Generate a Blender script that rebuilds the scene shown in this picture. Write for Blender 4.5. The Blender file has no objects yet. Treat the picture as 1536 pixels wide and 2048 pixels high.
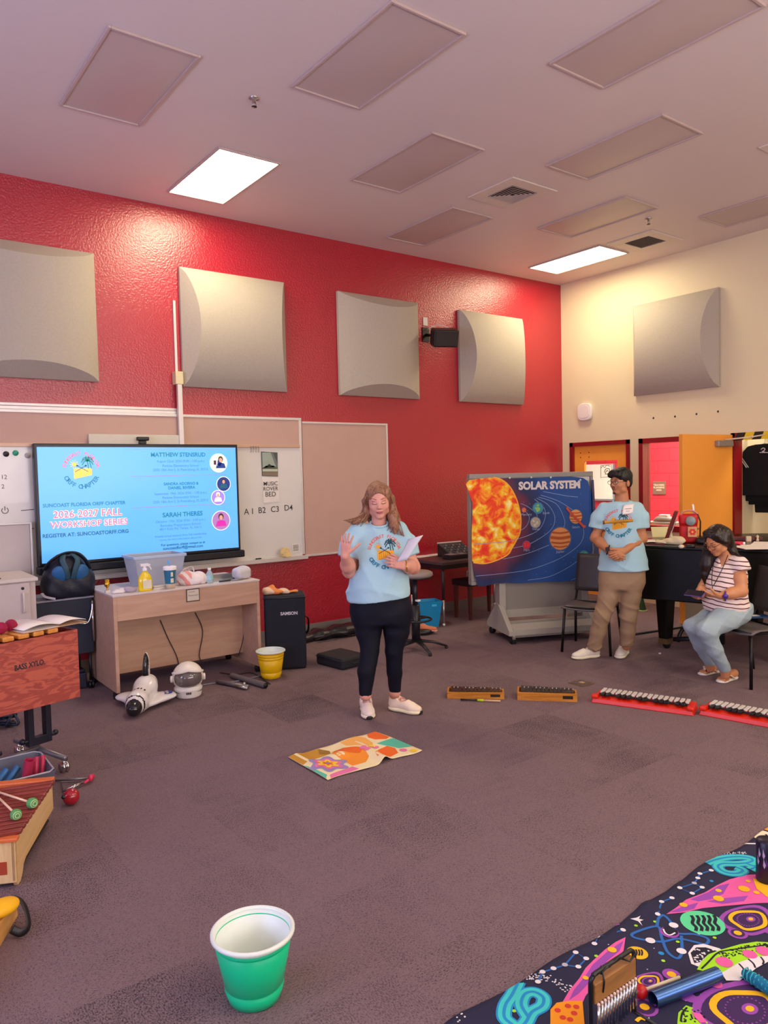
import bpy, math, random
import numpy as np
from mathutils import Matrix, Vector
from mathutils.bvhtree import BVHTree
random.seed(7)
S = bpy.context.scene
COL = S.collection
pi = math.pi
# ------------------------------------------------------------------ camera
FPX, YAW, PIT, ROL, EYE = 1500.0, .642, -.049, -.0236, 1.70
def cam_axes():
    f = Vector((math.sin(YAW)*math.cos(PIT), math.cos(YAW)*math.cos(PIT), math.sin(PIT)))
    r = Vector((math.cos(YAW), -math.sin(YAW), 0)); u = r.cross(f)
    return (math.cos(ROL)*r+math.sin(ROL)*u, -math.sin(ROL)*r+math.cos(ROL)*u, f)
AR, AU, AF = cam_axes()
cd = bpy.data.cameras.new('camera'); cam = bpy.data.objects.new('camera', cd); COL.objects.link(cam)
cd.sensor_fit = 'VERTICAL'; cd.sensor_height = 24; cd.lens = FPX/2048*24; cd.clip_start = .05
R3 = Matrix((AR, AU, -AF)).transposed()
cam.matrix_world = Matrix.Translation((0, 0, EYE)) @ R3.to_4x4()
S.camera = cam
# photo measurements -> real places (a sight line cut with a plane that stands in the room)
def ray(x, y): return AR*(x-768) - AU*(y-1024) + AF*FPX
def gz(x, y, z=0.0):
    d = ray(x, y); return Vector((0, 0, EYE)) + d*((z-EYE)/d.z)
def gy(x, y, Y):
    d = ray(x, y); return Vector((0, 0, EYE)) + d*(Y/d.y)
def gx(x, y, X):
    d = ray(x, y); return Vector((0, 0, EYE)) + d*(X/d.x)
# ------------------------------------------------------------------ view and light
S.view_settings.view_transform = 'Standard'; S.view_settings.look = 'None'
S.view_settings.exposure = 0.08; S.view_settings.gamma = 1.0; S.view_settings.use_curve_mapping = False
D, XW, ZC = 6.93, 8.33, 4.27      # red wall, cream wall, ceiling
XL, YR = -3.2, -3.0               # left and rear walls (behind the camera)
W = bpy.data.worlds.new('world'); S.world = W; W.use_nodes = True
W.node_tree.nodes['Background'].inputs[0].default_value = (.62, .75, 1, 1)
W.node_tree.nodes['Background'].inputs[1].default_value = 1.0
def area(name, loc, rot, sx, sy, power, color):
    l = bpy.data.lights.new(name, 'AREA'); l.shape = 'RECTANGLE'; l.size = sx; l.size_y = sy
    l.energy = power; l.color = color
    o = bpy.data.objects.new(name, l); COL.objects.link(o); o.location = loc; o.rotation_euler = rot
    return o
# left window daylight and added rear fill, both tilted up to brighten the ceiling
area('window_fill', (XL+.14, 2.6, 1.9), (0, -pi/2-.50, 0), 1.9, 4.6, 190, (.56, .58, 1.0))
area('window_fill', (2.4, YR+.14, 2.1), (pi/2+.80, 0, 0), 7.0, 2.2, 330, (1.0, .86, .84))
PANEL_GLOW = 24.0
PANEL_COL = (1.0, .93, .74)
# light in the rooms beyond the doorways
area('corridor_light', (9.7, 5.9, 3.0), (0, 0, 0), .9, 1.8, 230, (1.0, .9, .8))
area('closet_light', (9.0, 3.6, 2.6), (0, 0, 0), .5, 1.2, 22, (1.0, .9, .75))
# ------------------------------------------------------------------ materials
def lin(c):
    if isinstance(c, str): c = [int(c[i:i+2], 16) for i in (0, 2, 4)]
    return tuple(((v/255+.055)/1.055)**2.4 if v/255 > .04045 else v/255/12.92 for v in c)
MATS = {}
def mat(name, c, rough=.6, metal=0.0, var=.06, scale=12, bump=0.0, bscale=80, emit=None, alpha=1, trans=0, coat=0, spec=.5):
    if name in MATS: return MATS[name]
    m = bpy.data.materials.new(name); m.use_nodes = True; nt = m.node_tree; N = nt.nodes; b = N['Principled BSDF']
    c = lin(c)
    tc = N.new('ShaderNodeTexCoord')
    nz = N.new('ShaderNodeTexNoise'); nz.inputs['Scale'].default_value = scale; nz.inputs['Detail'].default_value = 4
    nt.links.new(tc.outputs['Object'], nz.inputs['Vector'])
    mx = N.new('ShaderNodeMix'); mx.data_type = 'RGBA'
    mx.inputs[6].default_value = tuple(max(0, v*(1-var)) for v in c)+(1,)
    mx.inputs[7].default_value = tuple(min(1, v*(1+var)) for v in c)+(1,)
    nt.links.new(nz.outputs[0], mx.inputs[0]); nt.links.new(mx.outputs[2], b.inputs['Base Color'])
    b.inputs['Roughness'].default_value = rough; b.inputs['Metallic'].default_value = metal
    b.inputs['Specular IOR Level'].default_value = spec
    if coat: b.inputs['Coat Weight'].default_value = coat
    if trans: b.inputs['Transmission Weight'].default_value = trans; b.inputs['IOR'].default_value = 1.2
    if alpha < 1: b.inputs['Alpha'].default_value = alpha
    if bump:
        n2 = N.new('ShaderNodeTexNoise'); n2.inputs['Scale'].default_value = bscale; n2.inputs['Detail'].default_value = 3
        nt.links.new(tc.outputs['Object'], n2.inputs['Vector'])
        bp = N.new('ShaderNodeBump'); bp.inputs['Strength'].default_value = bump; bp.inputs['Distance'].default_value = .01
        nt.links.new(n2.outputs[0], bp.inputs['Height']); nt.links.new(bp.outputs[0], b.inputs['Normal'])
    if emit:
        nt.links.new(mx.outputs[2], b.inputs['Emission Color']); b.inputs['Emission Strength'].default_value = emit
    MATS[name] = m; return m
def wood(name, c1, c2, axis='X', scale=3.0, rough=.45, stretch=9):
    if name in MATS: return MATS[name]
    m = bpy.data.materials.new(name); m.use_nodes = True; nt = m.node_tree; N = nt.nodes; b = N['Principled BSDF']
    tc = N.new('ShaderNodeTexCoord'); mp = N.new('ShaderNodeMapping')
    s = {'X': (1, stretch, stretch), 'Y': (stretch, 1, stretch), 'Z': (stretch, stretch, 1)}[axis]
    mp.inputs['Scale'].default_value = s
    nz = N.new('ShaderNodeTexNoise'); nz.inputs['Scale'].default_value = scale; nz.inputs['Detail'].default_value = 5; nz.inputs['Distortion'].default_value = 1.2
    cr = N.new('ShaderNodeValToRGB'); cr.color_ramp.elements[0].position = .38; cr.color_ramp.elements[1].position = .62
    cr.color_ramp.elements[0].color = lin(c1)+(1,); cr.color_ramp.elements[1].color = lin(c2)+(1,)
    L = nt.links.new
    L(tc.outputs['Object'], mp.inputs[0]); L(mp.outputs[0], nz.inputs['Vector']); L(nz.outputs[0], cr.inputs[0]); L(cr.outputs[0], b.inputs['Base Color'])
    b.inputs['Roughness'].default_value = rough
    MATS[name] = m; return m
# ------------------------------------------------------------------ mesh builder
class MB:
    def __init__(s): s.v = []; s.f = []; s.m = []; s.s = []; s.T = Matrix()
    def add(s, vs, fs, mi=0, sm=False):
        o = len(s.v); s.v += [tuple(s.T @ Vector(v)) for v in vs]
        for f in fs: s.f.append([i+o for i in f]); s.m.append(mi); s.s.append(sm)
        return s
    def bx(s, lo, hi, mi=0):
        x0, y0, z0 = lo; x1, y1, z1 = hi
        return s.add([(x0,y0,z0),(x1,y0,z0),(x1,y1,z0),(x0,y1,z0),(x0,y0,z1),(x1,y0,z1),(x1,y1,z1),(x0,y1,z1)],
              [(0,3,2,1),(4,5,6,7),(0,1,5,4),(1,2,6,5),(2,3,7,6),(3,0,4,7)], mi)
    def cb(s, c, sz, mi=0, rot=None):
        h = Vector(sz)/2; T = s.T
        if rot is not None: s.T = T @ Matrix.Translation(c) @ rot.to_4x4(); s.bx(-h, h, mi); s.T = T
        else: s.bx(Vector(c)-h, Vector(c)+h, mi)
        return s
    def tube(s, pts, r, mi=0, n=10, cap=True, flat=1.0, closed=False):
        pts = [Vector(p) for p in pts]; k = len(pts)
        rs = list(r) if hasattr(r, '__len__') else [r]*k
        vs = []; fs = []; up = None
        for i, p in enumerate(pts):
            if closed: t = pts[(i+1) % k]-pts[i-1]
            else: t = pts[min(i+1, k-1)]-pts[max(i-1, 0)]
            if t.length < 1e-9: t = Vector((0,0,1))
            t.normalize()
            if up is None: up = Vector((0,0,1)) if abs(t.z) < .9 else Vector((1,0,0))
            a = t.cross(up)
            if a.length < 1e-4: a = t.orthogonal()
            a.normalize(); b = a.cross(t).normalized(); up = b
            for j in range(n):
                w = 2*pi*j/n; vs.append(p + a*math.cos(w)*rs[i] + b*math.sin(w)*rs[i]*flat)
        for i in range(k if closed else k-1):
            for j in range(n):
                a0 = i*n+j; a1 = i*n+(j+1) % n; i2 = (i+1) % k
                fs.append((a0, a1, i2*n+(j+1) % n, i2*n+j))
        if cap and not closed: fs.append(tuple(range(n))[::-1]); fs.append(tuple((k-1)*n+j for j in range(n)))
        return s.add(vs, fs, mi, True)
    def rod(s, a, b, r, mi=0, n=12, r2=None): return s.tube([a, b], [r, r if r2 is None else r2], mi, n)
    def lathe(s, prof, c=(0,0,0), mi=0, n=32, rot=None, a0=0, a1=2*pi, sm=True):
        T = s.T; s.T = T @ Matrix.Translation(c) @ (rot.to_4x4() if rot is not None else Matrix())
        vs = []; fs = []; full = abs(a1-a0-2*pi) < 1e-6; m = n if full else n+1
        for (r, z) in prof:
            for j in range(m):
                w = a0+(a1-a0)*j/n; vs.append((r*math.cos(w), r*math.sin(w), z))
        for i in range(len(prof)-1):
            for j in range(n):
                j2 = (j+1) % m; fs.append((i*m+j, i*m+j2, (i+1)*m+j2, (i+1)*m+j))
        s.add(vs, fs, mi, sm); s.T = T; return s
    def ball(s, c, r, mi=0, n=16, rot=None):
        r = r if hasattr(r, '__len__') else (r, r, r)
        T = s.T; s.T = T @ Matrix.Translation(c) @ (rot.to_4x4() if rot is not None else Matrix()) @ Matrix.Diagonal((r[0], r[1], r[2], 1))
        k = n//2; s.lathe([(max(1e-4, math.sin(pi*i/k)), -math.cos(pi*i/k)) for i in range(k+1)], mi=mi, n=n); s.T = T; return s
    def prism(s, poly, z0, z1, mi=0, sm=False):
        n = len(poly); vs = [(p[0], p[1], z0) for p in poly]+[(p[0], p[1], z1) for p in poly]
        ar = sum(poly[i][0]*poly[(i+1) % n][1]-poly[(i+1) % n][0]*poly[i][1] for i in range(n))
        r = list(range(n))
        if ar < 0: r = r[::-1]
        s.add(vs, [tuple(r[::-1]), tuple(i+n for i in r)]+[], mi)
        o = len(s.v)-2*n
        for i in range(n):
            a, b = r[i], r[(i+1) % n]; s.f.append([o+a, o+b, o+b+n, o+a+n]); s.m.append(mi); s.s.append(sm)
        return s
    def grid(s, fn, nu, nv, mi=0, sm=True, closed=False):
        vs = [fn(i/nu, j/nv) for i in range(nu+1) for j in range(nv+1)]
        return s.add(vs, [(i*(nv+1)+j, (i+1)*(nv+1)+j, (i+1)*(nv+1)+j+1, i*(nv+1)+j+1) for i in range(nu) for j in range(nv)], mi, sm)
    def build(s, name, mats, parent=None, loc=(0,0,0), rotz=0, bevel=0, subd=0, solid=0):
        me = bpy.data.meshes.new(name); me.from_pydata(s.v, [], s.f)
        mats = mats if isinstance(mats, (list, tuple)) else [mats]
        for m in mats: me.materials.append(m)
        me.polygons.foreach_set('material_index', s.m); me.polygons.foreach_set('use_smooth', s.s); me.update()
        o = bpy.data.objects.new(name, me); COL.objects.link(o); o.location = loc; o.rotation_euler = (0, 0, rotz)
        if parent is not None: o.parent = parent
        if solid:
            md = o.modifiers.new('solid', 'SOLIDIFY'); md.thickness = solid; md.offset = 0
        if bevel:
            md = o.modifiers.new('bevel', 'BEVEL'); md.width = bevel; md.segments = 2; md.limit_method = 'ANGLE'; md.angle_limit = .6
        if subd:
            md = o.modifiers.new('sub', 'SUBSURF'); md.levels = subd; md.render_levels = subd
        return o
def tag(o, label=None, cat=None, group=None, kind=None):
    if label: o['label'] = label
    if cat: o['category'] = cat
    if group: o['group'] = group
    if kind: o['kind'] = kind
    return o
def thing(name, label, cat, loc=(0,0,0), rotz=0, group=None, rot=None):
    o = bpy.data.objects.new(name, None); COL.objects.link(o); o.location = loc; o.rotation_euler = rot if rot else (0, 0, rotz)
    o.empty_display_size = .1
    return tag(o, label, cat, group)
def struct(name, mb, mats, parent=None, **k):
    o = mb.build(name, mats, parent, **k)
    if parent is None: o['kind'] = 'structure'
    return o
def copy_tree(o, parent=None):
    c = o.copy(); COL.objects.link(c); c.parent = parent
    for ch in [q for q in bpy.data.objects if q.parent == o]: copy_tree(ch, c)
    return c
def Rz(a): return Matrix.Rotation(a, 3, 'Z')
def Rx(a): return Matrix.Rotation(a, 3, 'X')
def Ry(a): return Matrix.Rotation(a, 3, 'Y')
def M4(loc, rot=None):
    return Matrix.Translation(loc) @ (rot.to_4x4() if rot is not None else Matrix())
# flat lettering and drawing: every shape is a list of 2-D polygons laid through a map onto its surface
def text2d(t, size=1.0, align='CENTER', bold=0.0, spacing=1.0, maxw=None):
    c = bpy.data.curves.new('t', 'FONT'); c.body = t; c.size = size; c.align_x = align; c.offset = bold*size; c.space_character = spacing
    c.resolution_u = 3; c.fill_mode = 'FRONT'
    o = bpy.data.objects.new('t', c); COL.objects.link(o)
    bpy.context.view_layer.update()
    me = bpy.data.meshes.new_from_object(o.evaluated_get(bpy.context.evaluated_depsgraph_get()))
    vs = [(v.co.x, v.co.y) for v in me.vertices]; fs = [tuple(p.vertices) for p in me.polygons]
    bpy.data.objects.remove(o); bpy.data.curves.remove(c); bpy.data.meshes.remove(me)
    if maxw and vs:
        w = max(v[0] for v in vs)-min(v[0] for v in vs)
        if w > maxw: vs = [(v[0]*maxw/w, v[1]) for v in vs]
    return vs, fs
class Print:
    """flat printed marks: fn(u, v, layer) -> 3-D point"""
    def __init__(s, fn): s.fn = fn; s.mb = MB(); s.k = 0
    def put(s, vs, fs, mi, k=None):
        kk = s.k if k is None else k
        s.mb.add([s.fn(x, y, kk) for x, y in vs], fs, mi)
    def text(s, t, x, y, size, mi, k=1, ang=0, **kw):
        vs, fs = text2d(t, size, **kw); ca, sa = math.cos(ang), math.sin(ang)
        s.put([(x+a*ca-b*sa, y+a*sa+b*ca) for a, b in vs], fs, mi, k)
    def arc(s, t, cx, cy, r, size, mi, a_mid, step, k=1, bold=0.0, inward=False):
        n = len(t)
        for i, ch in enumerate(t):
            if ch == ' ': continue
            a = a_mid + (i-(n-1)/2)*step*(1 if inward else -1)
            vs, fs = text2d(ch, size, bold=bold)
            rot = a-pi/2 if not inward else a+pi/2
            ca, sa = math.cos(rot), math.sin(rot); x0, y0 = cx+r*math.cos(a), cy+r*math.sin(a)
            s.put([(x0+p*ca-q*sa, y0+p*sa+q*ca) for p, q in vs], fs, mi, k)
    def poly(s, pts, mi, k=0, fine=0):
        from mathutils.geometry import tessellate_polygon, delaunay_2d_cdt
        if fine:
            xs = [p[0] for p in pts]; ys = [p[1] for p in pts]; extra = []
            pp = []
            for i, p in enumerate(pts):
                q = pts[(i+1) % len(pts)]; L = math.hypot(q[0]-p[0], q[1]-p[1]); n = max(1, int(L/fine))
                for j in range(n): pp.append(Vector((p[0]+(q[0]-p[0])*j/n, p[1]+(q[1]-p[1])*j/n)))
            n0 = len(pp)
            gx_ = np.arange(min(xs)+fine/2, max(xs), fine); gy_ = np.arange(min(ys)+fine/2, max(ys), fine)
            for a in gx_:
                for b in gy_:
                    pp.append(Vector((a, b)))
            r = delaunay_2d_cdt(pp, [(i, (i+1) % n0) for i in range(n0)], [list(range(n0))], 1, 1e-6)
            s.put([(v.x, v.y) for v in r[0]], [tuple(f) for f in r[2]], mi, k)
        else:
            tr = tessellate_polygon([[Vector((p[0], p[1], 0)) for p in pts]])
            s.put(pts, [tuple(t) for t in tr], mi, k)
    def disc(s, cx, cy, rx, ry, mi, k=0, n=20, ang=0):
        ca, sa = math.cos(ang), math.sin(ang)
        pts = [(cx+rx*math.cos(2*pi*i/n)*ca-ry*math.sin(2*pi*i/n)*sa, cy+rx*math.cos(2*pi*i/n)*sa+ry*math.sin(2*pi*i/n)*ca) for i in range(n)]
        s.put([(cx, cy)]+pts, [(0, i+1, (i+1) % n+1) for i in range(n)], mi, k)
    def line(s, pts, w, mi, k=0, closed=False):
        n = len(pts); P = [Vector(p) for p in pts]; vs = []; ws = w if hasattr(w, '__len__') else [w]*n
        for i in range(n):
            a = P[i-1] if (i > 0 or closed) else P[i]; b = P[(i+1) % n] if (i < n-1 or closed) else P[i]
            t = b-a; t = t.normalized() if t.length > 1e-9 else Vector((1, 0)); nn = Vector((-t.y, t.x))*ws[i]/2
            vs += [tuple(P[i]+nn), tuple(P[i]-nn)]
        fs = [(2*i, 2*i+1, (2*i+3) % (2*n), (2*i+2) % (2*n)) for i in range(n if closed else n-1)]
        s.put(vs, fs, mi, k)
    def rect(s, x0, y0, x1, y1, mi, k=0): s.put([(x0,y0),(x1,y0),(x1,y1),(x0,y1)], [(0,1,2,3)], mi, k)
def smooth_line(pts, n=6, closed=False):
    P = [Vector(p) for p in pts]; m = len(P); out = []
    rng = range(m) if closed else range(m-1)
    for i in rng:
        g = (lambda j: P[j % m]) if closed else (lambda j: P[max(0, min(m-1, j))])
        a, b, c, d = g(i-1), g(i), g(i+1), g(i+2)
        for j in range(n):
            t = j/n; out.append(((b*2)+(c-a)*t+(a*2-b*5+c*4-d)*t*t+(b*3-a-c*3+d)*t*t*t)*.5)
    if not closed: out.append(P[-1])
    return out
def gplane(x, y, P0, n):
    d = ray(x, y); P0 = Vector(P0); n = Vector(n); o = Vector((0, 0, EYE))
    return o + d*((P0-o).dot(n)/d.dot(n))
# ------------------------------------------------------------------ soft bodies: one continuous skin grown round a set of masses
class Blob:
    def __init__(s, k=.02): s.p = []; s.k = k; s.cut = []; s.warp = None
    def cap(s, a, b, ra, rb=None, k=None, sc=None): s.p.append(('c', np.array(a, float), np.array(b, float), ra, ra if rb is None else rb, s.k if k is None else k, sc)); return s
    def chain(s, pts, rs, k=None, sc=None):
        for i in range(len(pts)-1): s.cap(pts[i], pts[i+1], rs[i], rs[i+1], k, sc)
        return s
    def ell(s, c, r, rot=None, k=None): s.p.append(('e', np.array(c, float), np.array(r, float), np.array(rot) if rot is not None else np.eye(3), 0, s.k if k is None else k, None)); return s
    def box(s, c, h, r=.01, rot=None, k=None): s.p.append(('b', np.array(c, float), np.array(h, float), np.array(rot) if rot is not None else np.eye(3), r, s.k if k is None else k, None)); return s
    def stack(s, rows, k=None, e=2.0, cap=.02):
        """rows: (z, cx, cy, rx, ry)"""
        s.p.append(('s', np.array(rows, float), e, None, cap, s.k if k is None else k, None)); return s
    def bounds(s, q):
        if q[0] == 'c':
            r = max(q[3], q[4]); r = r*(max(1, *q[6]) if q[6] else 1); return np.minimum(q[1], q[2])-r, np.maximum(q[1], q[2])+r
        if q[0] in 'eb': r = np.linalg.norm(q[2]) if q[0] == 'b' else q[2].max(); return q[1]-r-.01, q[1]+r+.01
        R = q[1]; return np.array([(R[:, 1]-R[:, 3]).min(), (R[:, 2]-R[:, 4]).min(), R[:, 0].min()]), np.array([(R[:, 1]+R[:, 3]).max(), (R[:, 2]+R[:, 4]).max(), R[:, 0].max()])
    def mesh(s, h, disp=None, clipz=None):
        lo = np.min([s.bounds(q)[0] for q in s.p], 0)-.03; hi = np.max([s.bounds(q)[1] for q in s.p], 0)+.03
        n = np.ceil((hi-lo)/h).astype(int)+1; F = np.full(n, .06, np.float32)
        ax = [lo[i]+h*np.arange(n[i]) for i in range(3)]
        for q in s.p:
            a, b = s.bounds(q); m = .06+q[5]
            i0 = np.maximum(0, ((a-m-lo)/h).astype(int)); i1 = np.minimum(n, ((b+m-lo)/h).astype(int)+2)
            X, Y, Z = np.meshgrid(ax[0][i0[0]:i1[0]], ax[1][i0[1]:i1[1]], ax[2][i0[2]:i1[2]], indexing='ij')
            if q[0] == 'c':
                ab = q[2]-q[1]; L = ab.dot(ab)+1e-12; px, py, pz = X-q[1][0], Y-q[1][1], Z-q[1][2]
                t = np.clip((px*ab[0]+py*ab[1]+pz*ab[2])/L, 0, 1); dx, dy, dz = px-t*ab[0], py-t*ab[1], pz-t*ab[2]
                if q[6]: dx = dx/q[6][0]; dy = dy/q[6][1]; dz = dz/q[6][2]
                d = np.sqrt(dx*dx+dy*dy+dz*dz)-(q[3]+t*(q[4]-q[3]))
            elif q[0] in 'eb':
                R = q[3]; P = [X-q[1][0], Y-q[1][1], Z-q[1][2]]; l = [sum(R[j][i]*P[j] for j in range(3)) for i in range(3)]
                if q[0] == 'e':
                    k0 = np.sqrt(sum((l[i]/q[2][i])**2 for i in range(3))); k1 = np.sqrt(sum((l[i]/q[2][i]**2)**2 for i in range(3)))+1e-9; d = k0*(k0-1)/k1
                else:
                    e = [np.abs(l[i])-(q[2][i]-q[4]) for i in range(3)]
                    d = np.sqrt(sum(np.maximum(v, 0)**2 for v in e))+np.minimum(np.maximum(np.maximum(e[0], e[1]), e[2]), 0)-q[4]
            else:
                R = q[1]; o = np.argsort(R[:, 0]); R = R[o]; e = q[2]
                def ip(c): # smooth interpolation
                    return np.interp(Z, R[:, 0], R[:, c])
                cx, cy, rx, ry = ip(1), ip(2), ip(3), ip(4)
                rr = ((np.abs(X-cx)/rx)**e+(np.abs(Y-cy)/ry)**e)**(1/e)
                d = (rr-1)*np.minimum(rx, ry); d = np.where(rr > 1, (rr-1)/rr*np.sqrt((X-cx)**2+(Y-cy)**2), d)
                zz = np.maximum(R[0, 0]-Z, Z-R[-1, 0])
                c = q[4]; d = np.maximum(d, zz) if c <= 0 else np.where((zz > -c), np.sqrt(np.maximum(d+c, 0)**2+np.maximum(zz+c, 0)**2)-c+np.minimum(np.maximum(d+c, zz+c), 0), d)
            sub = F[i0[0]:i1[0], i0[1]:i1[1], i0[2]:i1[2]]; k = max(q[5], 1e-5)
            hh = np.maximum(k-np.abs(sub-d), 0)/k; sub[...] = np.minimum(sub, d)-hh*hh*k*.25
        X, Y, Z = np.meshgrid(*ax, indexing='ij')
        if disp is not None: F = F+disp(X, Y, Z).astype(np.float32)
        for fn in s.cut: F = np.maximum(F, fn(X, Y, Z).astype(np.float32))
        return surfnet(F, lo, h)
def surfnet(F, lo, h):
    ins = F < 0; n = F.shape
    C = np.zeros((n[0]-1, n[1]-1, n[2]-1), np.int8)
    for i in (0, 1):
        for j in (0, 1):
            for k in (0, 1): C += ins[i:n[0]-1+i, j:n[1]-1+j, k:n[2]-1+k]
    idx = np.argwhere((C > 0) & (C < 8)); I = -np.ones(C.shape, int); I[tuple(idx.T)] = np.arange(len(idx))
    acc = np.zeros((len(idx), 3)); cnt = np.zeros(len(idx))
    cor = [(i, j, k) for i in (0, 1) for j in (0, 1) for k in (0, 1)]
    val = {c: F[idx[:, 0]+c[0], idx[:, 1]+c[1], idx[:, 2]+c[2]] for c in cor}
    for a in cor:
        for ax in range(3):
            if a[ax]: continue
            b = list(a); b[ax] = 1; b = tuple(b); m = (val[a] < 0) != (val[b] < 0)
            t = np.where(m, val[a]/(val[a]-val[b]+1e-12), 0)
            p = np.tile(np.array(a, float), (len(idx), 1)); p[:, ax] += t
            acc += p*m[:, None]; cnt += m
    V = lo+h*(idx+acc/np.maximum(cnt, 1)[:, None]); fs = []
    for ax in range(3):
        u, v = (ax+1) % 3, (ax+2) % 3
        sl0 = [slice(None)]*3; sl1 = [slice(None)]*3; sl0[ax] = slice(0, -1); sl1[ax] = slice(1, None)
        ch = ins[tuple(sl0)] != ins[tuple(sl1)]; e = np.argwhere(ch)
        e = e[(e[:, u] > 0) & (e[:, v] > 0) & (e[:, u] < n[u]-1) & (e[:, v] < n[v]-1)]
        def cell(du, dv):
            q = e.copy(); q[:, u] += du; q[:, v] += dv; return I[q[:, 0], q[:, 1], q[:, 2]]
        q = np.stack([cell(-1, -1), cell(0, -1), cell(0, 0), cell(-1, 0)], 1)
        fl = ~ins[e[:, 0], e[:, 1], e[:, 2]]; q[fl] = q[fl][:, ::-1]; fs.append(q)
    f = np.concatenate(fs); f = f[(f >= 0).all(1)]
    return V, f
def blob_obj(name, vf, mats, parent=None, mi=None, loc=(0, 0, 0), rotz=0, smooth=0):
    V, f = vf; me = bpy.data.meshes.new(name)
    me.vertices.add(len(V)); me.vertices.foreach_set('co', np.asarray(V, np.float32).ravel())
    me.loops.add(f.size); me.loops.foreach_set('vertex_index', f.astype(np.int32).ravel())
    me.polygons.add(len(f)); me.polygons.foreach_set('loop_start', np.arange(0, f.size, 4, dtype=np.int32))
    try: me.polygons.foreach_set('loop_total', np.full(len(f), 4, np.int32))
    except Exception: pass
    me.update(calc_edges=True); me.validate()
    for m in (mats if isinstance(mats, (list, tuple)) else [mats]): me.materials.append(m)
    me.polygons.foreach_set('use_smooth', [True]*len(me.polygons))
    if mi is not None:
        c = V[f].mean(1); r = mi(c)
        if len(r) == len(me.polygons): me.polygons.foreach_set('material_index', r.astype(np.int32))
    o = bpy.data.objects.new(name, me); COL.objects.link(o); o.location = loc; o.rotation_euler = (0, 0, rotz)
    if parent is not None: o.parent = parent
    if smooth:
        md = o.modifiers.new('smooth', 'SMOOTH'); md.factor = .5; md.iterations = smooth
    return o
def rot_to(d):
    """3x3 (numpy) whose columns are a frame with z along d"""
    d = Vector(d).normalized(); return np.array(d.to_track_quat('Z', 'Y').to_matrix())
def eul(x, y, z): return np.array((Rz(z) @ Ry(y) @ Rx(x)))
# ================================================================== ROOM SHELL
def carpet():
    m = bpy.data.materials.new('carpet'); m.use_nodes = True; nt = m.node_tree; N = nt.nodes; L = nt.links.new; b = N['Principled BSDF']
    tc = N.new('ShaderNodeTexCoord'); sep = N.new('ShaderNodeSeparateXYZ'); L(tc.outputs['Object'], sep.inputs[0])
    def mth(op, a, v=None, w=None):
        n = N.new('ShaderNodeMath'); n.operation = op
        for i, q in enumerate((a, v, w)):
            if q is None: continue
            if isinstance(q, (int, float)): n.inputs[i].default_value = q
            else: L(q, n.inputs[i])
        return n.outputs[0]
    # carpet tiles 0.50 x 0.50 with the run of the yarn turned from tile to tile
    fx = mth('FLOOR', mth('DIVIDE', sep.outputs[0], .50)); fy = mth('FLOOR', mth('DIVIDE', sep.outputs[1], .50))
    par = mth('FLOORED_MODULO', mth('ADD', fx, fy), 2)
    cmb = N.new('ShaderNodeCombineXYZ'); L(fx, cmb.inputs[0]); L(fy, cmb.inputs[1])
    wn = N.new('ShaderNodeTexWhiteNoise'); wn.noise_dimensions = '3D'; L(cmb.outputs[0], wn.inputs['Vector'])
    def noise(sc, det=3, vec=None):
        n = N.new('ShaderNodeTexNoise'); n.inputs['Scale'].default_value = sc; n.inputs['Detail'].default_value = det
        L(vec if vec is not None else tc.outputs['Object'], n.inputs['Vector']); return n.outputs[0]
    def stretch(s):
        mp = N.new('ShaderNodeMapping'); mp.inputs['Scale'].default_value = s; L(tc.outputs['Object'], mp.inputs[0]); return mp.outputs[0]
    nx = noise(5, 3, stretch((1, 3, 1))); ny = noise(5, 3, stretch((3, 1, 1)))
    st = N.new('ShaderNodeMix'); L(par, st.inputs[0]); L(nx, st.inputs[2]); L(ny, st.inputs[3])
    big = noise(1.1, 3); fine = noise(170, 2)
    rx = noise(85, 2, stretch((1, 2.5, 1))); ry = noise(85, 2, stretch((2.5, 1, 1)))
    sf = N.new('ShaderNodeMix'); L(par, sf.inputs[0]); L(rx, sf.inputs[2]); L(ry, sf.inputs[3])
    tot = mth('ADD', mth('MULTIPLY', st.outputs[0], .22), mth('MULTIPLY', wn.outputs[0], .24))
    tot = mth('ADD', tot, mth('MULTIPLY', big, .45)); tot = mth('ADD', tot, mth('MULTIPLY', sf.outputs[0], 1.0)); tot = mth('ADD', tot, mth('MULTIPLY', fine, .7))
    cr = N.new('ShaderNodeValToRGB'); e = cr.color_ramp.elements
    e[0].position = .78; e[0].color = lin('40373f')+(1,); e[1].position = 1.33; e[1].color = lin('887276')+(1,)
    q = cr.color_ramp.elements.new(1.0); q.color = lin('574953')+(1,)
    div = mth('DIVIDE', mth('SUBTRACT', tot, .96), .70)
    e = cr.color_ramp.elements
    e[0].position = 0; e[1].position = .5; e[2].position = 1; 
    L(div, cr.inputs[0]); L(cr.outputs[0], b.inputs['Base Color']); b.inputs['Roughness'].default_value = .95; b.inputs['Specular IOR Level'].default_value = .15
    bp = N.new('ShaderNodeBump'); bp.inputs['Strength'].default_value = .5; bp.inputs['Distance'].default_value = .006
    L(mth('ADD', fine, sf.outputs[0]), bp.inputs['Height']); L(bp.outputs[0], b.inputs['Normal'])
    return m
M_RED = mat('red_wall_paint', 'aa0828', .30, var=.05, scale=2, bump=.45, bscale=60, spec=1.0)
M_CREAM = mat('cream_wall_paint', 'e3d3b0', .6, var=.03, scale=2, bump=.1, bscale=60)
M_CEIL = mat('ceiling_paint', 'dccdc8', .5, var=.03, scale=1.5, bump=.03, bscale=40)
M_DARKRED = mat('dark_red_frame_paint', '8c1018', .35)
M_GREYBASE = mat('grey_vinyl_base', '77706f', .5)
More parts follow.
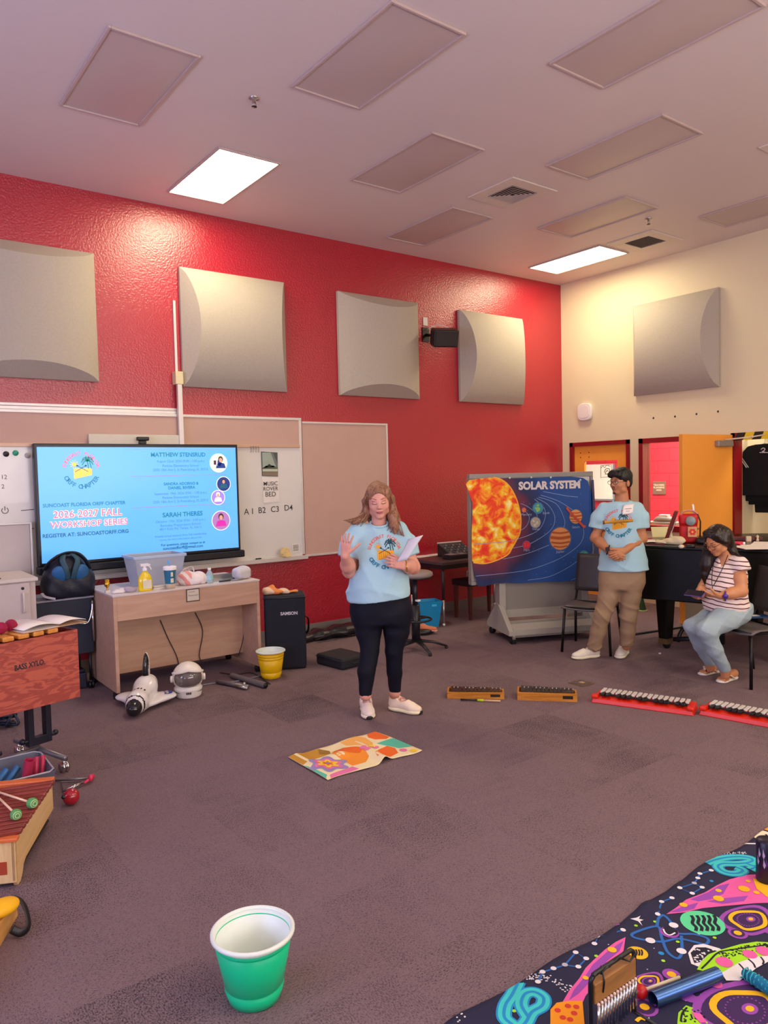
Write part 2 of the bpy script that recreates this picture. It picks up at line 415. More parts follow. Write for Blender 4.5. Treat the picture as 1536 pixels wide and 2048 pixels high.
struct('floor', MB().bx((XL-.2, YR-.2, -.1), (12.0, D+.2, 0)), carpet())
struct('ceiling', MB().bx((XL-.2, YR-.2, ZC), (12.0, D+.2, ZC+.12)), M_CEIL)
struct('wall_front', MB().bx((XL-.2, D, 0), (XW, D+.15, ZC)), M_RED)
# left wall carries the daylight window; the rear one is added for the fill
def wall_with_holes(name, m, axis, pos, thick, span, holes, z1=ZC):
    mb = MB(); cuts = sorted(holes); cur = span[0]
    def blk(a, b, z0, z1):
        if b-a < 1e-4 or z1-z0 < 1e-4: return
        if axis == 'X': mb.bx((min(pos, pos+thick), a, z0), (max(pos, pos+thick), b, z1))
        else: mb.bx((a, min(pos, pos+thick), z0), (b, max(pos, pos+thick), z1))
    for (a, b, z0, zt) in cuts:
        blk(cur, a, 0, z1); blk(a, b, 0, z0); blk(a, b, zt, z1); cur = b
    blk(cur, span[1], 0, z1)
    return struct(name, mb, m)
wall_with_holes('wall_left', M_CREAM, 'X', XL, -.15, (YR, D), [(.3, 4.9, .95, 2.85)])
wall_with_holes('wall_rear', M_CREAM, 'Y', YR, -.15, (XL, XW), [(-1.1, 5.9, 1.0, 3.2)])
def window(n, lo, hi, axis, bars, frame_m):
    mb = MB(); w = .06; x0, y0, z0 = lo; x1, y1, z1 = hi
    if axis == 'X':
        for a, b in ((y0, y0+w), (y1-w, y1)): mb.bx((x0, a, z0), (x1, b, z1))
        for a, b in ((z0, z0+w), (z1-w, z1)): mb.bx((x0, y0, a), (x1, y1, b))
        for i in range(1, bars): c = y0+(y1-y0)*i/bars; mb.bx((x0, c-w/2, z0), (x1, c+w/2, z1))
        g = MB().bx(((x0+x1)/2-.003, y0+w, z0+w), ((x0+x1)/2+.003, y1-w, z1-w))
    else:
        for a, b in ((x0, x0+w), (x1-w, x1)): mb.bx((a, y0, z0), (b, y1, z1))
        for a, b in ((z0, z0+w), (z1-w, z1)): mb.bx((x0, y0, a), (x1, y1, b))
        for i in range(1, bars): c = x0+(x1-x0)*i/bars; mb.bx((c-w/2, y0, z0), (c+w/2, y1, z1))
        g = MB().bx((x0+w, (y0+y1)/2-.003, z0+w), (x1-w, (y0+y1)/2+.003, z1-w))
    o = struct('window_%d' % n, mb, frame_m); g.build('pane', M_GLASS, o); return o
M_GLASS = mat('window_glass', 'eef2f4', .02, var=0, trans=1.0)
M_WHITE = mat('white_paint', 'e6e2de', .45)
window(1, (XL-.13, .3, .95), (XL-.06, 4.9, 2.85), 'X', 4, M_WHITE)
window(2, (-1.1, YR-.13, 1.0), (5.9, YR-.06, 3.2), 'Y', 6, M_WHITE)  # rear window is added to go with the fill light
struct('baseboard_front', MB().bx((XL, D-.012, 0), (XW, D, .115)), M_GREYBASE)
struct('baseboard_right', MB().bx((XW-.012, 5.83-.03, 0), (XW, 5.70, .115)).bx((XW-.012, YR, 0), (XW, 3.2, .115)), M_GREYBASE)
# ---- cream wall with a door, an interior window and a closet opening
DY0, DY1 = gx(1260, 882, XW).y, gx(1140, 893, XW).y       # door
WY1 = gx(1278, 880, XW).y; WY0 = 4.72
CY1 = gx(1463, 900, XW).y; CY0 = 3.2
ZD = 2.085
wall_with_holes('wall_right', M_CREAM, 'X', XW, .14, (YR, D), [(CY0, CY1, 0, ZD), (WY0, WY1, .92, ZD), (DY0, DY1, 0, ZD)])
def red_frame(n, y0, y1, z0, z1, w=.055, sill=False):
    mb = MB(); a, b = XW-.012, XW+.15
    mb.bx((a, y0, z0), (b, y0+w, z1)); mb.bx((a, y1-w, z0), (b, y1, z1)); mb.bx((a, y0, z1-w), (b, y1, z1))
    if sill: mb.bx((a, y0, z0), (b, y1, z0+w+.01))
    return struct(n, mb, M_DARKRED)
red_frame('trim_1', DY0, DY1, 0, ZD)
red_frame('trim_2', WY0, WY1, .92, ZD, .06, True)
red_frame('trim_3', CY0, CY1, 0, ZD, .045)
MB().bx((XW+.10, WY0+.06, .99), (XW+.106, WY1-.06, ZD-.06)).build('pane', M_GLASS, bpy.data.objects['trim_2'])
M_ORANGE = mat('orange_door_paint', 'ffa640', .45, var=.03)
M_STEEL = mat('brushed_steel', 'b9b6b2', .3, .9)
M_CHROME = mat('chrome', 'd8d8dc', .12, 1.0, var=0)
# closed door with a large glass lite (whole leaf, frame of the lite cut out)
lyA, lyB = gx(1232, 950, XW).y, gx(1166, 950, XW).y; lzT = gx(1200, 921, XW).z
dm = MB(); dx0, dx1 = XW+.03, XW+.075
dm.bx((dx0, DY0+.055, .01), (dx1, lyA, ZD-.055)); dm.bx((dx0, lyB, .01), (dx1, DY1-.055, ZD-.055))
dm.bx((dx0, lyA, lzT), (dx1, lyB, ZD-.055)); dm.bx((dx0, lyA, .01), (dx1, lyB, .95))
door1 = struct('door_1', dm, M_ORANGE)
for (px, py) in ((1161, 906), (1178, 905), (1161, 915), (1178, 914)):
    p = gx(px, py, dx0); MB().ball((dx0, p.y, p.z), .008, n=8).build('screw', mat('dark_metal', '3a3432', .4, .6), door1)
MB().bx((XW+.05, lyA, .95), (XW+.055, lyB, lzT)).build('pane', M_GLASS, door1)
MB().bx((dx0-.012, DY0+.09, .98), (dx0, DY0+.14, 1.16)).rod((dx0-.045, DY0+.115, 1.04), (dx0, DY0+.115, 1.04), .011).rod((dx0-.045, DY0+.115, 1.04), (dx0-.045, DY0+.23, 1.04), .01).build('door_handle', M_STEEL, door1)
# room beyond: red block wall, white board, sign
XF = 10.9
def blockwall():
    m = bpy.data.materials.new('red_block_wall'); m.use_nodes = True; nt = m.node_tree; N = nt.nodes; L = nt.links.new; b = N['Principled BSDF']
    tc = N.new('ShaderNodeTexCoord'); mp = N.new('ShaderNodeMapping'); mp.inputs['Rotation'].default_value = (0, 0, 0)
    cx = N.new('ShaderNodeSeparateXYZ'); cb = N.new('ShaderNodeCombineXYZ'); L(tc.outputs['Object'], cx.inputs[0]); L(cx.outputs[1], cb.inputs[0]); L(cx.outputs[2], cb.inputs[1])
    br = N.new('ShaderNodeTexBrick'); L(cb.outputs[0], br.inputs['Vector'])
    br.inputs['Scale'].default_value = 1; br.inputs['Brick Width'].default_value = .406; br.inputs['Row Height'].default_value = .203; br.inputs['Mortar Size'].default_value = .005
    br.inputs['Color1'].default_value = lin('d83038')+(1,); br.inputs['Color2'].default_value = lin('cf2a33')+(1,); br.inputs['Mortar'].default_value = lin('a81c26')+(1,)
    L(br.outputs[0], b.inputs['Base Color']); b.inputs['Roughness'].default_value = .5
    return m
struct('wall_corridor', MB().bx((XF, 2.0, 0), (XF+.1, D+3, ZC)), blockwall())
struct('wall_corridor_side', MB().bx((XW+.15, D+2.9, 0), (XF, D+3, ZC)), M_CREAM)
struct('floor_corridor', MB().bx((XW+.15, D+.2, -.1), (12, D+3.1, 0)), M_GREYBASE)
struct('ceiling_corridor', MB().bx((XW+.15, D+.2, 3.2), (12, D+3.1, 3.3)), M_CEIL)
struct('wall_closet_side', MB().bx((XW+.15, CY1+.02, 0), (XF, CY1+.1, ZC)), M_CREAM)
struct('wall_closet_back', MB().bx((9.55, 2.2, 0), (9.65, CY1+.02, ZC)), M_CREAM)
struct('wall_closet_end', MB().bx((XW+.15, 2.2, 0), (9.6, 2.3, ZC)), M_CREAM)
wbm = mat('whiteboard_surface', 'dcd8d2', .25, var=.02, coat=.3)
a = gx(1155, 930, XF-.03); c = gx(1227, 998, XF-.03)
t = thing('whiteboard', 'white board seen through the glass of the orange door', 'whiteboard', (XF, a.y, 0))
MB().bx((-.03, c.y-a.y, c.z), (0, .5, a.z)).build('board', mat('bright_board', 'fbf4dc', .3), t)
MB().bx((-.04, c.y-a.y-.03, c.z-.03), (0, .5, c.z)).bx((-.04, c.y-a.y-.03, c.z), (0, c.y-a.y, a.z)).build('frame', M_STEEL, t)
pr = Print(lambda u, v, k: (-.033-.001*k, gx(u, v, XF-.03).y-a.y, gx(u, v, XF-.03).z))
pr.line([(1202, 931), (1223, 929), (1224, 953), (1202, 955)], 1.2, 0, closed=True)
pr.line(smooth_line([(1209, 945), (1212, 938), (1219, 938), (1218, 946), (1211, 948), (1214, 941), (1217, 943)]), 1.4, 0)
pr.line(smooth_line([(1203, 936), (1206, 932), (1210, 935), (1214, 930), (1221, 933)]), 1, 0)
pr.mb.build('drawing', mat('marker_ink', '6b5f4a', .6), t)
s0 = gx(1305, 963, XF-.02); s1 = gx(1331, 989, XF-.02)
t = thing('sign', 'brown teachers planning area sign on the red block wall beyond the window', 'sign', (XF-.02, (s0.y+s1.y)/2, s1.z))
sw, sh = (s0.y-s1.y)/2, s0.z-s1.z
MB().bx((0, -sw, 0), (.02, sw, sh)).build('plate', mat('brown_plastic', '7a5a44', .5), t, bevel=.004)
pr = Print(lambda u, v, k: (-.001, -u, v))
for i, tx in enumerate(('TEACHERS', 'PLANNING', 'AREA')): pr.text(tx, 0, sh*(.66-.19*i), sh*.19, 0, bold=.02)
pr.mb.build('lettering', mat('sign_lettering', 'd9c39a', .5), t)
# door leaf of the closet, swung open in front of the interior window
LA = 1.50
hx, hy = XW-.02, CY1+.02; ux, uy = -math.sin(LA), math.cos(LA)
leafL = .91
door2 = bpy.data.objects.new('door_2', None); COL.objects.link(door2); door2['kind'] = 'structure'
door2.location = (hx, hy, 0); door2.rotation_euler = (0, 0, math.atan2(uy, ux))
MB().bx((0, 0, .012), (leafL, .045, ZD-.02)).build('door_panel', M_ORANGE, door2, bevel=.002)
MB().bx((.06, .045, ZD-.155), (.34, .10, ZD-.085)).build('door_closer', mat('closer_grey', '9c938a', .4, .3), door2, bevel=.01)
MB().rod((.20, .08, ZD-.08), (.10, .34, ZD-.06), .008).rod((.10, .34, ZD-.06), (-.01, .42, ZD-.04), .008).ball((.10, .34, ZD-.06), .014).build('closer_arm', mat('arm_cream', 'd8c8ae', .4), door2)
MB().bx((leafL-.10, .045, .96), (leafL-.045, .055, 1.14)).rod((leafL-.07, .05, 1.04), (leafL-.07, .10, 1.04), .011).rod((leafL-.07, .10, 1.04), (leafL-.19, .10, 1.04), .01).build('door_handle', M_STEEL, door2)
MB().bx((.04, .045, .03), (leafL-.04, .047, .28)).build('kick_plate', mat('kick_plate', 'c8c0b4', .35, .5), door2)
# hazard tape on the closet header
mb = MB(); y = CY1-.04; i = 0
while y > CY0:
    y2 = y-(.10 if i % 2 == 0 else .10)
    k = .035
    mb.add([(XW-.014, y, ZD-.085), (XW-.014, y2, ZD-.085), (XW-.014, y2-k, ZD), (XW-.014, y-k, ZD)], [(0, 1, 2, 3)], i % 2)
    mb.add([(XW-.014, y, ZD-.085), (XW-.014, y2, ZD-.085), (XW-.0125, y2, ZD-.085), (XW-.0125, y, ZD-.085)], [(0, 1, 2, 3)], i % 2)
    y = y2; i += 1
mb.build('hazard_tape', [mat('tape_black', '1d1416', .4), mat('tape_yellow', 'e6c21c', .4)], bpy.data.objects['trim_3'])
# ================================================================== CEILING FIXTURES
M_DIFF = mat('prismatic_diffuser', 'c2afa8', .4, var=.08, scale=1.3, bump=.05, bscale=150)
M_FRAME = mat('fixture_frame', 'bfa9a2', .45)
M_LIT = mat('lit_diffuser', PANEL_COL and 'fff0c8', .5, var=0, emit=PANEL_GLOW)
lw, lh = .55, 1.09
def ceiling_light(cx, cy, lit, label, group=None, proto=[None, None]):
    p = proto[1 if lit else 0]
    if p is None:
        t = thing('ceiling_light', label, 'ceiling light', (cx, cy, ZC), 0, group)
        m = MB(); a, b, w = lw/2, lh/2, .018
        m.bx((-a, -b, -.016), (-a+w, b, 0)).bx((a-w, -b, -.016), (a, b, 0)).bx((-a+w, -b, -.016), (a-w, -b+w, 0)).bx((-a+w, b-w, -.016), (a-w, b, 0))
        m.build('frame', M_FRAME, t, bevel=.003)
        sag = .012 if not lit else .0
        d = MB().grid(lambda u, v: (-a+w+(2*a-2*w)*u, -b+w+(2*b-2*w)*v, -.006-sag*math.sin(pi*u)*math.sin(pi*v)), 8, 12)
        d.build('diffuser', M_LIT if lit else M_DIFF, t)
        proto[1 if lit else 0] = t
    else:
        t = copy_tree(p); t.location = (cx, cy, ZC); t['label'] = label
        if group: t['group'] = group
    return t
cx0 = [1.69, 2.865, 4.065, 5.27, 6.45, 7.59]
G1 = 'dark rectangular ceiling fixtures'
for c, y, lab in ((0, 4.92, 'unlit ceiling light panel furthest left, above the display'), (1, 3.83, 'unlit ceiling light panel at the top centre, nearest the camera'),
                  (2, 4.90, 'unlit ceiling light panel in the middle, left of the square louvred air vent'), (2, 2.68, 'long unlit ceiling light panel cut off by the top right of the frame'),
                  (3, 3.75, 'unlit ceiling light panel at the right, in line with the sprinkler side of the vent'), (3, 6.0, 'small unlit ceiling light panel closest to the red wall, above the third acoustic panel'),
                  (4, 4.90, 'unlit ceiling light panel behind the louvred air vent, left of the black sprinkler head'), (5, 3.75, 'unlit ceiling light panel at the right edge of the ceiling over the cream wall')):
    ceiling_light(cx0[c], y, False, lab, G1)
ceiling_light(cx0[1]-.01, 6.02, True, 'glowing ceiling light panel over the left of the red wall')
ceiling_light(cx0[5]-.08, 5.99, True, 'glowing ceiling light panel by the corner of the red and cream walls')
for c, y in ((1, .0), (4, .6), (3, -1.7)):  # extra lit panels added out of view as fill
    ceiling_light(cx0[c], y, True, 'glowing ceiling light panel behind the camera', 'lit panels behind the camera')
M_VENT = mat('vent_white', 'd8cbbd', .5)
def vent(x0, y0, x1, y1, label, louvre):
    t = thing('ceiling_vent', label, 'vent', ((x0+x1)/2, (y0+y1)/2, ZC)); a, b = (x1-x0)/2, (y1-y0)/2; k = .55
    m = MB(); e = .012
    for (p, q, r, s_) in ((-a, -b, -a*k, b), (a*k, -b, a, b), (-a*k, -b, a*k, -b*k), (-a*k, b*k, a*k, b)): m.bx((p, q, -e), (r, s_, 0))
    m.build('frame', M_VENT, t, bevel=.003)
    MB().bx((-a*k, -b*k, -.002), (a*k, b*k, 0)).build('backing', mat('vent_dark', '4a423e', .8), t)
    if louvre:
        for i in range(5):
            f0 = k*(1-.19*i); f1 = f0-.055; m = MB()
            z0, z1 = -.010, -.016
            o = [(-a*f0, -b*f0), (a*f0, -b*f0), (a*f0, b*f0), (-a*f0, b*f0)]; q = [(-a*f1, -b*f1), (a*f1, -b*f1), (a*f1, b*f1), (-a*f1, b*f1)]
            for j in range(4):
                j2 = (j+1) % 4; m.add([(*o[j], z1), (*o[j2], z1), (*q[j2], z0), (*q[j], z0)], [(0, 1, 2, 3)])
            m.build('slat', mat('slat_paint', 'b8aca4', .4), t, solid=.002)
    else:
        for i in range(14):
            y = -b*k+2*b*k*(i+.5)/14; MB().cb((0, y, -.008), (2*a*k, .014, .003), rot=Rx(.7)).build('slat', mat('vent_grille', '8a7d72', .5), t)
    return t
vent(4.94, 4.62, 5.53, 5.19, 'square louvred air vent with concentric slats in the ceiling', True)
vent(7.27, 4.80, 7.88, 5.38, 'square return air vent with a dark grille beside the lit panel', False)
vent(6.17, 2.50, 6.78, 3.10, 'air vent cut off by the right edge of the frame', False)
def sprinkler(px, py, label):
    p = gz(px, py, ZC); t = thing('sprinkler_head', label, 'sprinkler', (p.x, p.y, ZC))
    MB().lathe([(.035, 0), (.035, -.006), (.012, -.012), (.012, -.03), (.003, -.03)], n=20).build('escutcheon', M_STEEL, t)
    MB().tube([(-.011, 0, -.03), (-.014, 0, -.045), (0, 0, -.056)], .003).tube([(.011, 0, -.03), (.014, 0, -.045), (0, 0, -.056)], .003).build('yoke', M_STEEL, t)
    MB().lathe([(.0, -.056), (.018, -.057), (.018, -.060), (0, -.060)], n=16).build('deflector', mat('dark_metal', '', 0), t)
sprinkler(508, 196, 'small round sprinkler head between the unlit panels at the left')
sprinkler(1297, 437, 'dark sprinkler head near the right return vent')
# ================================================================== WALL PANELS
M_FAB = mat('grey_woven_fabric', 'b3a99b', .85, var=.10, scale=60, bump=.25, bscale=300, spec=.2)
def acoustic(loc, rotz, curve, label):
    """curve 'z': arc runs up the panel, ends left/right; 'x': arc runs across, ends top/bottom"""
    t = thing('acoustic_panel', label, 'acoustic panel', loc, rotz, 'convex acoustic panels')
    a, e, d, ins = .563, .035, .165, .13; n = 20; mb = MB()
    def P(u, s_, h): return (u, -h, s_) if curve == 'z' else (s_, -h, u)
    rows = []
    for i in range(n+1):
        s_ = -a+2*a*i/n; h = d*(1-(s_/a)**2)**.75 if abs(s_) < a else 0; rows.append((s_, h))
    back = [P(-a, -a, 0), P(a, -a, 0), P(a, a, 0), P(-a, a, 0)]
    fr = [P(-a, -a, e), P(a, -a, e), P(a, a, e), P(-a, a, e)]
    mb.add(back+fr, [(0, 1, 5, 4), (1, 2, 6, 5), (2, 3, 7, 6), (3, 0, 4, 7), (0, 3, 2, 1)])
    vs = []; 
    for s_, h in rows:
        i_ = a-ins*h/d
        vs += [P(-i_, s_, e+h), P(i_, s_, e+h)]
    mb.add(vs, [(2*i, 2*i+1, 2*i+3, 2*i+2) for i in range(n)], 0, True)
    for sg in (-1, 1):
        v2 = []
        for s_, h in rows: v2 += [P(sg*(a-ins*h/d), s_, e+h), P(sg*a, s_, e)]
        mb.add(v2, [(2*i, 2*i+1, 2*i+3, 2*i+2) for i in range(n)], 0, False)
    o = mb.build('cushion', M_FAB, t)
    bm = __import__('bmesh').new(); bm.from_mesh(o.data); __import__('bmesh').ops.recalc_face_normals(bm, faces=bm.faces); bm.to_mesh(o.data); bm.free()
    return t
zc = (2.60+3.705)/2
acoustic((2.02-.563, D-.006, zc), 0, 'x', 'grey convex acoustic panel cut off by the left edge, above the display')
acoustic((3.365, D-.006, zc), 0, 'z', 'grey convex acoustic panel right of the white cable raceway')
acoustic((5.155, D-.006, zc), 0, 'x', 'grey convex acoustic panel with the black speaker at its right side')
acoustic((6.94, D-.006, zc), 0, 'z', 'grey convex acoustic panel nearest the corner on the red wall')
acoustic((XW-.006, 5.18, 3.19), -pi/2, 'z', 'grey convex acoustic panel on the cream wall')
# ================================================================== WHITEBOARD WALL
M_ALU = mat('aluminium_trim', 'd9d3ce', .35, .3)
M_TAN = mat('tan_tackboard', 'c3a091', .8, var=.06, scale=6)
t = thing('whiteboard', 'long white board with a tan strip and tray, behind the display', 'whiteboard', (2.0, D, .88))
x0, x1 = -2.0, 2.06; zz = 1.13
MB().bx((x0, -.03, 0), (x1, 0, zz)).build('writing_surface', wbm, t)
MB().bx((x0, -.03, zz+.035), (x1, 0, 1.42)).build('tack_strip', M_TAN, t)
MB().bx((x0, -.045, zz), (x1, 0, zz+.035)).build('map_rail', mat('rail_beige', 'c8a58e', .4, .2), t, bevel=.004)
MB().bx((x0, -.038, 1.42), (x1+.03, 0, 1.445)).bx((x1, -.038, 0), (x1+.03, 0, 1.42)).build('frame', M_ALU, t, bevel=.002)
MB().bx((x0, -.105, -.045), (x1+.03, 0, -.015)).bx((x0, -.105, -.015), (x1+.03, -.097, -.003)).bx((x0, -.04, -.02), (x1, 0, 0)).build('tray', M_ALU, t, bevel=.003)
Q = lambda px, py: (gy(px, py, D-.031).x, gy(px, py, D-.031).z)
def write_part(items, lines=()):
    P_ = Print(lambda u, v, k: (u-2.0, -.0315, v-.88))
    for tx, x, z, h, bo in items: P_.text(tx, x, z, h, 0, bold=bo)
    for l in lines: P_.line(l, .006, 0)
    P_.mb.build('handwriting', mat('black_marker', '3b3634', .5), t)
for tx, px, py in (('A', 493, 1025), ('1', 505, 1024), ('B2', 524, 1022), ('C3', 550, 1020), ('D4', 577, 1017)):
    x, z = Q(px, py); write_part([(tx, x, z-.02, .085, .005)])
for px, py, tx in ((8, 958, '12'), (6, 977, '2')):
    x, z = Q(px, py); write_part([(tx, x, z, .05, 0)])
x, z = Q(10, 1021); write_part([], [[(x+.025*math.cos(w*.5), z+.025*math.sin(w*.5)) for w in range(-8, 3)], [(x, z), (x, z+.035)]])
write_part([], [[Q(42, 1021), Q(68, 1019)]]); write_part([], [[Q(52, 1058), Q(68, 1057)]])
t2 = thing('tackboard', 'tan tackboard at the right end of the white board', 'tackboard', (4.662, D, .87))
MB().bx((-.56, -.025, 0), (.56, 0, 1.40)).build('panel', M_TAN, t2)
MB().bx((-.56, -.035, 1.40), (.575, 0, 1.42)).bx((.555, -.035, 0), (.575, 0, 1.40)).bx((-.56, -.035, -.02), (.575, 0, 0)).build('frame', M_ALU, t2, bevel=.002)
def tagm(mb, name, m, label, cat, loc, rotz=0, group=None, **k):
    return tag(mb.build(name, m, loc=loc, rotz=rotz, **k), label, cat, group)
# magnets
for px, py, c, lab in ((12, 908, '2a2224', 'small dark round magnet on the white board by the left edge'), (31, 906, '2f9a78', 'round green magnet on the white board'), (55, 911, 'b0a8a0', 'small grey magnet on the white board beside the display')):
    p = gy(px, py, D-.03); tagm(MB().lathe([(0, 0), (.02, 0), (.024, -.004), (.022, -.012), (0, -.014)], rot=Rx(-pi/2)), 'magnet', mat('magnet_'+c, c, .4), lab, 'magnet', (p.x, D-.03, p.z))
for i in range(4):
    p = gy(502+5*i, 899, D-.05)
    tagm(MB().tube([(-.004, 0, .03), (0, -.012, .03), (.004, 0, .03), (.004, 0, -.02), (0, -.01, -.03), (-.004, 0, -.02)], .003), 'binder_clip', M_STEEL, 'small metal clip hanging in a row on the beige rail right of the display', 'clip', (p.x, D-.046, p.z), group='clips on the map rail')
# poster and handwritten sheet
def paper(name, corners, Y, m, label, cat, extra=None):
    P = [gy(x, y, Y) for x, y in corners]; c = sum(P, Vector())/4
    t = thing(name, label, cat, (c.x, D-.03, c.z)); off = Y-(D-.03)
    mb = MB().add([(p.x-c.x, off, p.z-c.z) for p in P]+[(p.x-c.x, off+.0015, p.z-c.z) for p in P], [(0, 1, 2, 3), (7, 6, 5, 4), (0, 4, 5, 1), (1, 5, 6, 2), (2, 6, 7, 3), (3, 7, 4, 0)])
    mb.build('sheet', m, t)
    pr = Print(lambda u, v, k: (gy(u, v, Y).x-c.x, off-.001-.0006*k, gy(u, v, Y).z-c.z))
    return t, pr, c
t, pr, c = paper('poster', [(522, 903), (555, 905), (556, 953), (524, 952)], D-.036, mat('poster_dark', '4a5450', .5), 'poster of a floodlit rocket launch pad on the white board', 'poster')
pr.poly([(524, 905), (541, 905), (552, 934), (525, 936)], 0); pr.poly([(541, 905), (546, 906), (555, 928), (555, 936), (552, 934)], 1)
pr.poly([(525, 936), (533, 931), (537, 933), (546, 931), (555, 936), (555, 944), (525, 944)], 2); pr.poly([(525, 938), (555, 938), (555, 943), (525, 943)], 3, 1); pr.poly([(535, 930), (539, 928), (543, 931), (541, 935), (536, 935)], 4, 2); pr.poly([(525, 944), (555, 944), (556, 952), (525, 951)], 5, 1)
pr.mb.build('picture', [mat('poster_mist', '9aa99a', .5), mat('poster_grey', '6d7474', .5), mat('poster_green', '56604f', .5), mat('poster_light', 'b9c0a8', .5), mat('poster_black', '20241f', .5), mat('poster_sand', '84745f', .5)], t)
t, pr, c = paper('paper_sheet', [(524, 954), (558, 955), (559, 1003), (527, 1006)], D-.036, mat('paper_white', 'e4ded4', .7), 'white sheet with handwriting under the rocket poster', 'paper')
pw = Print(lambda u, v, k: (u-c.x, -.0085, v-c.z))
for tx, py, s_ in (('MUSIC', 967, .058), ('ROVER', 977, .055), ('BED', 989, .07)):
    q = gy(541, py, D-.036); pw.text(tx, q.x, q.z-.02, s_, 0, bold=.004)
pw.mb.build('handwriting', MATS['black_marker'], t)
t, pr, c = paper('paper_sheet', [(583, 1088), (599, 1087), (600, 1103), (585, 1105)], D-.036, MATS['paper_white'], 'small printed note low on the white board above the tray', 'paper')
for i in range(5): pr.line([(586, 1091+2.6*i), (597, 1090+2.6*i)], 1.0, 0)
pr.mb.build('printing', MATS['black_marker'], t)
# crumpled yellow note on the tray
def crumple(fn, nu, nv, amp, seed=1, freq=7):
    rnd = np.random.RandomState(seed); ph = rnd.rand(6, 3)*6.28; fr = rnd.rand(6, 2)*freq+2
    def g(u, v):
        x, y, z = fn(u, v); h = sum(math.sin(fr[i][0]*u*2+fr[i][1]*v*2+ph[i][0]) for i in range(6))/6
        k = sum(math.sin(fr[i][1]*u*3-fr[i][0]*v*3+ph[i][1]) for i in range(6))/6
        return (x+amp*.5*k, y+amp*.4*h, z+amp*h)
    return g
p = gy(567, 1103, D-.05)
tagm(MB().grid(crumple(lambda u, v: (-.07+.14*u, -.02-.03*math.sin(3*u+2*v), .005+.11*v*(1-.6*abs(u-.4))), 10, 10, .02, 4), 10, 10, sm=False), 'crumpled_paper', mat('yellowed_paper', 'd9c088', .7), 'crumpled yellowed paper on the white board tray', 'paper', (p.x, D-.07, .868), solid=.002)
p = gy(517, 1114, D-.07)
tagm(MB().bx((-.03, -.012, 0), (.03, .012, .022)), 'board_eraser', mat('black_felt', '1c1a1e', .8), 'small black eraser on the white board tray', 'eraser', (p.x, D-.07, .865), bevel=.004)
# raceways
tagm(MB().bx((-1.6, -.022, 0), (1.55, 0, .028)).bx((-1.6, -.016, .032), (1.55, 0, .055)), 'cable_raceway', M_ALU, 'white horizontal cable raceway along the top of the white board', 'cable raceway', (gy(357, 825, D).x-1.56, D, 2.327), bevel=.002)
p0 = gy(349, 602, D); p1 = gy(352, 745, D); p2 = gy(363, 890, D)
t = thing('cable_raceway', 'white vertical cable raceway with a junction box beside the second acoustic panel', 'cable raceway', (p1.x, D, 2.05))
MB().bx((-.012, -.02, p1.z-2.05), (.012, 0, p0.z-2.05)).build('thin_channel', M_ALU, t, bevel=.002)
MB().bx((-.022, -.085, -.02), (.022, -.047, p1.z-2.05-.10)).build('wide_channel', M_ALU, t, bevel=.002)
MB().bx((-.04, -.09, p1.z-2.05-.12), (.035, 0, p1.z-2.05)).build('junction_box', mat('ivory_plastic', 'd9cba0', .4), t, bevel=.004)
# bracket plate behind the display
a = gy(176, 868, D-.05); b = gy(358, 890, D-.05)
tagm(MB().bx((0, -.02, b.z-.08-a.z), (b.x-a.x, 0, 0)), 'mounting_plate', mat('plate_ivory', 'd3cbb9', .5), 'flat ivory mounting plate above the display', 'mounting plate', (a.x, D-.048, a.z), bevel=.002)
p = gy(285, 880, 6.8)
t = thing('webcam', 'black webcam clipped on top of the display', 'webcam', (p.x, 6.80, 2.035))
MB().bx((-.055, -.03, .03), (.055, .02, .065)).build('body', mat('black_plastic', '17181d', .4), t, bevel=.01)
MB().bx((-.03, -.02, 0), (.03, .03, .03)).build('clip', MATS['black_plastic'], t, bevel=.004)
# ================================================================== DISPLAY
TY = 6.78
tv = thing('display', 'large black framed flat display showing a light blue workshop slide', 'display', (2.36, TY, .945))
MB().bx((-.93, 0, .05), (.93, .07, 1.09)).build('housing', mat('display_black', '10121c', .35), tv, bevel=.008)
MB().bx((-.94, -.02, -.02), (.965, .07, .05)).build('speaker_bar', MATS['display_black'], tv, bevel=.012)
sx0, sx1, sz0, sz1 = -.905, .905, .078, 1.06
M_SCR = mat('slide_blue', '5fb2fb', .25, var=.03, scale=1, emit=.62)
MB().bx((sx0, -.004, sz0), (sx1, 0, sz1)).build('screen', M_SCR, tv)
def em(n, c, e=.5): return mat(n, c, .3, var=0, emit=e)
SM = [em('slide_teal', '0b86a4', .5), em('slide_pink', 'ff6f86', .7), em('slide_white', 'ffe6ee', .8), em('slide_dark', '0e6480', .35), em('slide_line', 'b07fc0', .5),
      em('slide_yellow', 'f7c23c', .8), em('slide_palm', '0b8f8a', .4), em('slide_navy', '1c3c8c', .4), em('slide_magenta', 'd028a8', .6), em('slide_skin', 'd9a08c', .6), em('slide_brown', '4a2a30', .3), em('slide_cream', 'fff0c0', .9), em('slide_faint', '4a86bc', .4), em('slide_lilac', '9a86e0', .6)]
TQ = lambda px, py: (lambda q: (q.x-2.36, q.z-.945))(gy(px, py, TY-.004))
sc = Print(lambda u, v, k: (u, -.0048-.0006*k, v))
mpp = .00455
def st(tx, px, py, wpx, h, mi, bold=.0, k=1):
    x, z = TQ(px, py); sc.text(tx, x, z-h*.35, h, mi, k, maxw=None, bold=bold)
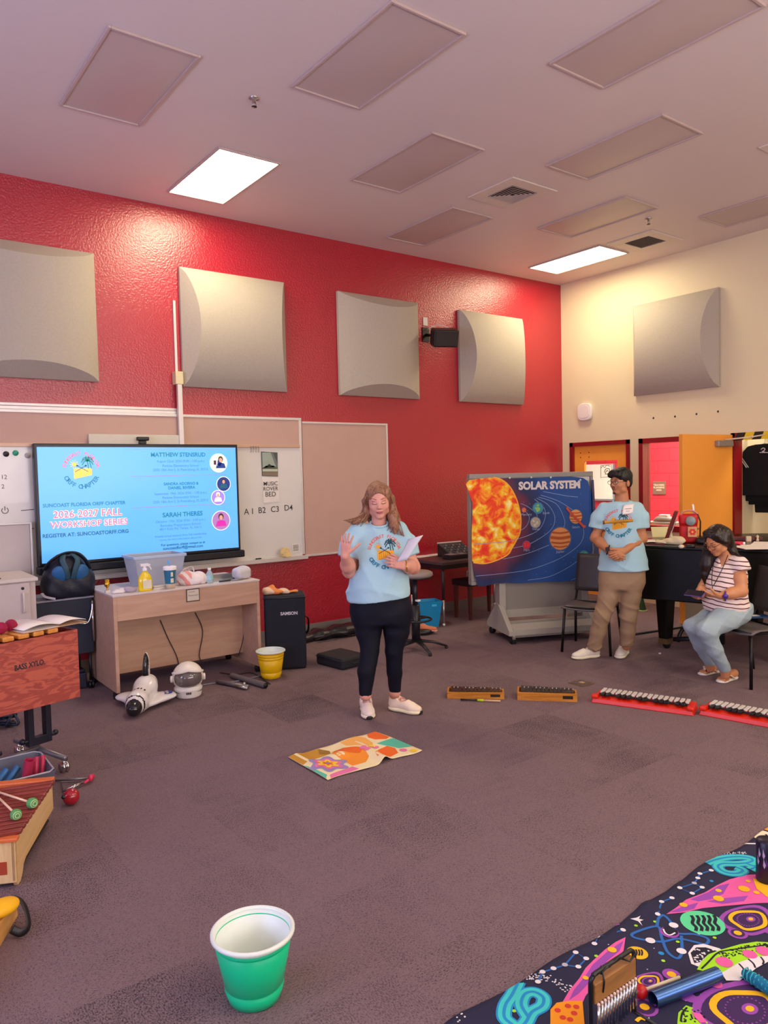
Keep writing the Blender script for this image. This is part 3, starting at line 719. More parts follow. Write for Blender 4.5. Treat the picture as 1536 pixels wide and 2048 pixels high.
def stw(tx, px, py, wpx, mi, bold=0, k=1):
    vs, fs = text2d(tx, 1.0, bold=bold); w = max(v[0] for v in vs)-min(v[0] for v in vs); xa_, _ = TQ(px-wpx/2, py); xb_, _ = TQ(px+wpx/2, py); s_ = (xb_-xa_)/w
    x, z = TQ(px, py); x = (xa_+xb_)/2; sc.put([(x+a*s_, z+(b-.36)*s_) for a, b in vs], fs, mi, k)
stw('SUNCOAST FLORIDA ORFF CHAPTER', 168, 1008, 166, 0, .03)
for k, mi, bo in ((1, 2, .055), (2, 1, .012)):
    stw('2026-2027 FALL', 175, 1026, 138, mi, bo, k); stw('WORKSHOP SERIES', 178, 1046, 156, mi, bo, k)
stw('REGISTER AT: SUNCOASTORFF.ORG', 171, 1067, 172, 3, .022)
stw('MATTHEW STENSRUD', 356, 909, 109, 0, .03); stw('SANDRA ADORNO &', 362, 967, 70, 0, .03); stw('DANIEL RIVERA', 363, 975, 54, 0, .03); stw('SARAH THERES', 365, 1028, 80, 0, .03)
for py, w, tx in ((922, 95, 'August 22nd, 2026 (9:00 - 1:00 p.m.)'), (931, 72, 'Perkins Elementary School'), (939, 110, '2205 18th Ave S, St Petersburg, FL 33712'),
                  (986, 104, 'September 19th, 2026 (9:00 - 1:00 p.m.)'), (994, 72, 'Perkins Elementary School'), (1002, 110, '2205 18th Ave S, St Petersburg, FL 33712'),
                  (1041, 98, 'October 17th, 2026 (9:00 - 3:00 p.m.)'), (1049, 80, 'Berkeley Preparatory School'), (1056, 84, '4811 Kelly Rd, Tampa, FL 33615'),
                  (1070, 104, 'Weekly virtual sessions from Fall membership'), (1077, 84, 'classes, for more information, please visit')):
    stw(tx, 361, py, w, 12, .0)
stw('For questions, please contact us at', 366, 1087, 88, 3, .02); stw('suncoastflorff@gmail.com', 366, 1094, 80, 3, .02)
for y0_, xa, xb in ((898, 255, 470), (953, 262, 452), (1016, 265, 456)):
    a = TQ(xa, y0_); b = TQ(xb, y0_-2); sc.line([a, (b[0], a[1])], .004, 4)
def logo(P, cx, cz, R, mi_top, mi_bot, mi_y, mi_palm, mi_sun, mi_st, k=1):
    P.arc('SUNCOAST FLORIDA', cx, cz, R*.84, R*.27, mi_top, pi/2, .178, k, bold=.025)
    P.arc('ORFF CHAPTER', cx, cz-.02*R, R*1.02, R*.34, mi_bot, -pi/2, .195, k, bold=.03, inward=True)
    bars = 8
    for i in range(bars):
        xa = cx-R*.42+R*.98*i/bars; xb = xa+R*.98/bars*(.92); u = i/bars
        n_ = 6; zl = cz-R*.48+u*R*.20; vs = [(x_, zl+(cz+R*.10-zl)*j/n_) for j in range(n_+1) for x_ in (xa, xb)]; P.put(vs, [(2*j, 2*j+1, 2*j+3, 2*j+2) for j in range(n_)], mi_y, k)
    P.disc(cx-R*.38, cz+R*.32, R*.12, R*.12, mi_sun, k)
    for i in range(10):
        w = i*pi/5; P.line([(cx-R*.38+R*.16*math.cos(w), cz+R*.32+R*.16*math.sin(w)), (cx-R*.38+R*.23*math.cos(w), cz+R*.32+R*.23*math.sin(w))], R*.035, mi_sun, k)
    for sg in (0, .13):
        P.line(smooth_line([(cx+R*(.32+sg), cz+R*.52), (cx+R*(.36+sg), cz+R*.30), (cx+R*(.38+sg*1.3), cz+R*.08)]), R*.05, mi_palm, k)
    for i in range(8):
        w = -.5+i*.6; l = R*.34
        P.line(smooth_line([(cx+R*.34, cz+R*.50), (cx+R*.34+l*.6*math.cos(w), cz+R*.52+l*.55*math.sin(w)+R*.05), (cx+R*.34+l*math.cos(w), cz+R*.44+l*.75*math.sin(w)-R*.03)], 4), [R*.07]*8+[R*.01] if False else R*.06, mi_palm, k)
    P.line([(cx+R*(-.22+.58*i/8), cz+R*(.24-.34*i/8)) for i in range(9)], R*.035, mi_st, k+1); P.line([(cx+R*(.24-.58*i/8), cz+R*(.24-.34*i/8)) for i in range(9)], R*.035, mi_st, k+1)
    P.disc(cx-R*.22, cz+R*.24, R*.06, R*.05, mi_st, k+1); P.disc(cx+R*.24, cz+R*.24, R*.06, R*.05, mi_st, k+1)
lx, lz = TQ(163, 940); logo(sc, lx, lz, .155, 1, 0, 5, 6, 5, 3)
def portrait(px, py, r, bg, shirt, hair, two=False):
    x, z = TQ(px, py); sc.disc(x, z, r+.006, r+.006, 2, 1, 28); sc.disc(x, z, r, r, bg, 2, 28)
    if two:
        sc.poly([(x-r*.75, z-r*.3), (x-.1*r, z-r*.3), (x-.1*r, z+r*.5), (x-r*.75, z+r*.5)], 2, 3)
        sc.poly([(x-.6*r, z-.2*r), (x-.3*r, z-.2*r), (x-.3*r, z+.3*r), (x-.6*r, z+.3*r)], 10, 4); sc.disc(x+.1*r, z+.05*r, .25*r, .4*r, shirt, 3); x += r*.25
    pts = [(x-r*.62, z-r*.6), (x-r*.45, z-.05*r), (x, z+.05*r), (x+r*.45, z-.05*r), (x+r*.62, z-r*.6)]
    sc.poly(pts, shirt, 3)
    sc.disc(x, z+r*.42, r*.3, r*.36, hair, 4); sc.disc(x, z+r*.32, r*.2, r*.26, 9, 5)
portrait(437, 926, .085, 11, 7, 10, True); portrait(447, 968, .068, 7, 3, 10); portrait(436, 995, .066, 13, 2, 11); portrait(442, 1041, .09, 4, 8, 10)
sc.mb.build('slide_content', SM, tv)
bp = Print(lambda u, v, k: (u, -.0206, v))
bp.text('Promethean', 0.0, .022, .028, 0)
for i in range(7): bp.rect(-.075+.025*i, -.004, -.065+.025*i, .006, 0)
bp.mb.build('front_marks', mat('bar_print', 'a9adb8', .4), tv)
# things on the walls
t = thing('wall_speaker', 'black speaker on a swivel bracket on the red wall', 'speaker', (5.86, D, 3.33))
MB().T.__class__
mb = MB(); mb.T = M4((.08, -.25, -.03), Rz(-.45) @ Rx(.35)); mb.bx((-.15, -.10, -.10), (.15, .10, .10)); mb.build('enclosure', mat('speaker_black', '16110f', .45), t, bevel=.02)
mb = MB(); mb.T = M4((.08, -.25, -.03), Rz(-.45) @ Rx(.35)); mb.bx((-.13, -.112, -.085), (.13, -.10, .085)); mb.build('grille', mat('speaker_grille', '2a211e', .7), t, bevel=.004)
MB().rod((0, 0, .03), (.02, -.18, .0), .018).bx((-.05, -.012, -.05), (.05, 0, .12)).build('bracket', MATS['speaker_black'], t)
MB().tube(smooth_line([(.02, -.02, .1), (.1, -.12, .14), (.2, -.2, .1), (.16, -.2, .03)]), .004).build('cable', M_WHITE, t)
tagm(MB().bx((-.035, -.008, 0), (.035, 0, .10)), 'outlet_plate', mat('plate_white', 'd9cfc8', .4), 'white wall plate above the black speaker', 'wall plate', (5.86, D, 3.47), bevel=.002)
p = gx(1172, 824, XW)
t = thing('intercom_speaker', 'white rounded wall speaker on the cream wall by the corner', 'wall speaker', (XW, p.y, p.z), -pi/2)
def squircle(r, n=40, e=3.0): return [(r*math.copysign(abs(math.cos(w))**(2/e), math.cos(w)), r*math.copysign(abs(math.sin(w))**(2/e), math.sin(w))) for w in [2*pi*i/n for i in range(n)]]
mb = MB(); mb.T = Matrix.Rotation(pi/2, 4, 'X'); mb.prism(squircle(.118), 0, .045); mb.build('housing', mat('cool_white_plastic', 'efe6e2', .4), t, bevel=.012)
mb = MB(); mb.T = Matrix.Rotation(pi/2, 4, 'X'); mb.prism(squircle(.085), .044, .05); mb.build('grille', mat('cool_white_plastic', '', 0), t, bevel=.002)
p = gy(937, 1150, D)
tagm(MB().bx((-.036, -.008, -.058), (.036, 0, .058)).bx((-.02, -.011, -.04), (.02, -.008, -.006), 1).bx((-.02, -.011, .006), (.02, -.008, .04), 1), 'outlet_plate', [mat('plate_pink', 'b79a9c', .4), mat('socket', '8c7478', .4)], 'wall socket plate on the red wall under the table', 'wall socket', (p.x, D, p.z), bevel=.002)
for (px, py) in ((1307, 836), (1350, 833), (1393, 828), (1436, 823)):
    p = gx(px, py, XW); tagm(MB().ball((0, 0, 0), (.004, .012, .014), n=8).rod((0, 0, 0), (-.02, 0, -.004), .003, n=6), 'wall_hook', mat('dark_metal', '', 0), 'tiny screw hook in the row above the doors', 'hook', (XW, p.y, p.z), group='screw hooks above the doors')
# ================================================================== LEFT SIDE OF THE ROOM
P_BLACK = mat('black_plastic', '', 0)
M_RUBBER = mat('black_rubber', '121214', .7)
def caster(mb, c, r=.028, mi=0, ax=0.0):
    c = Vector(c); d = Vector((math.cos(ax), math.sin(ax), 0))
    for s in (-1, 1):
        q = c+d*s*.012; mb.lathe([(0, -.008), (r, -.008), (r, .008), (0, .008)], q, mi, 18, rot=Rz(ax) @ Ry(pi/2))
    mb.rod(c, c+Vector((0, 0, r+.02)), .009, mi)
# ---- cream storage cabinet
M_CAB = mat('cream_laminate', 'c9bab4', .5, var=.02)
ck = thing('storage_cabinet', 'cream laminate storage cabinet with a long handle, at the left edge', 'cabinet', (.45, 6.20, 0))
MB().bx((0, .018, .06), (.83, .60, .955)).build('body', M_CAB, ck, bevel=.003)
MB().bx((-.01, -.012, .955), (.845, .61, .98)).build('top', mat('cabinet_top', 'd6cac0', .45), ck, bevel=.003)
MB().bx((.02, .03, 0), (.81, .58, .06)).build('plinth', mat('plinth_dark', '35303a', .6), ck)
dr = MB().bx((.36, -.002, .075), (.785, .018, .945)).build('door', M_CAB, ck, bevel=.002)
MB().tube(smooth_line([(.735, -.002, .865), (.735, -.03, .855), (.735, -.03, .735), (.735, -.002, .725)], 4), .008).build('handle', mat('handle_cream', 'cfc4b8', .4), dr)
MB().lathe([(0, 0), (.011, 0), (.011, .005), (0, .005)], (.735, -.002, .905), rot=Rx(pi/2)).build('lock', P_BLACK, dr)
t = thing('document_camera', 'thin black gooseneck document camera standing on the cream cabinet', 'document camera', (1.03, 6.32, .98))
MB().tube(smooth_line([(0, 0, 0), (0, 0, .25), (-.03, 0, .33), (-.12, 0, .345), (-.45, 0, .345)], 6), .0045).build('gooseneck', P_BLACK, t)
MB().tube([(-.002, -.005, .13), (-.022, -.01, .06), (-.035, -.01, -.0+.015)], [.008, .016, .006], flat=.5).build('camera_head', P_BLACK, t)
MB().lathe([(0, 0), (.03, 0), (.03, .006), (0, .008)]).build('base', P_BLACK, t)
t = thing('wall_panel', 'off-white raised panel on the white board behind the cream cabinet', 'panel', (1.02, D-.045, .93))
MB().bx((-.6, -.025, 0), (.37, 0, .43)).build('panel', mat('panel_offwhite', 'c2b6b2', .5), t, bevel=.01)
MB().bx((-.6, -.034, -.015), (.385, -.002, .0)).bx((.37, -.034, 0), (.385, -.002, .43)).bx((-.6, -.034, .43), (.385, -.002, .445)).build('frame', M_WHITE, t, bevel=.003)
# ---- charcoal cart with the backpack
M_CHAR = mat('charcoal_fabric', '232a3a', .7)
ct = thing('rolling_cart', 'dark charcoal rolling cart behind the bass xylophone', 'cart', (1.575, 6.52, 0))
MB().bx((-.27, -.17, .30), (.16, .23, .755)).build('body', M_CHAR, ct, bevel=.008)
MB().bx((-.27, -.18, .755), (.17, .24, .77)).build('top', mat('cart_top_grey', '8f8f9c', .5), ct, bevel=.003)
for sx, sy in ((-.24, -.14), (.13, -.14), (-.24, .2), (.13, .2)):
    m = MB().rod((sx, sy, .31), (sx, sy, .07), .012); caster(m, (sx, sy, .03)); m.build('leg', P_BLACK, ct)
MB().tube(smooth_line([(.15, -.19, .73), (.145, -.20, .66), (.105, -.21, .56), (.03, -.21, .565)], 5), .006).rod((.15, -.19, .73), (.15, -.19, .40), .010).build('handle', M_CHROME, ct)
# small lower gear under the cart
tagm(MB().bx((-.15, -.1, 0), (.12, .1, .13)).bx((-.14, -.09, .13), (.11, .09, .16)), 'equipment_box', mat('navy_box', '1c2238', .6), 'dark equipment box on the floor under the charcoal cart', 'box', (1.56, 6.50, 0), bevel=.01)
# backpack
bk = thing('backpack', 'dark navy backpack with blue panels standing on the charcoal cart', 'backpack', (1.565, 6.43, .77), -.05)
b = Blob(.05).ell((0, 0, .12), (.20, .11, .16)).ell((0, .0, .24), (.15, .095, .12)).ell((-.09, -.04, .12), (.10, .09, .14)).ell((.1, -.04, .12), (.1, .09, .13)).box((0, 0, .06), (.18, .10, .055), .05)
b.cut.append(lambda X, Y, Z: -Z+.002)
blob_obj('pack_body', b.mesh(.011, lambda X, Y, Z: .004*np.sin(40*X+20*Z)*np.sin(30*Z+9)), mat('navy_nylon', '0e1426', .5, bump=.2), bk)
for s, bx_ in ((-1, -.075), (1, .085)):
    b = Blob(.03).ell((bx_, -.115, .20), (.062, .03, .075), rot=eul(.35, 0, s*.3)); blob_obj('front_pocket', b.mesh(.008), mat('blue_nylon', '1f5f96', .5, bump=.2), bk)
    MB().tube(smooth_line([(bx_*.4, -.06, .355), (bx_*.7, -.13, .31), (bx_*.45, -.155, .24), (bx_*.25, -.13, .16)], 6), .022, flat=.35).build('strap', mat('strap_teal', '234a5c', .6), bk)
MB().tube(smooth_line([(-.17, -.02, .24), (-.13, -.08, .31), (-.03, -.07, .36), (.07, -.06, .355), (.13, -.07, .30), (.17, -.05, .22)], 6), .018, flat=.5).build('top_handle', mat('navy_nylon', '', 0), bk)
MB().tube(smooth_line([(-.21, -.1, .06), (-.19, -.13, .035), (-.12, -.14, .012)], 5), .014, flat=.5).build('side_strap', mat('strap_grey', 'a9a4b4', .6), bk)
# ---- teacher desk
M_DESK = wood('maple_laminate', 'c09880', 'caa48a', 'X', 1.6, .45)
M_EDGE = mat('desk_edge', 'd5c8c4', .4)
DX, DY, DW, DD, DZ = 1.755, 5.865, 1.255, .70, .82
dk = thing('teacher_desk', 'maple teacher desk on casters seen from its back panel, covered in clutter', 'desk', (DX, DY, 0))
for x in (0, DW-.028): MB().bx((x, 0, .055), (x+.028, DD, DZ-.015)).build('side_panel', M_DESK, dk, bevel=.002)
MB().bx((.028, .0, .615), (DW-.028, .02, DZ-.015)).build('apron', M_DESK, dk, bevel=.002)
MB().bx((.028, .30, .13), (DW-.028, .318, .80)).build('modesty_panel', M_DESK, dk)
MB().bx((-.004, -.004, DZ-.015), (DW+.004, DD, DZ)).build('desktop', M_EDGE, dk, bevel=.003)
for x in (.014, DW-.014):
    for y in (.05, DD-.05):
        m = MB(); caster(m, (x, y, .029)); m.build('caster', M_RUBBER, dk)
m = MB(); m.bx((DW*.5-.04, -.006, .70), (DW*.5+.075, -.001, .805), 0).bx((DW*.5-.033, -.0085, .708), (DW*.5+.067, -.006, .798), 1).build('name_label', [mat('label_brown', '5c4334', .5), mat('label_cream', 'd8ccbc', .6)], dk)
pr = Print(lambda u, v, k: (u, -.009, v)); pr.text('Reserved', DW*.5+.018, .745, .022, 0); pr.line([(DW*.5-.02, .780), (DW*.5+.03, .781)], .003, 0); pr.mb.build('lettering', mat('label_ink', '6b6058', .6), dk)
for pts in ([(320, 1240), (335, 1275), (352, 1310), (357, 1330)], [(390, 1225), (405, 1262), (398, 1310), (407, 1328)], [(491, 1212), (486, 1275), (476, 1312)]):
    tagm(MB().tube([tuple(q-Vector((0, .006, 0))) for q in smooth_line([gy(x, y, DY+.295) for x, y in pts], 5)], .004), 'power_cord', mat('cord_dark', '3a2f35', .6), {320: 'double cord hanging on the desk panel behind the helmet', 390: 'wavy dark cord in the middle of the desk panel', 491: 'dark cord near the right side panel of the desk'}[pts[0][0]], 'cord', (0, 0, 0))
def on_desk(px, dy): p = gy(px, 1180, DY+dy); return (p.x, DY+dy, DZ)
M_CLEAR = mat('clear_plastic', 'c3cad6', .25, var=.02, alpha=.62)
# clear tub
x, y, z = on_desk(311, .45)
tb = thing('plastic_tub', 'clear grey plastic storage tub standing at the back of the desk', 'tub', (x, y, z))
m = MB(); w0, w1, d0, d1, h = .175, .215, .12, .15, .25
def tubwall(m, w0, d0, w1, d1, h, t=.004):
    for (a, b_) in (((-1, -1), (1, -1)), ((1, -1), (1, 1)), ((1, 1), (-1, 1)), ((-1, 1), (-1, -1))):
        m.add([(a[0]*w0, a[1]*d0, 0), (b_[0]*w0, b_[1]*d0, 0), (b_[0]*w1, b_[1]*d1, h), (a[0]*w1, a[1]*d1, h)], [(0, 1, 2, 3)])
    m.add([(-w0, -d0, 0), (w0, -d0, 0), (w0, d0, 0), (-w0, d0, 0)], [(3, 2, 1, 0)])
tubwall(m, w0, d0, w1, d1, h); m.build('tub_wall', M_CLEAR, tb, solid=.004)
MB().bx((-w1-.012, -d1-.012, h-.02), (w1+.012, -d1, h+.005)).bx((-w1-.012, d1, h-.02), (w1+.012, d1+.012, h+.005)).bx((-w1-.012, -d1, h-.02), (-w1, d1, h+.005)).bx((w1, -d1, h-.02), (w1+.012, d1, h+.005)).build('rim', mat('tub_rim', 'b3c4dc', .3), tb, bevel=.004)
# spray bottle
x, y, z = on_desk(291, .08)
sb = thing('spray_bottle', 'yellow cleaning spray bottle with a white trigger on the desk', 'spray bottle', (x, y, z))
m = MB(); m.T = Matrix.Diagonal((1, .62, 1, 1))
m.lathe([(0, 0), (.052, 0), (.056, .01), (.056, .09), (.048, .115), (.022, .15), (.016, .165), (0, .165)]); m.build('bottle', mat('yellow_liquid', 'f2d116', .25, coat=.5), sb)
MB().bx((-.03, -.037, .02), (.038, -.0345, .088)).build('label', mat('label_pale', 'e4dcc0', .5), sb)
MB().lathe([(.018, .16), (.018, .182), (.011, .185), (.011, .2)]).bx((-.035, -.012, .197), (.03, .012, .218)).bx((.005, -.008, .20), (.045, .008, .212)).tube([(.03, 0, .2), (.045, 0, .185), (.052, 0, .165)], .005).build('trigger_head', mat('white_plastic', 'f3efee', .35), sb, bevel=.002)
# blue cup with straw
x, y, z = on_desk(341, .06)
cup = thing('travel_cup', 'large blue paper cup with a white lid and straw on the desk', 'cup', (x, y, z))
MB().lathe([(0, 0), (.034, 0), (.04, .04)]).build('cup_base', mat('cup_cream', 'd9c5a8', .5), cup)
MB().lathe([(.04, .04), (.049, .155)]).build('cup_sleeve', mat('cup_blue', '1f6f92', .4), cup)
MB().bx((-.012, -.046, .05), (.012, -.041, .085)).bx((-.010, -.0475, .10), (.008, -.0435, .135)).build('cup_label', mat('label_pale', '', 0), cup)
MB().lathe([(.053, .152), (.053, .178), (.047, .182), (0, .182)]).build('lid', mat('white_plastic', '', 0), cup)
MB().rod((0, 0, .18), (-.008, 0, .225), .004).ball((-.008, 0, .215), (.012, .008, .018)).build('straw', mat('straw_blue', '5aa7e0', .4), cup)
# plastic bag
x, y, z = on_desk(385, .16)
pb = thing('plastic_bag', 'white plastic carrier bag with red print lying on the desk', 'bag', (x, y, z))
b = Blob(.04).ell((0, 0, .035), (.13, .08, .05)).ell((-.05, 0, .06), (.07, .06, .06)).ell((.06, 0, .045), (.07, .06, .05)); b.cut.append(lambda X, Y, Z: -Z)
V, f = b.mesh(.008, lambda X, Y, Z: .006*np.sin(70*X+30*Y)*np.sin(60*Z+25*X))
blob_obj('bag_body', (V, f), [mat('bag_white', 'ece2e4', .35), mat('bag_red', 'e89a94', .4)], pb, mi=lambda c: ((c[:, 0] < -.03) & (np.sin(90*c[:, 0]+60*c[:, 2]) > -.1)).astype(int))
MB().tube(smooth_line([(-.09, 0, .08), (-.075, -.01, .13), (-.04, -.01, .14), (-.02, 0, .10)], 5), .007, flat=.4).tube(smooth_line([(-.06, .02, .10), (-.03, 0, .145), (.01, 0, .14), (.02, 0, .085)], 5), .007, flat=.4).build('bag_handle', mat('bag_white', '', 0), pb)
# small water bottle
x, y, z = on_desk(420, .12)
wb_ = thing('water_bottle', 'small clear water bottle on the desk beside the plastic bag', 'bottle', (x, y, z))
MB().lathe([(0, 0), (.03, 0), (.031, .01), (.029, .05), (.031, .075), (.013, .105), (.012, .115)]).build('bottle', mat('bottle_clear', 'bcd9e4', .1, alpha=.7), wb_)
MB().lathe([(.0315, .03), (.0315, .065)]).build('label', mat('label_aqua', '9fd3e0', .4), wb_)
MB().lathe([(.014, .112), (.014, .128), (0, .128)]).build('cap', mat('white_plastic', '', 0), wb_)
# projector-like white dispenser
x, y, z = on_desk(484, .14)
b = Blob(.03).box((0, 0, .05), (.075, .06, .05), .035).ell((.02, 0, .07), (.055, .05, .045)); b.cut.append(lambda X, Y, Z: -Z)
tag(blob_obj('tissue_dispenser', b.mesh(.007), mat('frosted_white', 'cfcdd0', .35), None, loc=(x, y, z), rotz=.2), 'rounded frosted white container at the right end of the desk', 'container')
x, y, z = on_desk(450, .22)
t = thing('metal_tray', 'long silver tray holding dark tools on the desk', 'tray', (x, y, z), .03)
MB().bx((-.17, -.06, 0), (.12, .06, .006)).bx((-.17, .055, 0), (.12, .06, .045)).bx((-.17, -.06, 0), (-.165, .06, .03)).build('tray', M_STEEL, t, bevel=.001)
for i in range(6): tagm(MB().rod((0, 0, 0), (.10, .01, .004), .007), 'marker', mat(['marker_black', 'marker_grey'][i % 2], ['26262c', '8d9096'][i % 2], .4), 'dark marker lying in a loose row in front of the white container', 'marker', (x-.12+.04*i, y-.15+.012*(i % 3), DZ+.009), rotz=.3*(i % 3)-.2, group='markers on the desk')
x, y, z = on_desk(212, .20)
t = thing('trophy', 'tiny gold trophy figure at the left corner of the desk', 'trophy', (x+.01, y, z))
MB().bx((-.018, -.018, 0), (.018, .018, .02)).build('base', mat('trophy_base', 'd8cfc8', .4), t, bevel=.002)
MB().lathe([(.012, .02), (.006, .03), (.006, .04), (.02, .055), (.022, .08), (.016, .085), (.02, .105), (0, .105)], n=16).build('cup', mat('gold', 'd8a63c', .25, .9), t)
x, y, z = on_desk(238, .12)
t = thing('tissue_wad', 'crumpled white tissue at the left of the desk top', 'tissue', (x, y, z))
b = Blob(.02).ell((0, 0, .01), (.06, .04, .018)).ell((.04, .01, .016), (.03, .03, .02)); b.cut.append(lambda X, Y, Z: -Z)
blob_obj('wad', b.mesh(.006, lambda X, Y, Z: .004*np.sin(90*X)*np.sin(80*Y+60*Z)), mat('tissue_white', 'ded6da', .8), t)
x, y, z = on_desk(262, .10)
b = Blob(.02).ell((0, 0, .016), (.045, .03, .022)).ell((-.03, .0, .03), (.025, .02, .018)); b.cut.append(lambda X, Y, Z: -Z)
tag(blob_obj('cloth_bundle', b.mesh(.006), mat('lilac_cloth', 'a89cae', .8), None, loc=(x, y, z)), 'small lilac and white cloth bundle beside the spray bottle', 'cloth')
x, y, z = on_desk(318, .12)
tagm(MB().bx((-.06, -.03, 0), (.06, .03, .012)).bx((-.055, -.028, .014), (.055, .028, .024)), 'notepad', mat('notepad_white', 'd8d2c4', .6), 'small white notepad between the spray bottle and the blue cup', 'notepad', (x, y, z), rotz=.1, bevel=.001)
# ---- bass xylophone on its rolling stand
A = gz(155, 1253, .85); B_ = gz(0, 1283, .85); dirL = (B_-A).normalized()
ang = math.atan2(-dirL.y, -dirL.x)
bx_ = thing('bass_xylophone', 'red plywood bass xylophone on a rolling stand, cut off by the left edge', 'xylophone', (A.x, A.y, 0), ang)
inv = Matrix.Rotation(-ang, 4, 'Z') @ Matrix.Translation((-A.x, -A.y, 0))
L_ = 1.25
def plywood():
    m = bpy.data.materials.new('red_plywood'); m.use_nodes = True; nt = m.node_tree; N = nt.nodes; b = N['Principled BSDF']; L = nt.links.new
    tc = N.new('ShaderNodeTexCoord'); mp = N.new('ShaderNodeMapping'); mp.inputs['Scale'].default_value = (3.2, 3.2, 13)
    nz = N.new('ShaderNodeTexNoise'); nz.inputs['Scale'].default_value = 1.6; nz.inputs['Detail'].default_value = 3; nz.inputs['Distortion'].default_value = .8
    w = N.new('ShaderNodeMath'); w.operation = 'MULTIPLY'; w.inputs[1].default_value = 30
    f = N.new('ShaderNodeMath'); f.operation = 'SINE'
    cr = N.new('ShaderNodeValToRGB'); cr.color_ramp.elements[0].position = .2; cr.color_ramp.elements[1].position = .75
    cr.color_ramp.elements[0].color = lin('c2604e')+(1,); cr.color_ramp.elements[1].color = lin('a5483e')+(1,)
    ad = N.new('ShaderNodeMath'); ad.operation = 'MULTIPLY_ADD'; ad.inputs[1].default_value = .5; ad.inputs[2].default_value = .5
    L(tc.outputs['Object'], mp.inputs[0]); L(mp.outputs[0], nz.inputs['Vector']); L(nz.outputs[0], w.inputs[0]); L(w.outputs[0], f.inputs[0]); L(f.outputs[0], ad.inputs[0]); L(ad.outputs[0], cr.inputs[0]); L(cr.outputs[0], b.inputs['Base Color'])
    b.inputs['Roughness'].default_value = .5; return m
# panel: x from -L_ to 0 (left to right), top z .83; bottom rises to the right
def zb(x): return .40-.10*x/L_*-1*-1 if False else .425+.0*x
botR, botL = .43, .455
bw = lambda x: .19+.36*(-x/L_)            # width of the box at x (narrow at the right end)
m = MB(); m.add([(-L_, 0, botL), (0, 0, botR), (0, 0, .835), (-L_, 0, .835), (-L_, .02, botL), (0, .02, botR), (0, .02, .835), (-L_, .02, .835)], [(0, 1, 2, 3), (7, 6, 5, 4), (0, 4, 5, 1), (1, 5, 6, 2), (2, 6, 7, 3), (3, 7, 4, 0)])
fp = m.build('front_panel', plywood(), bx_, bevel=.003)
m = MB(); m.add([(-L_, bw(-L_)-.02, botL), (0, bw(0)-.02, botR), (0, bw(0)-.02, .835), (-L_, bw(-L_)-.02, .835), (-L_, bw(-L_), botL), (0, bw(0), botR), (0, bw(0), .835), (-L_, bw(-L_), .835)], [(0, 1, 2, 3), (7, 6, 5, 4), (0, 4, 5, 1), (1, 5, 6, 2), (2, 6, 7, 3), (3, 7, 4, 0)])
m.bx((-.02, .02, botR), (0, bw(0)-.02, .835)); m.bx((-L_, .02, botL), (-L_+.02, bw(-L_)-.02, .835))
m.add([(-L_+.02, .02, botL), (-.02, .02, botR), (-.02, bw(0)-.02, botR), (-L_+.02, bw(-L_)-.02, botL)], [(0, 1, 2, 3)])
m.build('resonator_box', bpy.data.materials['red_plywood'], bx_)
M_BAR = wood('orange_rosewood', 'd98a3c', 'e8a452', 'Y', 3, .3)
nb = 13
for i in range(nb):
    x = -L_+.06+(L_-.22)*i/(nb-1); w = .062
    MB().bx((x-w/2, -.015, .842), (x+w/2, bw(x)+.01, .868)).build('tone_bar', M_BAR, bx_, bevel=.006)
pr = Print(lambda u, v, k: ((inv @ gplane(u, v, A, (-dirL.y, dirL.x, 0))).x, -.0012, gplane(u, v, A, (-dirL.y, dirL.x, 0)).z))
t0 = inv @ gplane(29, 1341, A, (-dirL.y, dirL.x, 0)); t1 = inv @ gplane(90, 1329, A, (-dirL.y, dirL.x, 0))
pw = Print(lambda u, v, k: (u, -.0012, v)); vs, fs = text2d('BASS XYLO.', 1.0, bold=.03); ww = max(v[0] for v in vs)-min(v[0] for v in vs); s_ = (t1.x-t0.x)/ww
pw.put([((t0.x+t1.x)/2+a*s_, (t0.z+t1.z)/2+b*s_*1.25) for a, b in vs], fs, 0); pw.mb.build('lettering', mat('navy_paint', '2a2430', .6), fp)
# stand: one end visible, the other end off the left edge
for xe in (-.10, -L_+.25):
    st_ = MB(); yb = .30
    for dx in (-.055, .055): st_.bx((xe+dx-.018, yb-.02, .12), (xe+dx+.018, yb+.03, botR+.02))
    st_.bx((xe-.05, yb-.02, .12), (xe+.05, yb+.02, .17)).rod((xe-.10, yb, .155), (xe-.06, yb, .155), .013).rod((xe+.06, yb, .155), (xe+.10, yb, .155), .013)
    st_.ball((xe-.105, yb, .16), .018).ball((xe+.105, yb, .16), .018)
    st_.build('stand_column', mat('stand_black', '15182a', .45), bx_, bevel=.003)
    f = MB().rod((xe, yb+.28, .085), (xe, yb-.28, .085), .016).build('stand_foot', mat('grey_tube', '8a8790', .35, .6), bx_)
    for yy in (yb-.26, yb+.24):
        c = MB(); caster(c, (xe, yy, .03), .03); c.build('caster', M_CHROME, f)
MB().rod((-.10, .30, .10), (-.34, .30, .09), .012, 1).rod((-.34, .30, .09), (-L_+.25, .30, .09), .02).lathe([(0, 0), (.03, 0), (.03, .015), (0, .015)], (-.36, .30, .13)).rod((-.36, .30, .1), (-.36, .30, .14), .008).build('crossbar', [mat('stand_black', '', 0), mat('grey_tube', '', 0)], bx_)
def W2(o, p): return o.matrix_world @ Vector(p)
def on_bass(x, y, z): p = Matrix.Translation((A.x, A.y, 0)) @ Matrix.Rotation(ang, 4, 'Z') @ Vector((x, y, z)); return p
q = on_bass(-.12, .12, .874)
bo = thing('open_book', 'open white music book lying on the right end of the bass xylophone', 'book', q, ang)
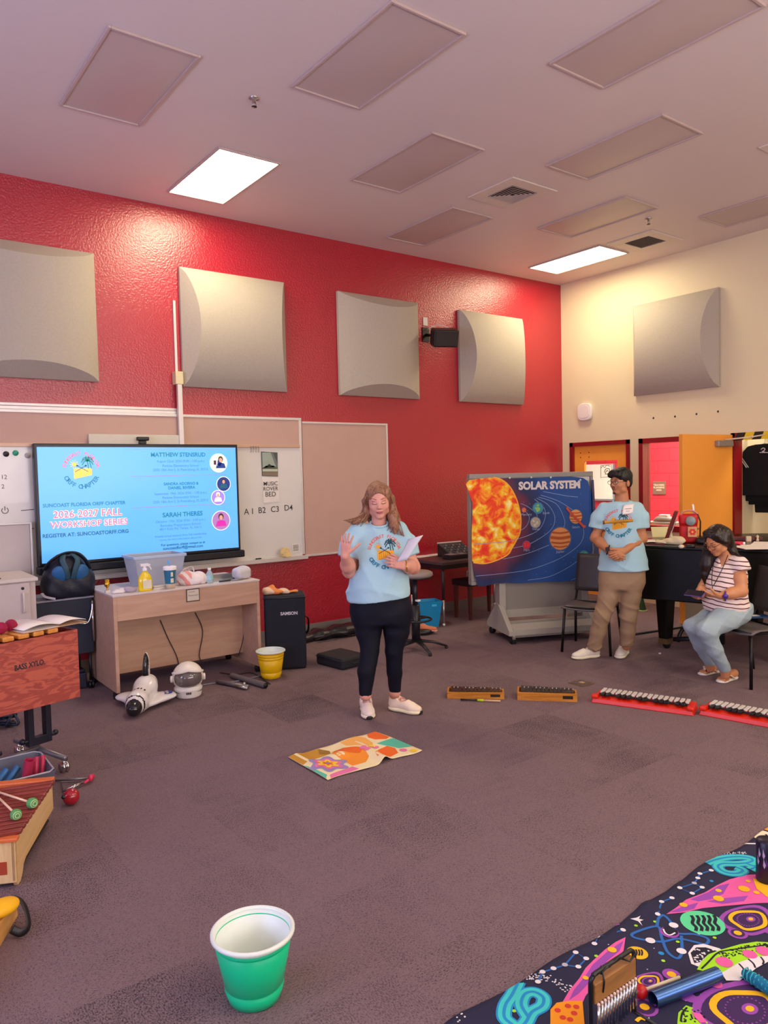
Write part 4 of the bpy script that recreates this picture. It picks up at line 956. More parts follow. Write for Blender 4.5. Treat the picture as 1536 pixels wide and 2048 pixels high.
MB().grid(lambda u, v: (-.21+.21*u, -.13+.26*v, .012+.018*math.sin(pi*u)*1.0), 8, 2).add([(-.21, -.13, 0), (0, -.13, 0), (0, .13, 0), (-.21, .13, 0)], [(3, 2, 1, 0)]).build('left_page', mat('page_white', 'ece4de', .6), bo, solid=.003)
MB().grid(lambda u, v: (.17*u, -.13+.26*v, .012+.014*math.sin(pi*u)), 8, 2).build('right_page', mat('page_white', '', 0), bo, solid=.003)
MB().bx((-.215, -.135, -.004), (.175, .135, 0)).build('cover', mat('cover_tan', 'c8a07c', .6), bo)
pr = Print(lambda u, v, k: (u, v, .0325 if u < -.02 else .029))
for i in range(5): pr.line([(-.18, .07-.03*i), (-.04, .07-.03*i)], .003, 0)
q = on_bass(-.42, .11, .874)
for i, (dx, dy, lab) in enumerate(((-.0, 0, 'left of two crimson yarn mallets on the bass xylophone bars'), (.075, .035, 'right of two crimson yarn mallets, beside the open book'))):
    q = on_bass(-.40+dx, .10+dy, .868); t = thing('mallet', lab, 'mallet', q, ang+.15)
    MB().ball((0, 0, .034), .034).lathe([(.033, -.006), (.036, 0), (.033, .006)], (0, 0, .034), n=24).build('head', mat('crimson_yarn', '9c1440', .9, bump=.4), t)
    MB().rod((0, 0, .034), (-.26, .14, .012), .005).build('stick', mat('birch', 'd9b48c', .5), t)
q = on_bass(-.62, .07, .87)
t = thing('songbook', 'black songbook with white printing lying on the bass xylophone at the left edge', 'book', q, ang)
MB().bx((-.25, -.07, 0), (.16, .07, .018)).build('cover', mat('black_cover', '20222c', .5), t, bevel=.002)
pr = Print(lambda u, v, k: (u, v, .0185))
for i in range(8): pr.line([(-.2+.035*i, -.03), (-.18+.035*i, .01)], .006, 0)
pr.mb.build('printing', M_WHITE, t)
# dark cables heap on the floor at the left edge
q = gz(12, 1455)
rnd = random.Random(3); m = MB()
pts = [(rnd.uniform(-.11, .11), rnd.uniform(-.08, .08), rnd.uniform(.01, .10)) for _ in range(26)]
m.tube(smooth_line(pts, 5), .009); tagm(m, 'cable_bundle', mat('cable_navy', '1b2138', .5), 'tangled dark cables on the floor under the bass xylophone', 'cable', (q.x-.02, q.y, 0))
# ---- loudspeaker under a black cover
sp = thing('covered_loudspeaker', 'loudspeaker under a black padded cover beside the desk', 'loudspeaker', (3.055, 5.875, 0), -.47)
w, d, h = .36, .30, .66
b = Blob(.01).box((w/2, d/2, h/2), (w/2, d/2, h/2), .02)
blob_obj('cover', b.mesh(.015, lambda X, Y, Z: .0025*np.sin(14*Z+5*X)*np.sin(11*X+3)), mat('black_cover_cloth', '0c1222', .75, bump=.15, bscale=200), sp)
MB().tube([(0-.002, -.003, h-.02), (w, -.003, h-.02), (w+.003, d, h-.02), (0, d, h-.02)], .006, closed=True).build('piping', mat('black_plastic', '', 0), sp)
MB().tube(smooth_line([(w+.004, .1, .45), (w+.03, .12, .42), (w+.03, .14, .32), (w+.004, .16, .28)], 5), .012, flat=.4).build('side_handle', mat('black_plastic', '', 0), sp)
pw = Print(lambda u, v, k: (u, -.005, v)); pw.text('SAMSON', .215, .49, .038, 0, bold=.04); pw.mb.build('brand_lettering', mat('silver_print', 'd0ccd2', .4), sp)
tt = thing('orange_scarf', 'orange and cream cloth heaped on top of the covered loudspeaker', 'cloth', (3.215, 5.935, .664), -.3)
b = Blob(.03).ell((-.07, 0, .03), (.05, .05, .04)).ell((0, 0, .02), (.09, .06, .025)).ell((.10, .0, .01), (.09, .035, .014)).cap((-.09, 0, .03), (-.04, 0, .065), .02, .012); b.cut.append(lambda X, Y, Z: -Z-.002)
blob_obj('folds', b.mesh(.006, lambda X, Y, Z: .006*np.sin(60*X+25*Y)), [mat('cloth_orange', 'e58a4a', .8), mat('cloth_cream', 'e8c8a8', .8)], tt, mi=lambda c: (np.sin(38*c[:, 0]+40*c[:, 1]) > .25).astype(int))
# ---- buckets
def bucket(name, label, cx, cy, rt, rb, h, m_out, rot=0, grooves=((.93, .90), (.86, .83), (.24, .21))):
    t = thing(name, label, 'bucket', (cx, cy, 0)); R = lambda z: rb+(rt-rb)*z/h
    pf = [(0, .0), (R(0)-.012, 0), (R(.01)-.004, .004)]
    for z0, z1 in sorted(grooves): pf += [(R(z0*h)-.001, z1*h-.004), (R(z1*h)-.005, z1*h), (R(z1*h)-.0045, z1*h+.004), (R(z1*h)+.0005, z1*h+.008)]
    pf = sorted(set(pf), key=lambda q: q[1]); pf = [(0, 0), (R(0)-.012, 0)]+[q for q in pf if q[1] > 0]+[(R(h), h-.012)]
    MB().lathe(pf, n=56).build('bucket_wall', m_out, t)
    MB().lathe([(0, .008), (R(0)-.014, .008), (R(.4*h)-.013, .4*h), (R(.62*h)-.014, .62*h), (R(.64*h)-.010, .64*h), (R(.80*h)-.011, .80*h), (R(.82*h)-.007, .82*h), (R(h)-.004, h-.004)], n=56).build('lining', mat('bucket_white', 'e6efe6', .35), t)
    MB().lathe([(R(h)-.006, h-.004), (R(h)-.004, h+.002), (R(h)+.002, h+.004), (R(h)+.008, h), (R(h)+.008, h-.008), (R(h)+.002, h-.012)], n=56).build('rim', mat('bucket_white', '', 0), t)
    return t
bucket('bucket', 'bright green bucket with a white rim standing alone in the foreground', 1.06, 2.19, .129, .088, .225, mat('green_plastic', '05c98e', .3, var=.02, coat=.2))
bucket('bucket', 'yellow bucket with a white rim on the floor between the desk and the covered loudspeaker', 2.99, 5.66, .118, .082, .235, mat('yellow_plastic', 'f5c400', .35, var=.02), grooves=((.9, .88), (.8, .78), (.7, .68), (.24, .22)))
# ---- space shuttle toy
sh = thing('toy_space_shuttle', 'white inflatable space shuttle toy with a black nose, leaning by the desk', 'toy shuttle', (1.685, 5.31, 0), -math.atan2(.62, .78)+pi/2*0)
ax = Vector((.37, .56, 0)).normalized(); aa = math.atan2(ax.y, ax.x); sh.rotation_euler = (0, 0, aa)
# local x runs from nose to tail
b = Blob(.05).chain([(.06, 0, .06), (.15, 0, .085), (.40, 0, .125), (.48, 0, .135)], [.052, .070, .078, .070])
b.ell((.42, -.13, .05), (.09, .10, .024), rot=eul(0, 0, -.4), k=.03).ell((.44, .14, .05), (.10, .10, .024), rot=eul(0, 0, .4), k=.03).ell((.30, -.095, .045), (.17, .05, .022), rot=eul(0, 0, -.45), k=.03).ell((.30, .085, .045), (.17, .045, .022), rot=eul(0, 0, .45), k=.03)
b.cut.append(lambda X, Y, Z: .004-Z)
V, f = b.mesh(.009)
def shmi(c):
    r = np.zeros(len(c)); r[c[:, 0] < .075] = 1; r[(c[:, 0] > .095) & (c[:, 0] < .105)] = 1
    r[(c[:, 0] > .20) & (c[:, 0] < .225) & (np.abs(c[:, 1]) < .055) & (c[:, 2] > .12) & (np.sin(c[:, 1]*260) > -.3)] = 1
    r[(np.abs(c[:, 1]+.2) < .12) & (c[:, 2] < .028)] = 1
    return r
blob_obj('hull', (V, f), [mat('vinyl_white', 'ece8ea', .25, coat=.4), mat('vinyl_black', '14161c', .2, coat=.5)], sh, mi=shmi)
b = Blob(.01).ell((.44, 0, .245), (.052, .026, .140), rot=eul(0, .10, 0)).ell((.43, 0, .16), (.06, .03, .05))
blob_obj('tail_fin', b.mesh(.008), [mat('vinyl_white', '', 0), mat('vinyl_black', '', 0)], sh, mi=lambda c: ((c[:, 0] < .43+.1*(c[:, 2]-.25)) & (np.abs(c[:, 1]) < .023) & (c[:, 2] > .17)).astype(int))
for i in range(7): MB().ball((.20+.04*i, -.062-.001*i, .120+.006*i), (.007, .004, .006), n=8).build('window_dot', mat('vinyl_black', '', 0), sh)
pw = Print(lambda u, v, k: (.42+u, -.155+v, .0785-.10*abs(v)-.05*abs(u)+.001*k))
pw.disc(0, 0, .05, .042, 0, 0); pw.text('NASA', 0, -.01, .030, 1, 2, ang=-pi/2*0+.4, bold=.03); pw.line([(-.04, -.02), (0, .01), (.04, .025)], .005, 2, 1)
pw.mb.build('wing_roundel', [mat('roundel_blue', '24429a', .4), M_WHITE, mat('roundel_red', 'c23038', .4)], sh)
# ---- toy astronaut helmet
q = gz(376, 1399)
hm = thing('toy_astronaut_helmet', 'white toy astronaut helmet with a smoky visor by the desk', 'toy helmet', (q.x+.045, q.y+.10, 0), -.35)
b = Blob(.02).ell((0, 0, .155), (.118, .125, .115)).stack([(.0, 0, 0, .098, .105), (.045, 0, 0, .106, .112), (.075, 0, 0, .112, .12)], cap=.01)
b.cut.append(lambda X, Y, Z: -np.minimum(np.minimum(-(Y+.02), Z-.085), np.minimum(.225-Z, .112-np.abs(X)))+0*X if False else -Z)
V, f = b.mesh(.007)
blob_obj('shell', (V, f), mat('helmet_white', 'ece6e0', .35), hm)
b = Blob(.01).ell((0, -.018, .155), (.112, .118, .098)); b.cut.append(lambda X, Y, Z: np.maximum(np.maximum(.088-Z, Z-.218), Y+.035))
blob_obj('visor', b.mesh(.007), mat('smoky_visor', '6b625f', .08, coat=1), hm)
m = MB(); m.lathe([(.109, .046), (.1115, .049), (.109, .052)], n=40); m.build('neck_band', P_BLACK, hm)
for s in (-1, 1): MB().lathe([(0, 0), (.028, 0), (.024, .018), (0, .02)], (s*.115, -.01, .145), rot=Ry(s*pi/2)).build('ear_disc', mat('helmet_white', '', 0), hm)
for i in range(3): MB().bx((-.018+.014*i, -.124, .04), (-.010+.014*i, -.108, .056)).build('vent_slot', P_BLACK, hm)
MB().tube([(.119*math.sin(w), -.125*math.cos(w), .228-.03*abs(math.sin(w))) for w in [(-1.25+2.5*i/16) for i in range(17)]], .010).build('visor_rim', mat('helmet_white', '', 0), hm)
# ---- loose stand tubes
t = thing('stand_tube', 'short grey metal tube with a clamp on the floor right of the helmet', 'metal tube', (2.55, 5.78, .02), -1.2)
MB().rod((0, 0, 0), (.34, 0, 0), .018).build('tube', mat('grey_tube', '', 0), t)
MB().rod((.22, -.02, -.0), (.36, -.03, -.0), .012).ball((.3, .0, .02), .014).build('clamp', M_STEEL, t)
tagm(MB().tube([(0, 0, 0), (.48, 0, 0)], .024, cap=False).tube([(.481, 0, 0), (.3, 0, 0)], .019, 1), 'stand_tube', [mat('grey_tube', '', 0), P_BLACK], 'longer grey metal tube with an open end, nearest the yellow bucket', 'metal tube', (2.72, 5.86, .025), rotz=-1.42)
for pts, lab in (([(405, 1370), (430, 1366), (470, 1363), (520, 1352), (560, 1345)], 'thin grey cord running along the floor from the helmet to the yellow bucket'), ([(440, 1345), (470, 1349), (505, 1346), (540, 1368)], 'thin dark cord curling on the floor under the desk')):
    tagm(MB().tube(smooth_line([gz(x, y, .006) for x, y in pts], 5), .005), 'extension_cord', mat('cord_grey' if 'grey' in lab else 'cord_dark', '8d8f9c', .5), lab, 'cord', (0, 0, 0))
# ---- black bags on the floor
q0 = gz(622, 1276); q1 = gz(716, 1266)
t = thing('gig_bag', 'long limp black bag on the floor along the red wall', 'bag', ((q0.x+q1.x)/2, 6.66, 0), 0)
b = Blob(.05).chain([(-.45, 0, .04), (-.2, .03, .045), (.05, -.02, .06), (.3, .02, .05), (.45, 0, .035)], [.05, .055, .065, .06, .045], sc=(1, 2.0, .9)); b.cut.append(lambda X, Y, Z: -Z)
blob_obj('bag_body', b.mesh(.014, lambda X, Y, Z: .012*np.sin(18*X+14*Y)*np.sin(13*X-20*Y+8*Z)), mat('black_nylon', '14131f', .35, bump=.2), t)
MB().tube(smooth_line([(-.35, -.13, .03), (-.1, -.15, .07), (.1, -.14, .02), (.3, -.13, .06)], 6), .010, flat=.4).build('strap', P_BLACK, t)
cs = thing('equipment_case', 'small black zipped case on the floor left of the presenter', 'case', (3.565, 5.43, 0), .12)
MB().bx((0, 0, 0), (.30, .37, .10)).build('case_body', mat('black_case_cloth', '1a1b22', .7, bump=.2), cs, bevel=.02)
MB().tube([(-.001, -.001, .078), (.301, -.001, .078), (.301, .371, .078), (-.001, .371, .078)], .003, closed=True).build('zip', P_BLACK, cs)
MB().tube(smooth_line([(.10, -.004, .05), (.12, -.02, .05), (.18, -.02, .05), (.20, -.004, .05)], 4), .006, flat=.5).build('handle', P_BLACK, cs)
# ================================================================== RIGHT SIDE OF THE ROOM
# ---- table with audio gear against the red wall
tb = thing('work_table', 'black topped table with thin metal legs against the red wall', 'table', (5.42, 6.20, 0))
TW, TD, TZ = 1.45, .66, .725
MB().bx((0, 0, TZ-.035), (TW, TD, TZ)).build('tabletop', mat('table_top_dark', '4c3d40', .3), tb, bevel=.004)
MB().bx((.02, .02, TZ-.085), (TW-.02, .04, TZ-.035)).bx((.02, TD-.04, TZ-.085), (TW-.02, TD-.02, TZ-.035)).bx((.02, .04, TZ-.085), (.04, TD-.04, TZ-.035)).bx((TW-.04, .04, TZ-.085), (TW-.02, TD-.04, TZ-.035)).build('apron', mat('apron_black', '141318', .4), tb)
for x in (.05, TW-.05):
    for y in (.05, TD-.05):
        MB().rod((x, y, .30), (x, y, TZ-.04), .017, 0).rod((x, y, .03), (x, y, .33), .013, 1).rod((x, y, 0), (x, y, .035), .017, 2).build('leg', [mat('leg_dark', '2a2228', .4), M_STEEL, mat('leg_foot', 'c8c4c4', .3, .6)], tb)
def on_table(px, py, z=0): p = gz(px, py, TZ+z); return (p.x, p.y, TZ+z)
x, y, z = on_table(925, 1103)
t = thing('audio_mixer', 'black audio mixer with knobs standing at the back of the table', 'mixer', (gy(920, 1100, 6.5).x, 6.60, TZ), -.08)
m = MB(); m.add([(-.16, -.14, 0), (.20, -.14, 0), (.20, .12, 0), (-.16, .12, 0), (-.16, -.14, .03), (.20, -.14, .03), (.20, .12, .15), (-.16, .12, .15)], [(0, 3, 2, 1), (4, 5, 6, 7), (0, 1, 5, 4), (1, 2, 6, 5), (2, 3, 7, 6), (3, 0, 4, 7)]); m.build('mixer_body', mat('mixer_black', '17171c', .4), t, bevel=.005)
for i in range(7):
    for j in range(4):
        MB().rod((-.13+.05*i, -.10+.05*j, .045+.022*j), (-.135+.05*i, -.105+.05*j, .065+.022*j), .009, n=8).build('knob', mat(['knob_grey', 'knob_blue'][(i+j) % 2], ['8c8c92', '4a5a78'][(i+j) % 2], .4), t)
MB().bx((-.15, .12, .14), (.2, .135, .16)).build('lid', mat('white_plastic', '', 0), t)
x, y, z = on_table(905, 1117)
t = thing('control_box', 'low black control box with small grey buttons in front of the mixer', 'controller', (x+.02, y-.02, TZ), -.05)
MB().bx((-.13, -.07, 0), (.15, .07, .05)).build('box_body', P_BLACK, t, bevel=.006)
MB().bx((-.11, -.05, .05), (-.0, .05, .055)).bx((.06, -.05, .05), (.13, .05, .055)).build('button_field', mat('button_grey', '85808a', .4), t)
x, y, z = on_table(865, 1112)
tagm(MB().bx((-.24, -.11, 0), (.0, .11, .003)).bx((.02, -.10, .0), (.22, .10, .004)), 'paper_sheets', mat('page_white', '', 0), 'white paper sheets spread along the table edge', 'paper', (x, y+.10, TZ), rotz=.1)
x, y, z = on_table(868, 1107)
t = thing('headset', 'small black and white headset lying on the table', 'headset', (x, y+.12, TZ), .3)
MB().tube([(.07*math.cos(w), .07*math.sin(w)*.8, .012) for w in [pi*i/10 for i in range(11)]], .009).build('headband', P_BLACK, t)
for s in (-1, 1): MB().ball((s*.07, -.01, .022), (.022, .03, .022)).build('ear_pad', mat('white_plastic', '', 0), t)
x, y, z = on_table(895, 1108)
tagm(MB().tube([(0, 0, .1), (.05, 0, .085), (.09, 0, .06)], [.012, .016, .01], flat=.6).rod((.05, 0, 0), (.05, 0, .085), .006), 'yellow_clip_lamp', mat('pale_yellow', 'e0c070', .5), 'small yellow clip light standing on the table before the mixer', 'clip light', (x-.02, y+.16, TZ))
# ---- stool of the drum kit behind the presenter
st = thing('drum_stool', 'round grey topped stool on a black star base behind the presenter', 'stool', (4.54, 5.60, 0))
MB().lathe([(0, .715), (.16, .715), (.175, .73), (.172, .755), (.15, .768), (0, .77)], n=40).build('seat', mat('stool_seat', '8f817a', .6), st)
MB().lathe([(.0, .68), (.15, .70), (.17, .715), (0, .716)], n=32).build('seat_pan', P_BLACK, st)
MB().rod((0, 0, .42), (0, 0, .70), .024).rod((0, 0, .09), (0, 0, .44), .042).build('post', P_BLACK, st)
MB().tube([(.15*math.cos(w), .15*math.sin(w), .30) for w in [2*pi*i/32 for i in range(32)]], .010, closed=True).rod((-.15, 0, .3), (.15, 0, .3), .008).build('foot_ring', P_BLACK, st)
MB().bx((-.02, -.055, .48), (.02, -.022, .495)).build('height_knob', mat('white_plastic', '', 0), st)
for i in range(5):
    w = -.55+i*2*pi/5; c, s = math.cos(w), math.sin(w)
    MB().tube([(.03*c, .03*s, .09), (.16*c, .16*s, .075), (.30*c, .30*s, .025)], [.026, .022, .015], flat=.6).ball((.295*c, .295*s, .014), (.018, .018, .014)).build('leg', P_BLACK, st)
# ---- blue waste bin
bn = thing('waste_bin', 'bright blue plastic waste bin under the table', 'bin', (5.36, 6.40, 0), -.35)
m = MB(); tubwall(m, .095, .085, .135, .115, .29); m.build('bin_wall', mat('bin_blue', '0f8fc0', .4), bn, solid=.004)
MB().bx((.01, -.121, .235), (.07, -.114, .26)).build('grip_slot', mat('bin_blue_light', '36b8e4', .4), bn, bevel=.004)
p = gz(857, 1268)
t = thing('tan_shoe', 'orange tan shoe lying on a dark pouch beside the stool base', 'shoe', (p.x, p.y, .045), -.9)
b = Blob(.02).cap((-.06, 0, .02), (.07, 0, .012), .035, .022).ell((-.06, 0, .035), (.04, .03, .03)); blob_obj('upper', b.mesh(.007), mat('tan_leather', 'd0764e', .6), t)
MB().bx((-.1, -.03, -.012), (.095, .03, 0)).build('sole', mat('sole_pink', 'd8a898', .6), t, bevel=.01)
tagm(MB().ball((0, 0, .03), (.12, .08, .032)), 'dark_pouch', P_BLACK, 'flat dark pouch on the floor under the tan shoe', 'pouch', (p.x-.03, p.y+.02, 0))
# ---- dark wooden bench
t = thing('wooden_bench', 'dark wooden piano bench by the red wall behind the rolling board', 'bench', (6.02, 6.42, 0), .0)
MB().bx((-.12, -.13, .39), (.50, .17, .46)).build('seat', mat('bench_dark', '1c1014', .5), t, bevel=.01)
for x in (-.08, .46):
    for y in (-.10, .14): MB().add([(x-.022, y-.022, .39), (x+.022, y-.022, .39), (x+.022, y+.022, .39), (x-.022, y+.022, .39), (x-.014, y-.014, 0), (x+.014, y-.014, 0), (x+.014, y+.014, 0), (x-.014, y+.014, 0)], [(0, 1, 2, 3), (4, 7, 6, 5), (0, 4, 5, 1), (1, 5, 6, 2), (2, 6, 7, 3), (3, 7, 4, 0)]).build('leg', mat('bench_wood', '5a2a22', .5), t)
# ---- rolling board with the solar system banner
ba = Vector((.915, -.403, 0)).normalized(); bnn = Vector((.403, .915, 0)).normalized(); bang = math.atan2(ba.y, ba.x)
BR = Vector((5.85, 5.22, 0))
M_GREY = mat('board_grey', '8d8780', .45); M_GREY2 = mat('board_light_grey', 'a9a497', .5)
rb = thing('rolling_board', 'grey rolling board cabinet on casters carrying the solar system banner', 'rolling board', BR, bang)
x0, x1 = -.71, .625
MB().bx((x0, 0, .60), (x1, .05, 1.67)).build('board_panel', mat('board_face', 'd5d0ca', .3), rb)
MB().bx((x0-.01, -.02, 1.64), (x1+.01, .07, 1.69)).bx((x0-.01, -.02, .57), (x1+.01, .07, .61)).bx((x0-.01, -.02, .61), (x0+.02, .07, 1.64)).bx((x1-.02, -.02, .61), (x1+.01, .07, 1.64)).build('frame', M_GREY, rb, bevel=.004)
MB().bx((-.36, .0, .30), (.52, .08, .60)).build('lower_panel', M_GREY, rb)
for xx in (-.42, .50): MB().bx((xx, -.015, .16), (xx+.07, .10, .62)).build('upright', M_GREY2, rb, bevel=.003)
# sloping base box
for s, xx in ((0, -.40), (1, .53)):
    m = MB(); m.T = Matrix.Translation((xx-.03, 0, 0)) @ Matrix(((0, 0, 1, 0), (1, 0, 0, 0), (0, 1, 0, 0), (0, 0, 0, 1)))
    m.prism([(-.28, .085), (.33, .085), (.33, .13), (.07, .36), (0, .36), (-.28, .13)], 0, .05); m.build('side_foot', M_GREY2, rb, bevel=.003)
m = MB(); m.add([(-.38, -.275, .085), (.53, -.275, .085), (.53, -.275, .14), (-.38, -.275, .14), (-.38, -.20, .19), (.53, -.20, .19)], [(0, 1, 2, 3), (3, 2, 5, 4)])
m.bx((-.38, -.02, .22), (.53, .02, .30)).bx((-.38, -.10, .15), (.53, -.05, .19)); m.build('base_front', M_GREY2, rb)
m = MB(); m.bx((-.38, -.25, .06), (.53, .30, .09)); m.build('base_pan', M_GREY, rb)
for xx, yy in ((-.38, -.25), (.53, -.25), (-.38, .30), (.53, .30)):
    m = MB(); caster(m, (xx, yy, .035), .035, ax=.3); m.build('caster', M_RUBBER, rb)
    MB().bx((xx-.015, yy-.035, .05), (xx+.015, yy+.02, .085)).build('caster_bracket', M_STEEL, rb, bevel=.004)
# banner: cloth hung over the board, traced from its outline, with its own folds
bt = thing('solar_system_banner', 'large cloth banner of the solar system hung over the rolling board', 'banner', BR, bang)
binv = Matrix.Rotation(-bang, 4, 'Z') @ Matrix.Translation(-BR)
FR = BR - bnn*.035
def bq(px, py): q = binv @ gplane(px, py, FR, bnn); return q.x, q.z
def wave(u, v):
    w = .006*math.sin(9*u+2*v)+.005*math.sin(17*u-6*v+1)*max(0, 1.3-v)+.004*math.sin(23*u)*max(0, 1.2-v)
    if u > .60: w += (u-.60)*.9
    return w
def blay(u, v, k): return (u, -.045+wave(u, v)-.0022*k, v)
def bprint(): return Print(blay)
def bp_(pts): return [bq(*p) for p in pts]
outl = bp_([(931, 968), (938, 960), (955, 957), (975, 960), (985, 955), (1010, 957), (1060, 956), (1110, 954), (1140, 953), (1166, 956), (1175, 962), (1180, 978), (1188, 995), (1196, 1015), (1204, 1050), (1209, 1090), (1212, 1115), (1205, 1140), (1190, 1150), (1172, 1160), (1150, 1161), (1120, 1163), (1080, 1164), (1040, 1166), (1010, 1165), (985, 1168), (970, 1172), (955, 1172), (948, 1145), (945, 1125), (943, 1100), (943, 1060), (944, 1030), (944, 1005), (938, 988)])
def banner_mat():
    m = bpy.data.materials.new('banner_space'); m.use_nodes = True; nt = m.node_tree; N = nt.nodes; L = nt.links.new; b = N['Principled BSDF']
    tc = N.new('ShaderNodeTexCoord'); sx, sz = bq(960, 1045)
    mp = N.new('ShaderNodeMapping'); mp.inputs['Location'].default_value = (-sx, .045, -sz); L(tc.outputs['Object'], mp.inputs[0])
    ln = N.new('ShaderNodeVectorMath'); ln.operation = 'LENGTH'; L(mp.outputs[0], ln.inputs[0])
    nz = N.new('ShaderNodeTexNoise'); nz.inputs['Scale'].default_value = 3; L(tc.outputs['Object'], nz.inputs['Vector'])
    a = N.new('ShaderNodeMath'); a.operation = 'MULTIPLY_ADD'; L(nz.outputs[0], a.inputs[0]); a.inputs[1].default_value = .35; L(ln.outputs['Value'], a.inputs[2])
    cr = N.new('ShaderNodeValToRGB'); L(a.outputs[0], cr.inputs[0]); e = cr.color_ramp.elements
    e[0].position = .50; e[0].color = lin('8c2a42')+(1,); e[1].position = 1.0; e[1].color = lin('1a4a90')+(1,)
    for p_, c_ in ((.64, '6a2440'), (.76, '24284e'), (.86, '18326a')): q = e.new(p_); q.color = lin(c_)+(1,)
    L(cr.outputs[0], b.inputs['Base Color']); b.inputs['Roughness'].default_value = .7; return m
def fire_mat():
    m = bpy.data.materials.new('banner_sun'); m.use_nodes = True; nt = m.node_tree; N = nt.nodes; L = nt.links.new; b = N['Principled BSDF']
    tc = N.new('ShaderNodeTexCoord'); nz = N.new('ShaderNodeTexNoise'); nz.inputs['Scale'].default_value = 9; nz.inputs['Detail'].default_value = 5; nz.inputs['Distortion'].default_value = .6
    L(tc.outputs['Object'], nz.inputs['Vector']); cr = N.new('ShaderNodeValToRGB'); L(nz.outputs[0], cr.inputs[0]); e = cr.color_ramp.elements
    e[0].position = .34; e[0].color = lin('e8220a')+(1,); e[1].position = .70; e[1].color = lin('fff0a0')+(1,)
    for p_, c_ in ((.46, 'f24a0c'), (.53, 'fb8a10'), (.60, 'fcc418')): q = e.new(p_); q.color = lin(c_)+(1,)
    L(cr.outputs[0], b.inputs['Base Color']); b.inputs['Roughness'].default_value = .7; return m
P = bprint(); P.poly(outl, 0, 0, fine=.035)
P.mb.build('cloth', banner_mat(), bt, solid=.002)
# back flap hanging over the right end of the board
MB().grid(lambda u, v: (.60+.06*math.sin(pi*u)+.03*(1-v), -.05+.15*u, 1.60-.62*(1-v)*(1+.1*u)), 8, 12).build('side_fold', mat('banner_reverse', '3a3f6c', .7), bt, solid=.003)
P = bprint()
P.poly(bp_([(931, 968), (938, 960), (958, 957), (985, 955), (997, 957), (1012, 966), (1022, 978), (1030, 993), (1036, 1010), (1040, 1028), (1041, 1045), (1039, 1065), (1032, 1080), (1022, 1097), (1016, 1107), (1004, 1115), (985, 1123), (966, 1127), (950, 1126), (944, 1122), (943, 1100), (943, 1060), (944, 1030), (944, 1005), (938, 988)]), 0, 1, fine=.035)
rim = bp_([(985, 955), (997, 957), (1012, 966), (1022, 978), (1030, 993), (1036, 1010), (1040, 1028), (1041, 1045), (1039, 1065), (1032, 1080), (1022, 1097), (1016, 1107), (1004, 1115), (985, 1123), (966, 1127), (946, 1125)])
P.line(smooth_line(rim, 3), .012, 1, 2)
P.mb.build('sun_print', [fire_mat(), mat('sun_rim', 'ffb03c', .7)], bt)
P = bprint()
orb = [[(1041, 1007), (1056, 1014), (1072, 1028), (1073, 1036)], [(1068, 998), (1087, 1016), (1088, 1039), (1072, 1063), (1025, 1080), (978, 1086), (947, 1088)],
       [(1072, 996), (1095, 1010), (1108, 1035), (1099, 1061), (1062, 1086), (1025, 1096)], [(1076, 994), (1111, 1008), (1127, 1039), (1126, 1055)], [(1097, 1090), (1056, 1106), (1005, 1118)],
       [(1080, 990), (1115, 1002), (1144, 1020)], [(1165, 1055), (1166, 1070), (1156, 1090), (1121, 1115), (1066, 1137), (1009, 1146), (951, 1152)], [(1085, 983), (1134, 992), (1155, 994)], [(1156, 1119), (1134, 1135), (1097, 1153), (1055, 1160)],
       [(1050, 1022), (1058, 1035), (1052, 1052), (1038, 1062)], [(1180, 1110), (1190, 1100), (1195, 1092)], [(1140, 1160), (1160, 1152)]]
for o_ in orb: P.line(smooth_line(bp_(o_), 8), .0045, 0, 2)
for i in range(34):
    r_ = random.Random(i); u_, v_ = bq(r_.uniform(1045, 1165), r_.uniform(985, 1155)); P.disc(u_, v_, .003, .003, 0, 1, 6)
P.mb.build('orbit_lines', mat('orbit_blue', '8fa8d8', .7), bt)
def planet(name, px, py, r, c1, c2, stripes=False, ring=False):
    P = bprint(); u, v = bq(px, py)
    P.disc(u, v, r*1.12, r*1.12, 2, 2, 24); P.disc(u, v, r, r, 0, 3, 24)
    if stripes:
        for i, (q, h_) in enumerate(((.55, .10), (.1, .16), (-.35, .10), (-.7, .08))):
            wv = r*math.sqrt(max(0, 1-q*q))*.97; P.line(smooth_line([(u-wv, v+q*r+.06*r), (u, v+q*r-.05*r), (u+wv, v+q*r+.04*r)], 5), h_*2*r*.8, 1, 4)
    else:
        for i in range(5):
            rr = random.Random(px+i); P.disc(u+rr.uniform(-.5, .5)*r, v+rr.uniform(-.5, .5)*r, r*.28, r*.2, 1, 4, 10, rr.uniform(0, 3))
    if ring: P.line(smooth_line([(u-1.5*r, v+1.35*r), (u-.6*r, v+.35*r), (u+.5*r, v-.75*r), (u+1.3*r, v-1.55*r), (u+1.35*r, v-1.3*r)], 5), .35*r, 1, 5)
    P.mb.build(name, [mat('pl_'+c1, c1, .7), mat('pl_'+c2, c2, .7), mat('planet_glow', '3c5c94', .7)], bt)
planet('planet_print', 1047, 1020, .024, 'd8643c', 'e88a50'); planet('planet_print', 1075, 1016, .055, '3c8c9c', '8cc05c'); planet('planet_print', 1070, 1045, .055, 'a8a090', 'c8c0b0')
planet('planet_print', 1052, 1090, .042, 'c8203c', 'e03040'); planet('planet_print', 1119, 1077, .115, 'd89058', 'b0501c', True); planet('planet_print', 1150, 1033, .072, 'd8a058', 'c04830', True, True); planet('planet_print', 1166, 1112, .058, '3c9c9c', '58b0a0')
P = bprint(); u0, v0 = bq(1037, 979); u1, _ = bq(1160, 979)
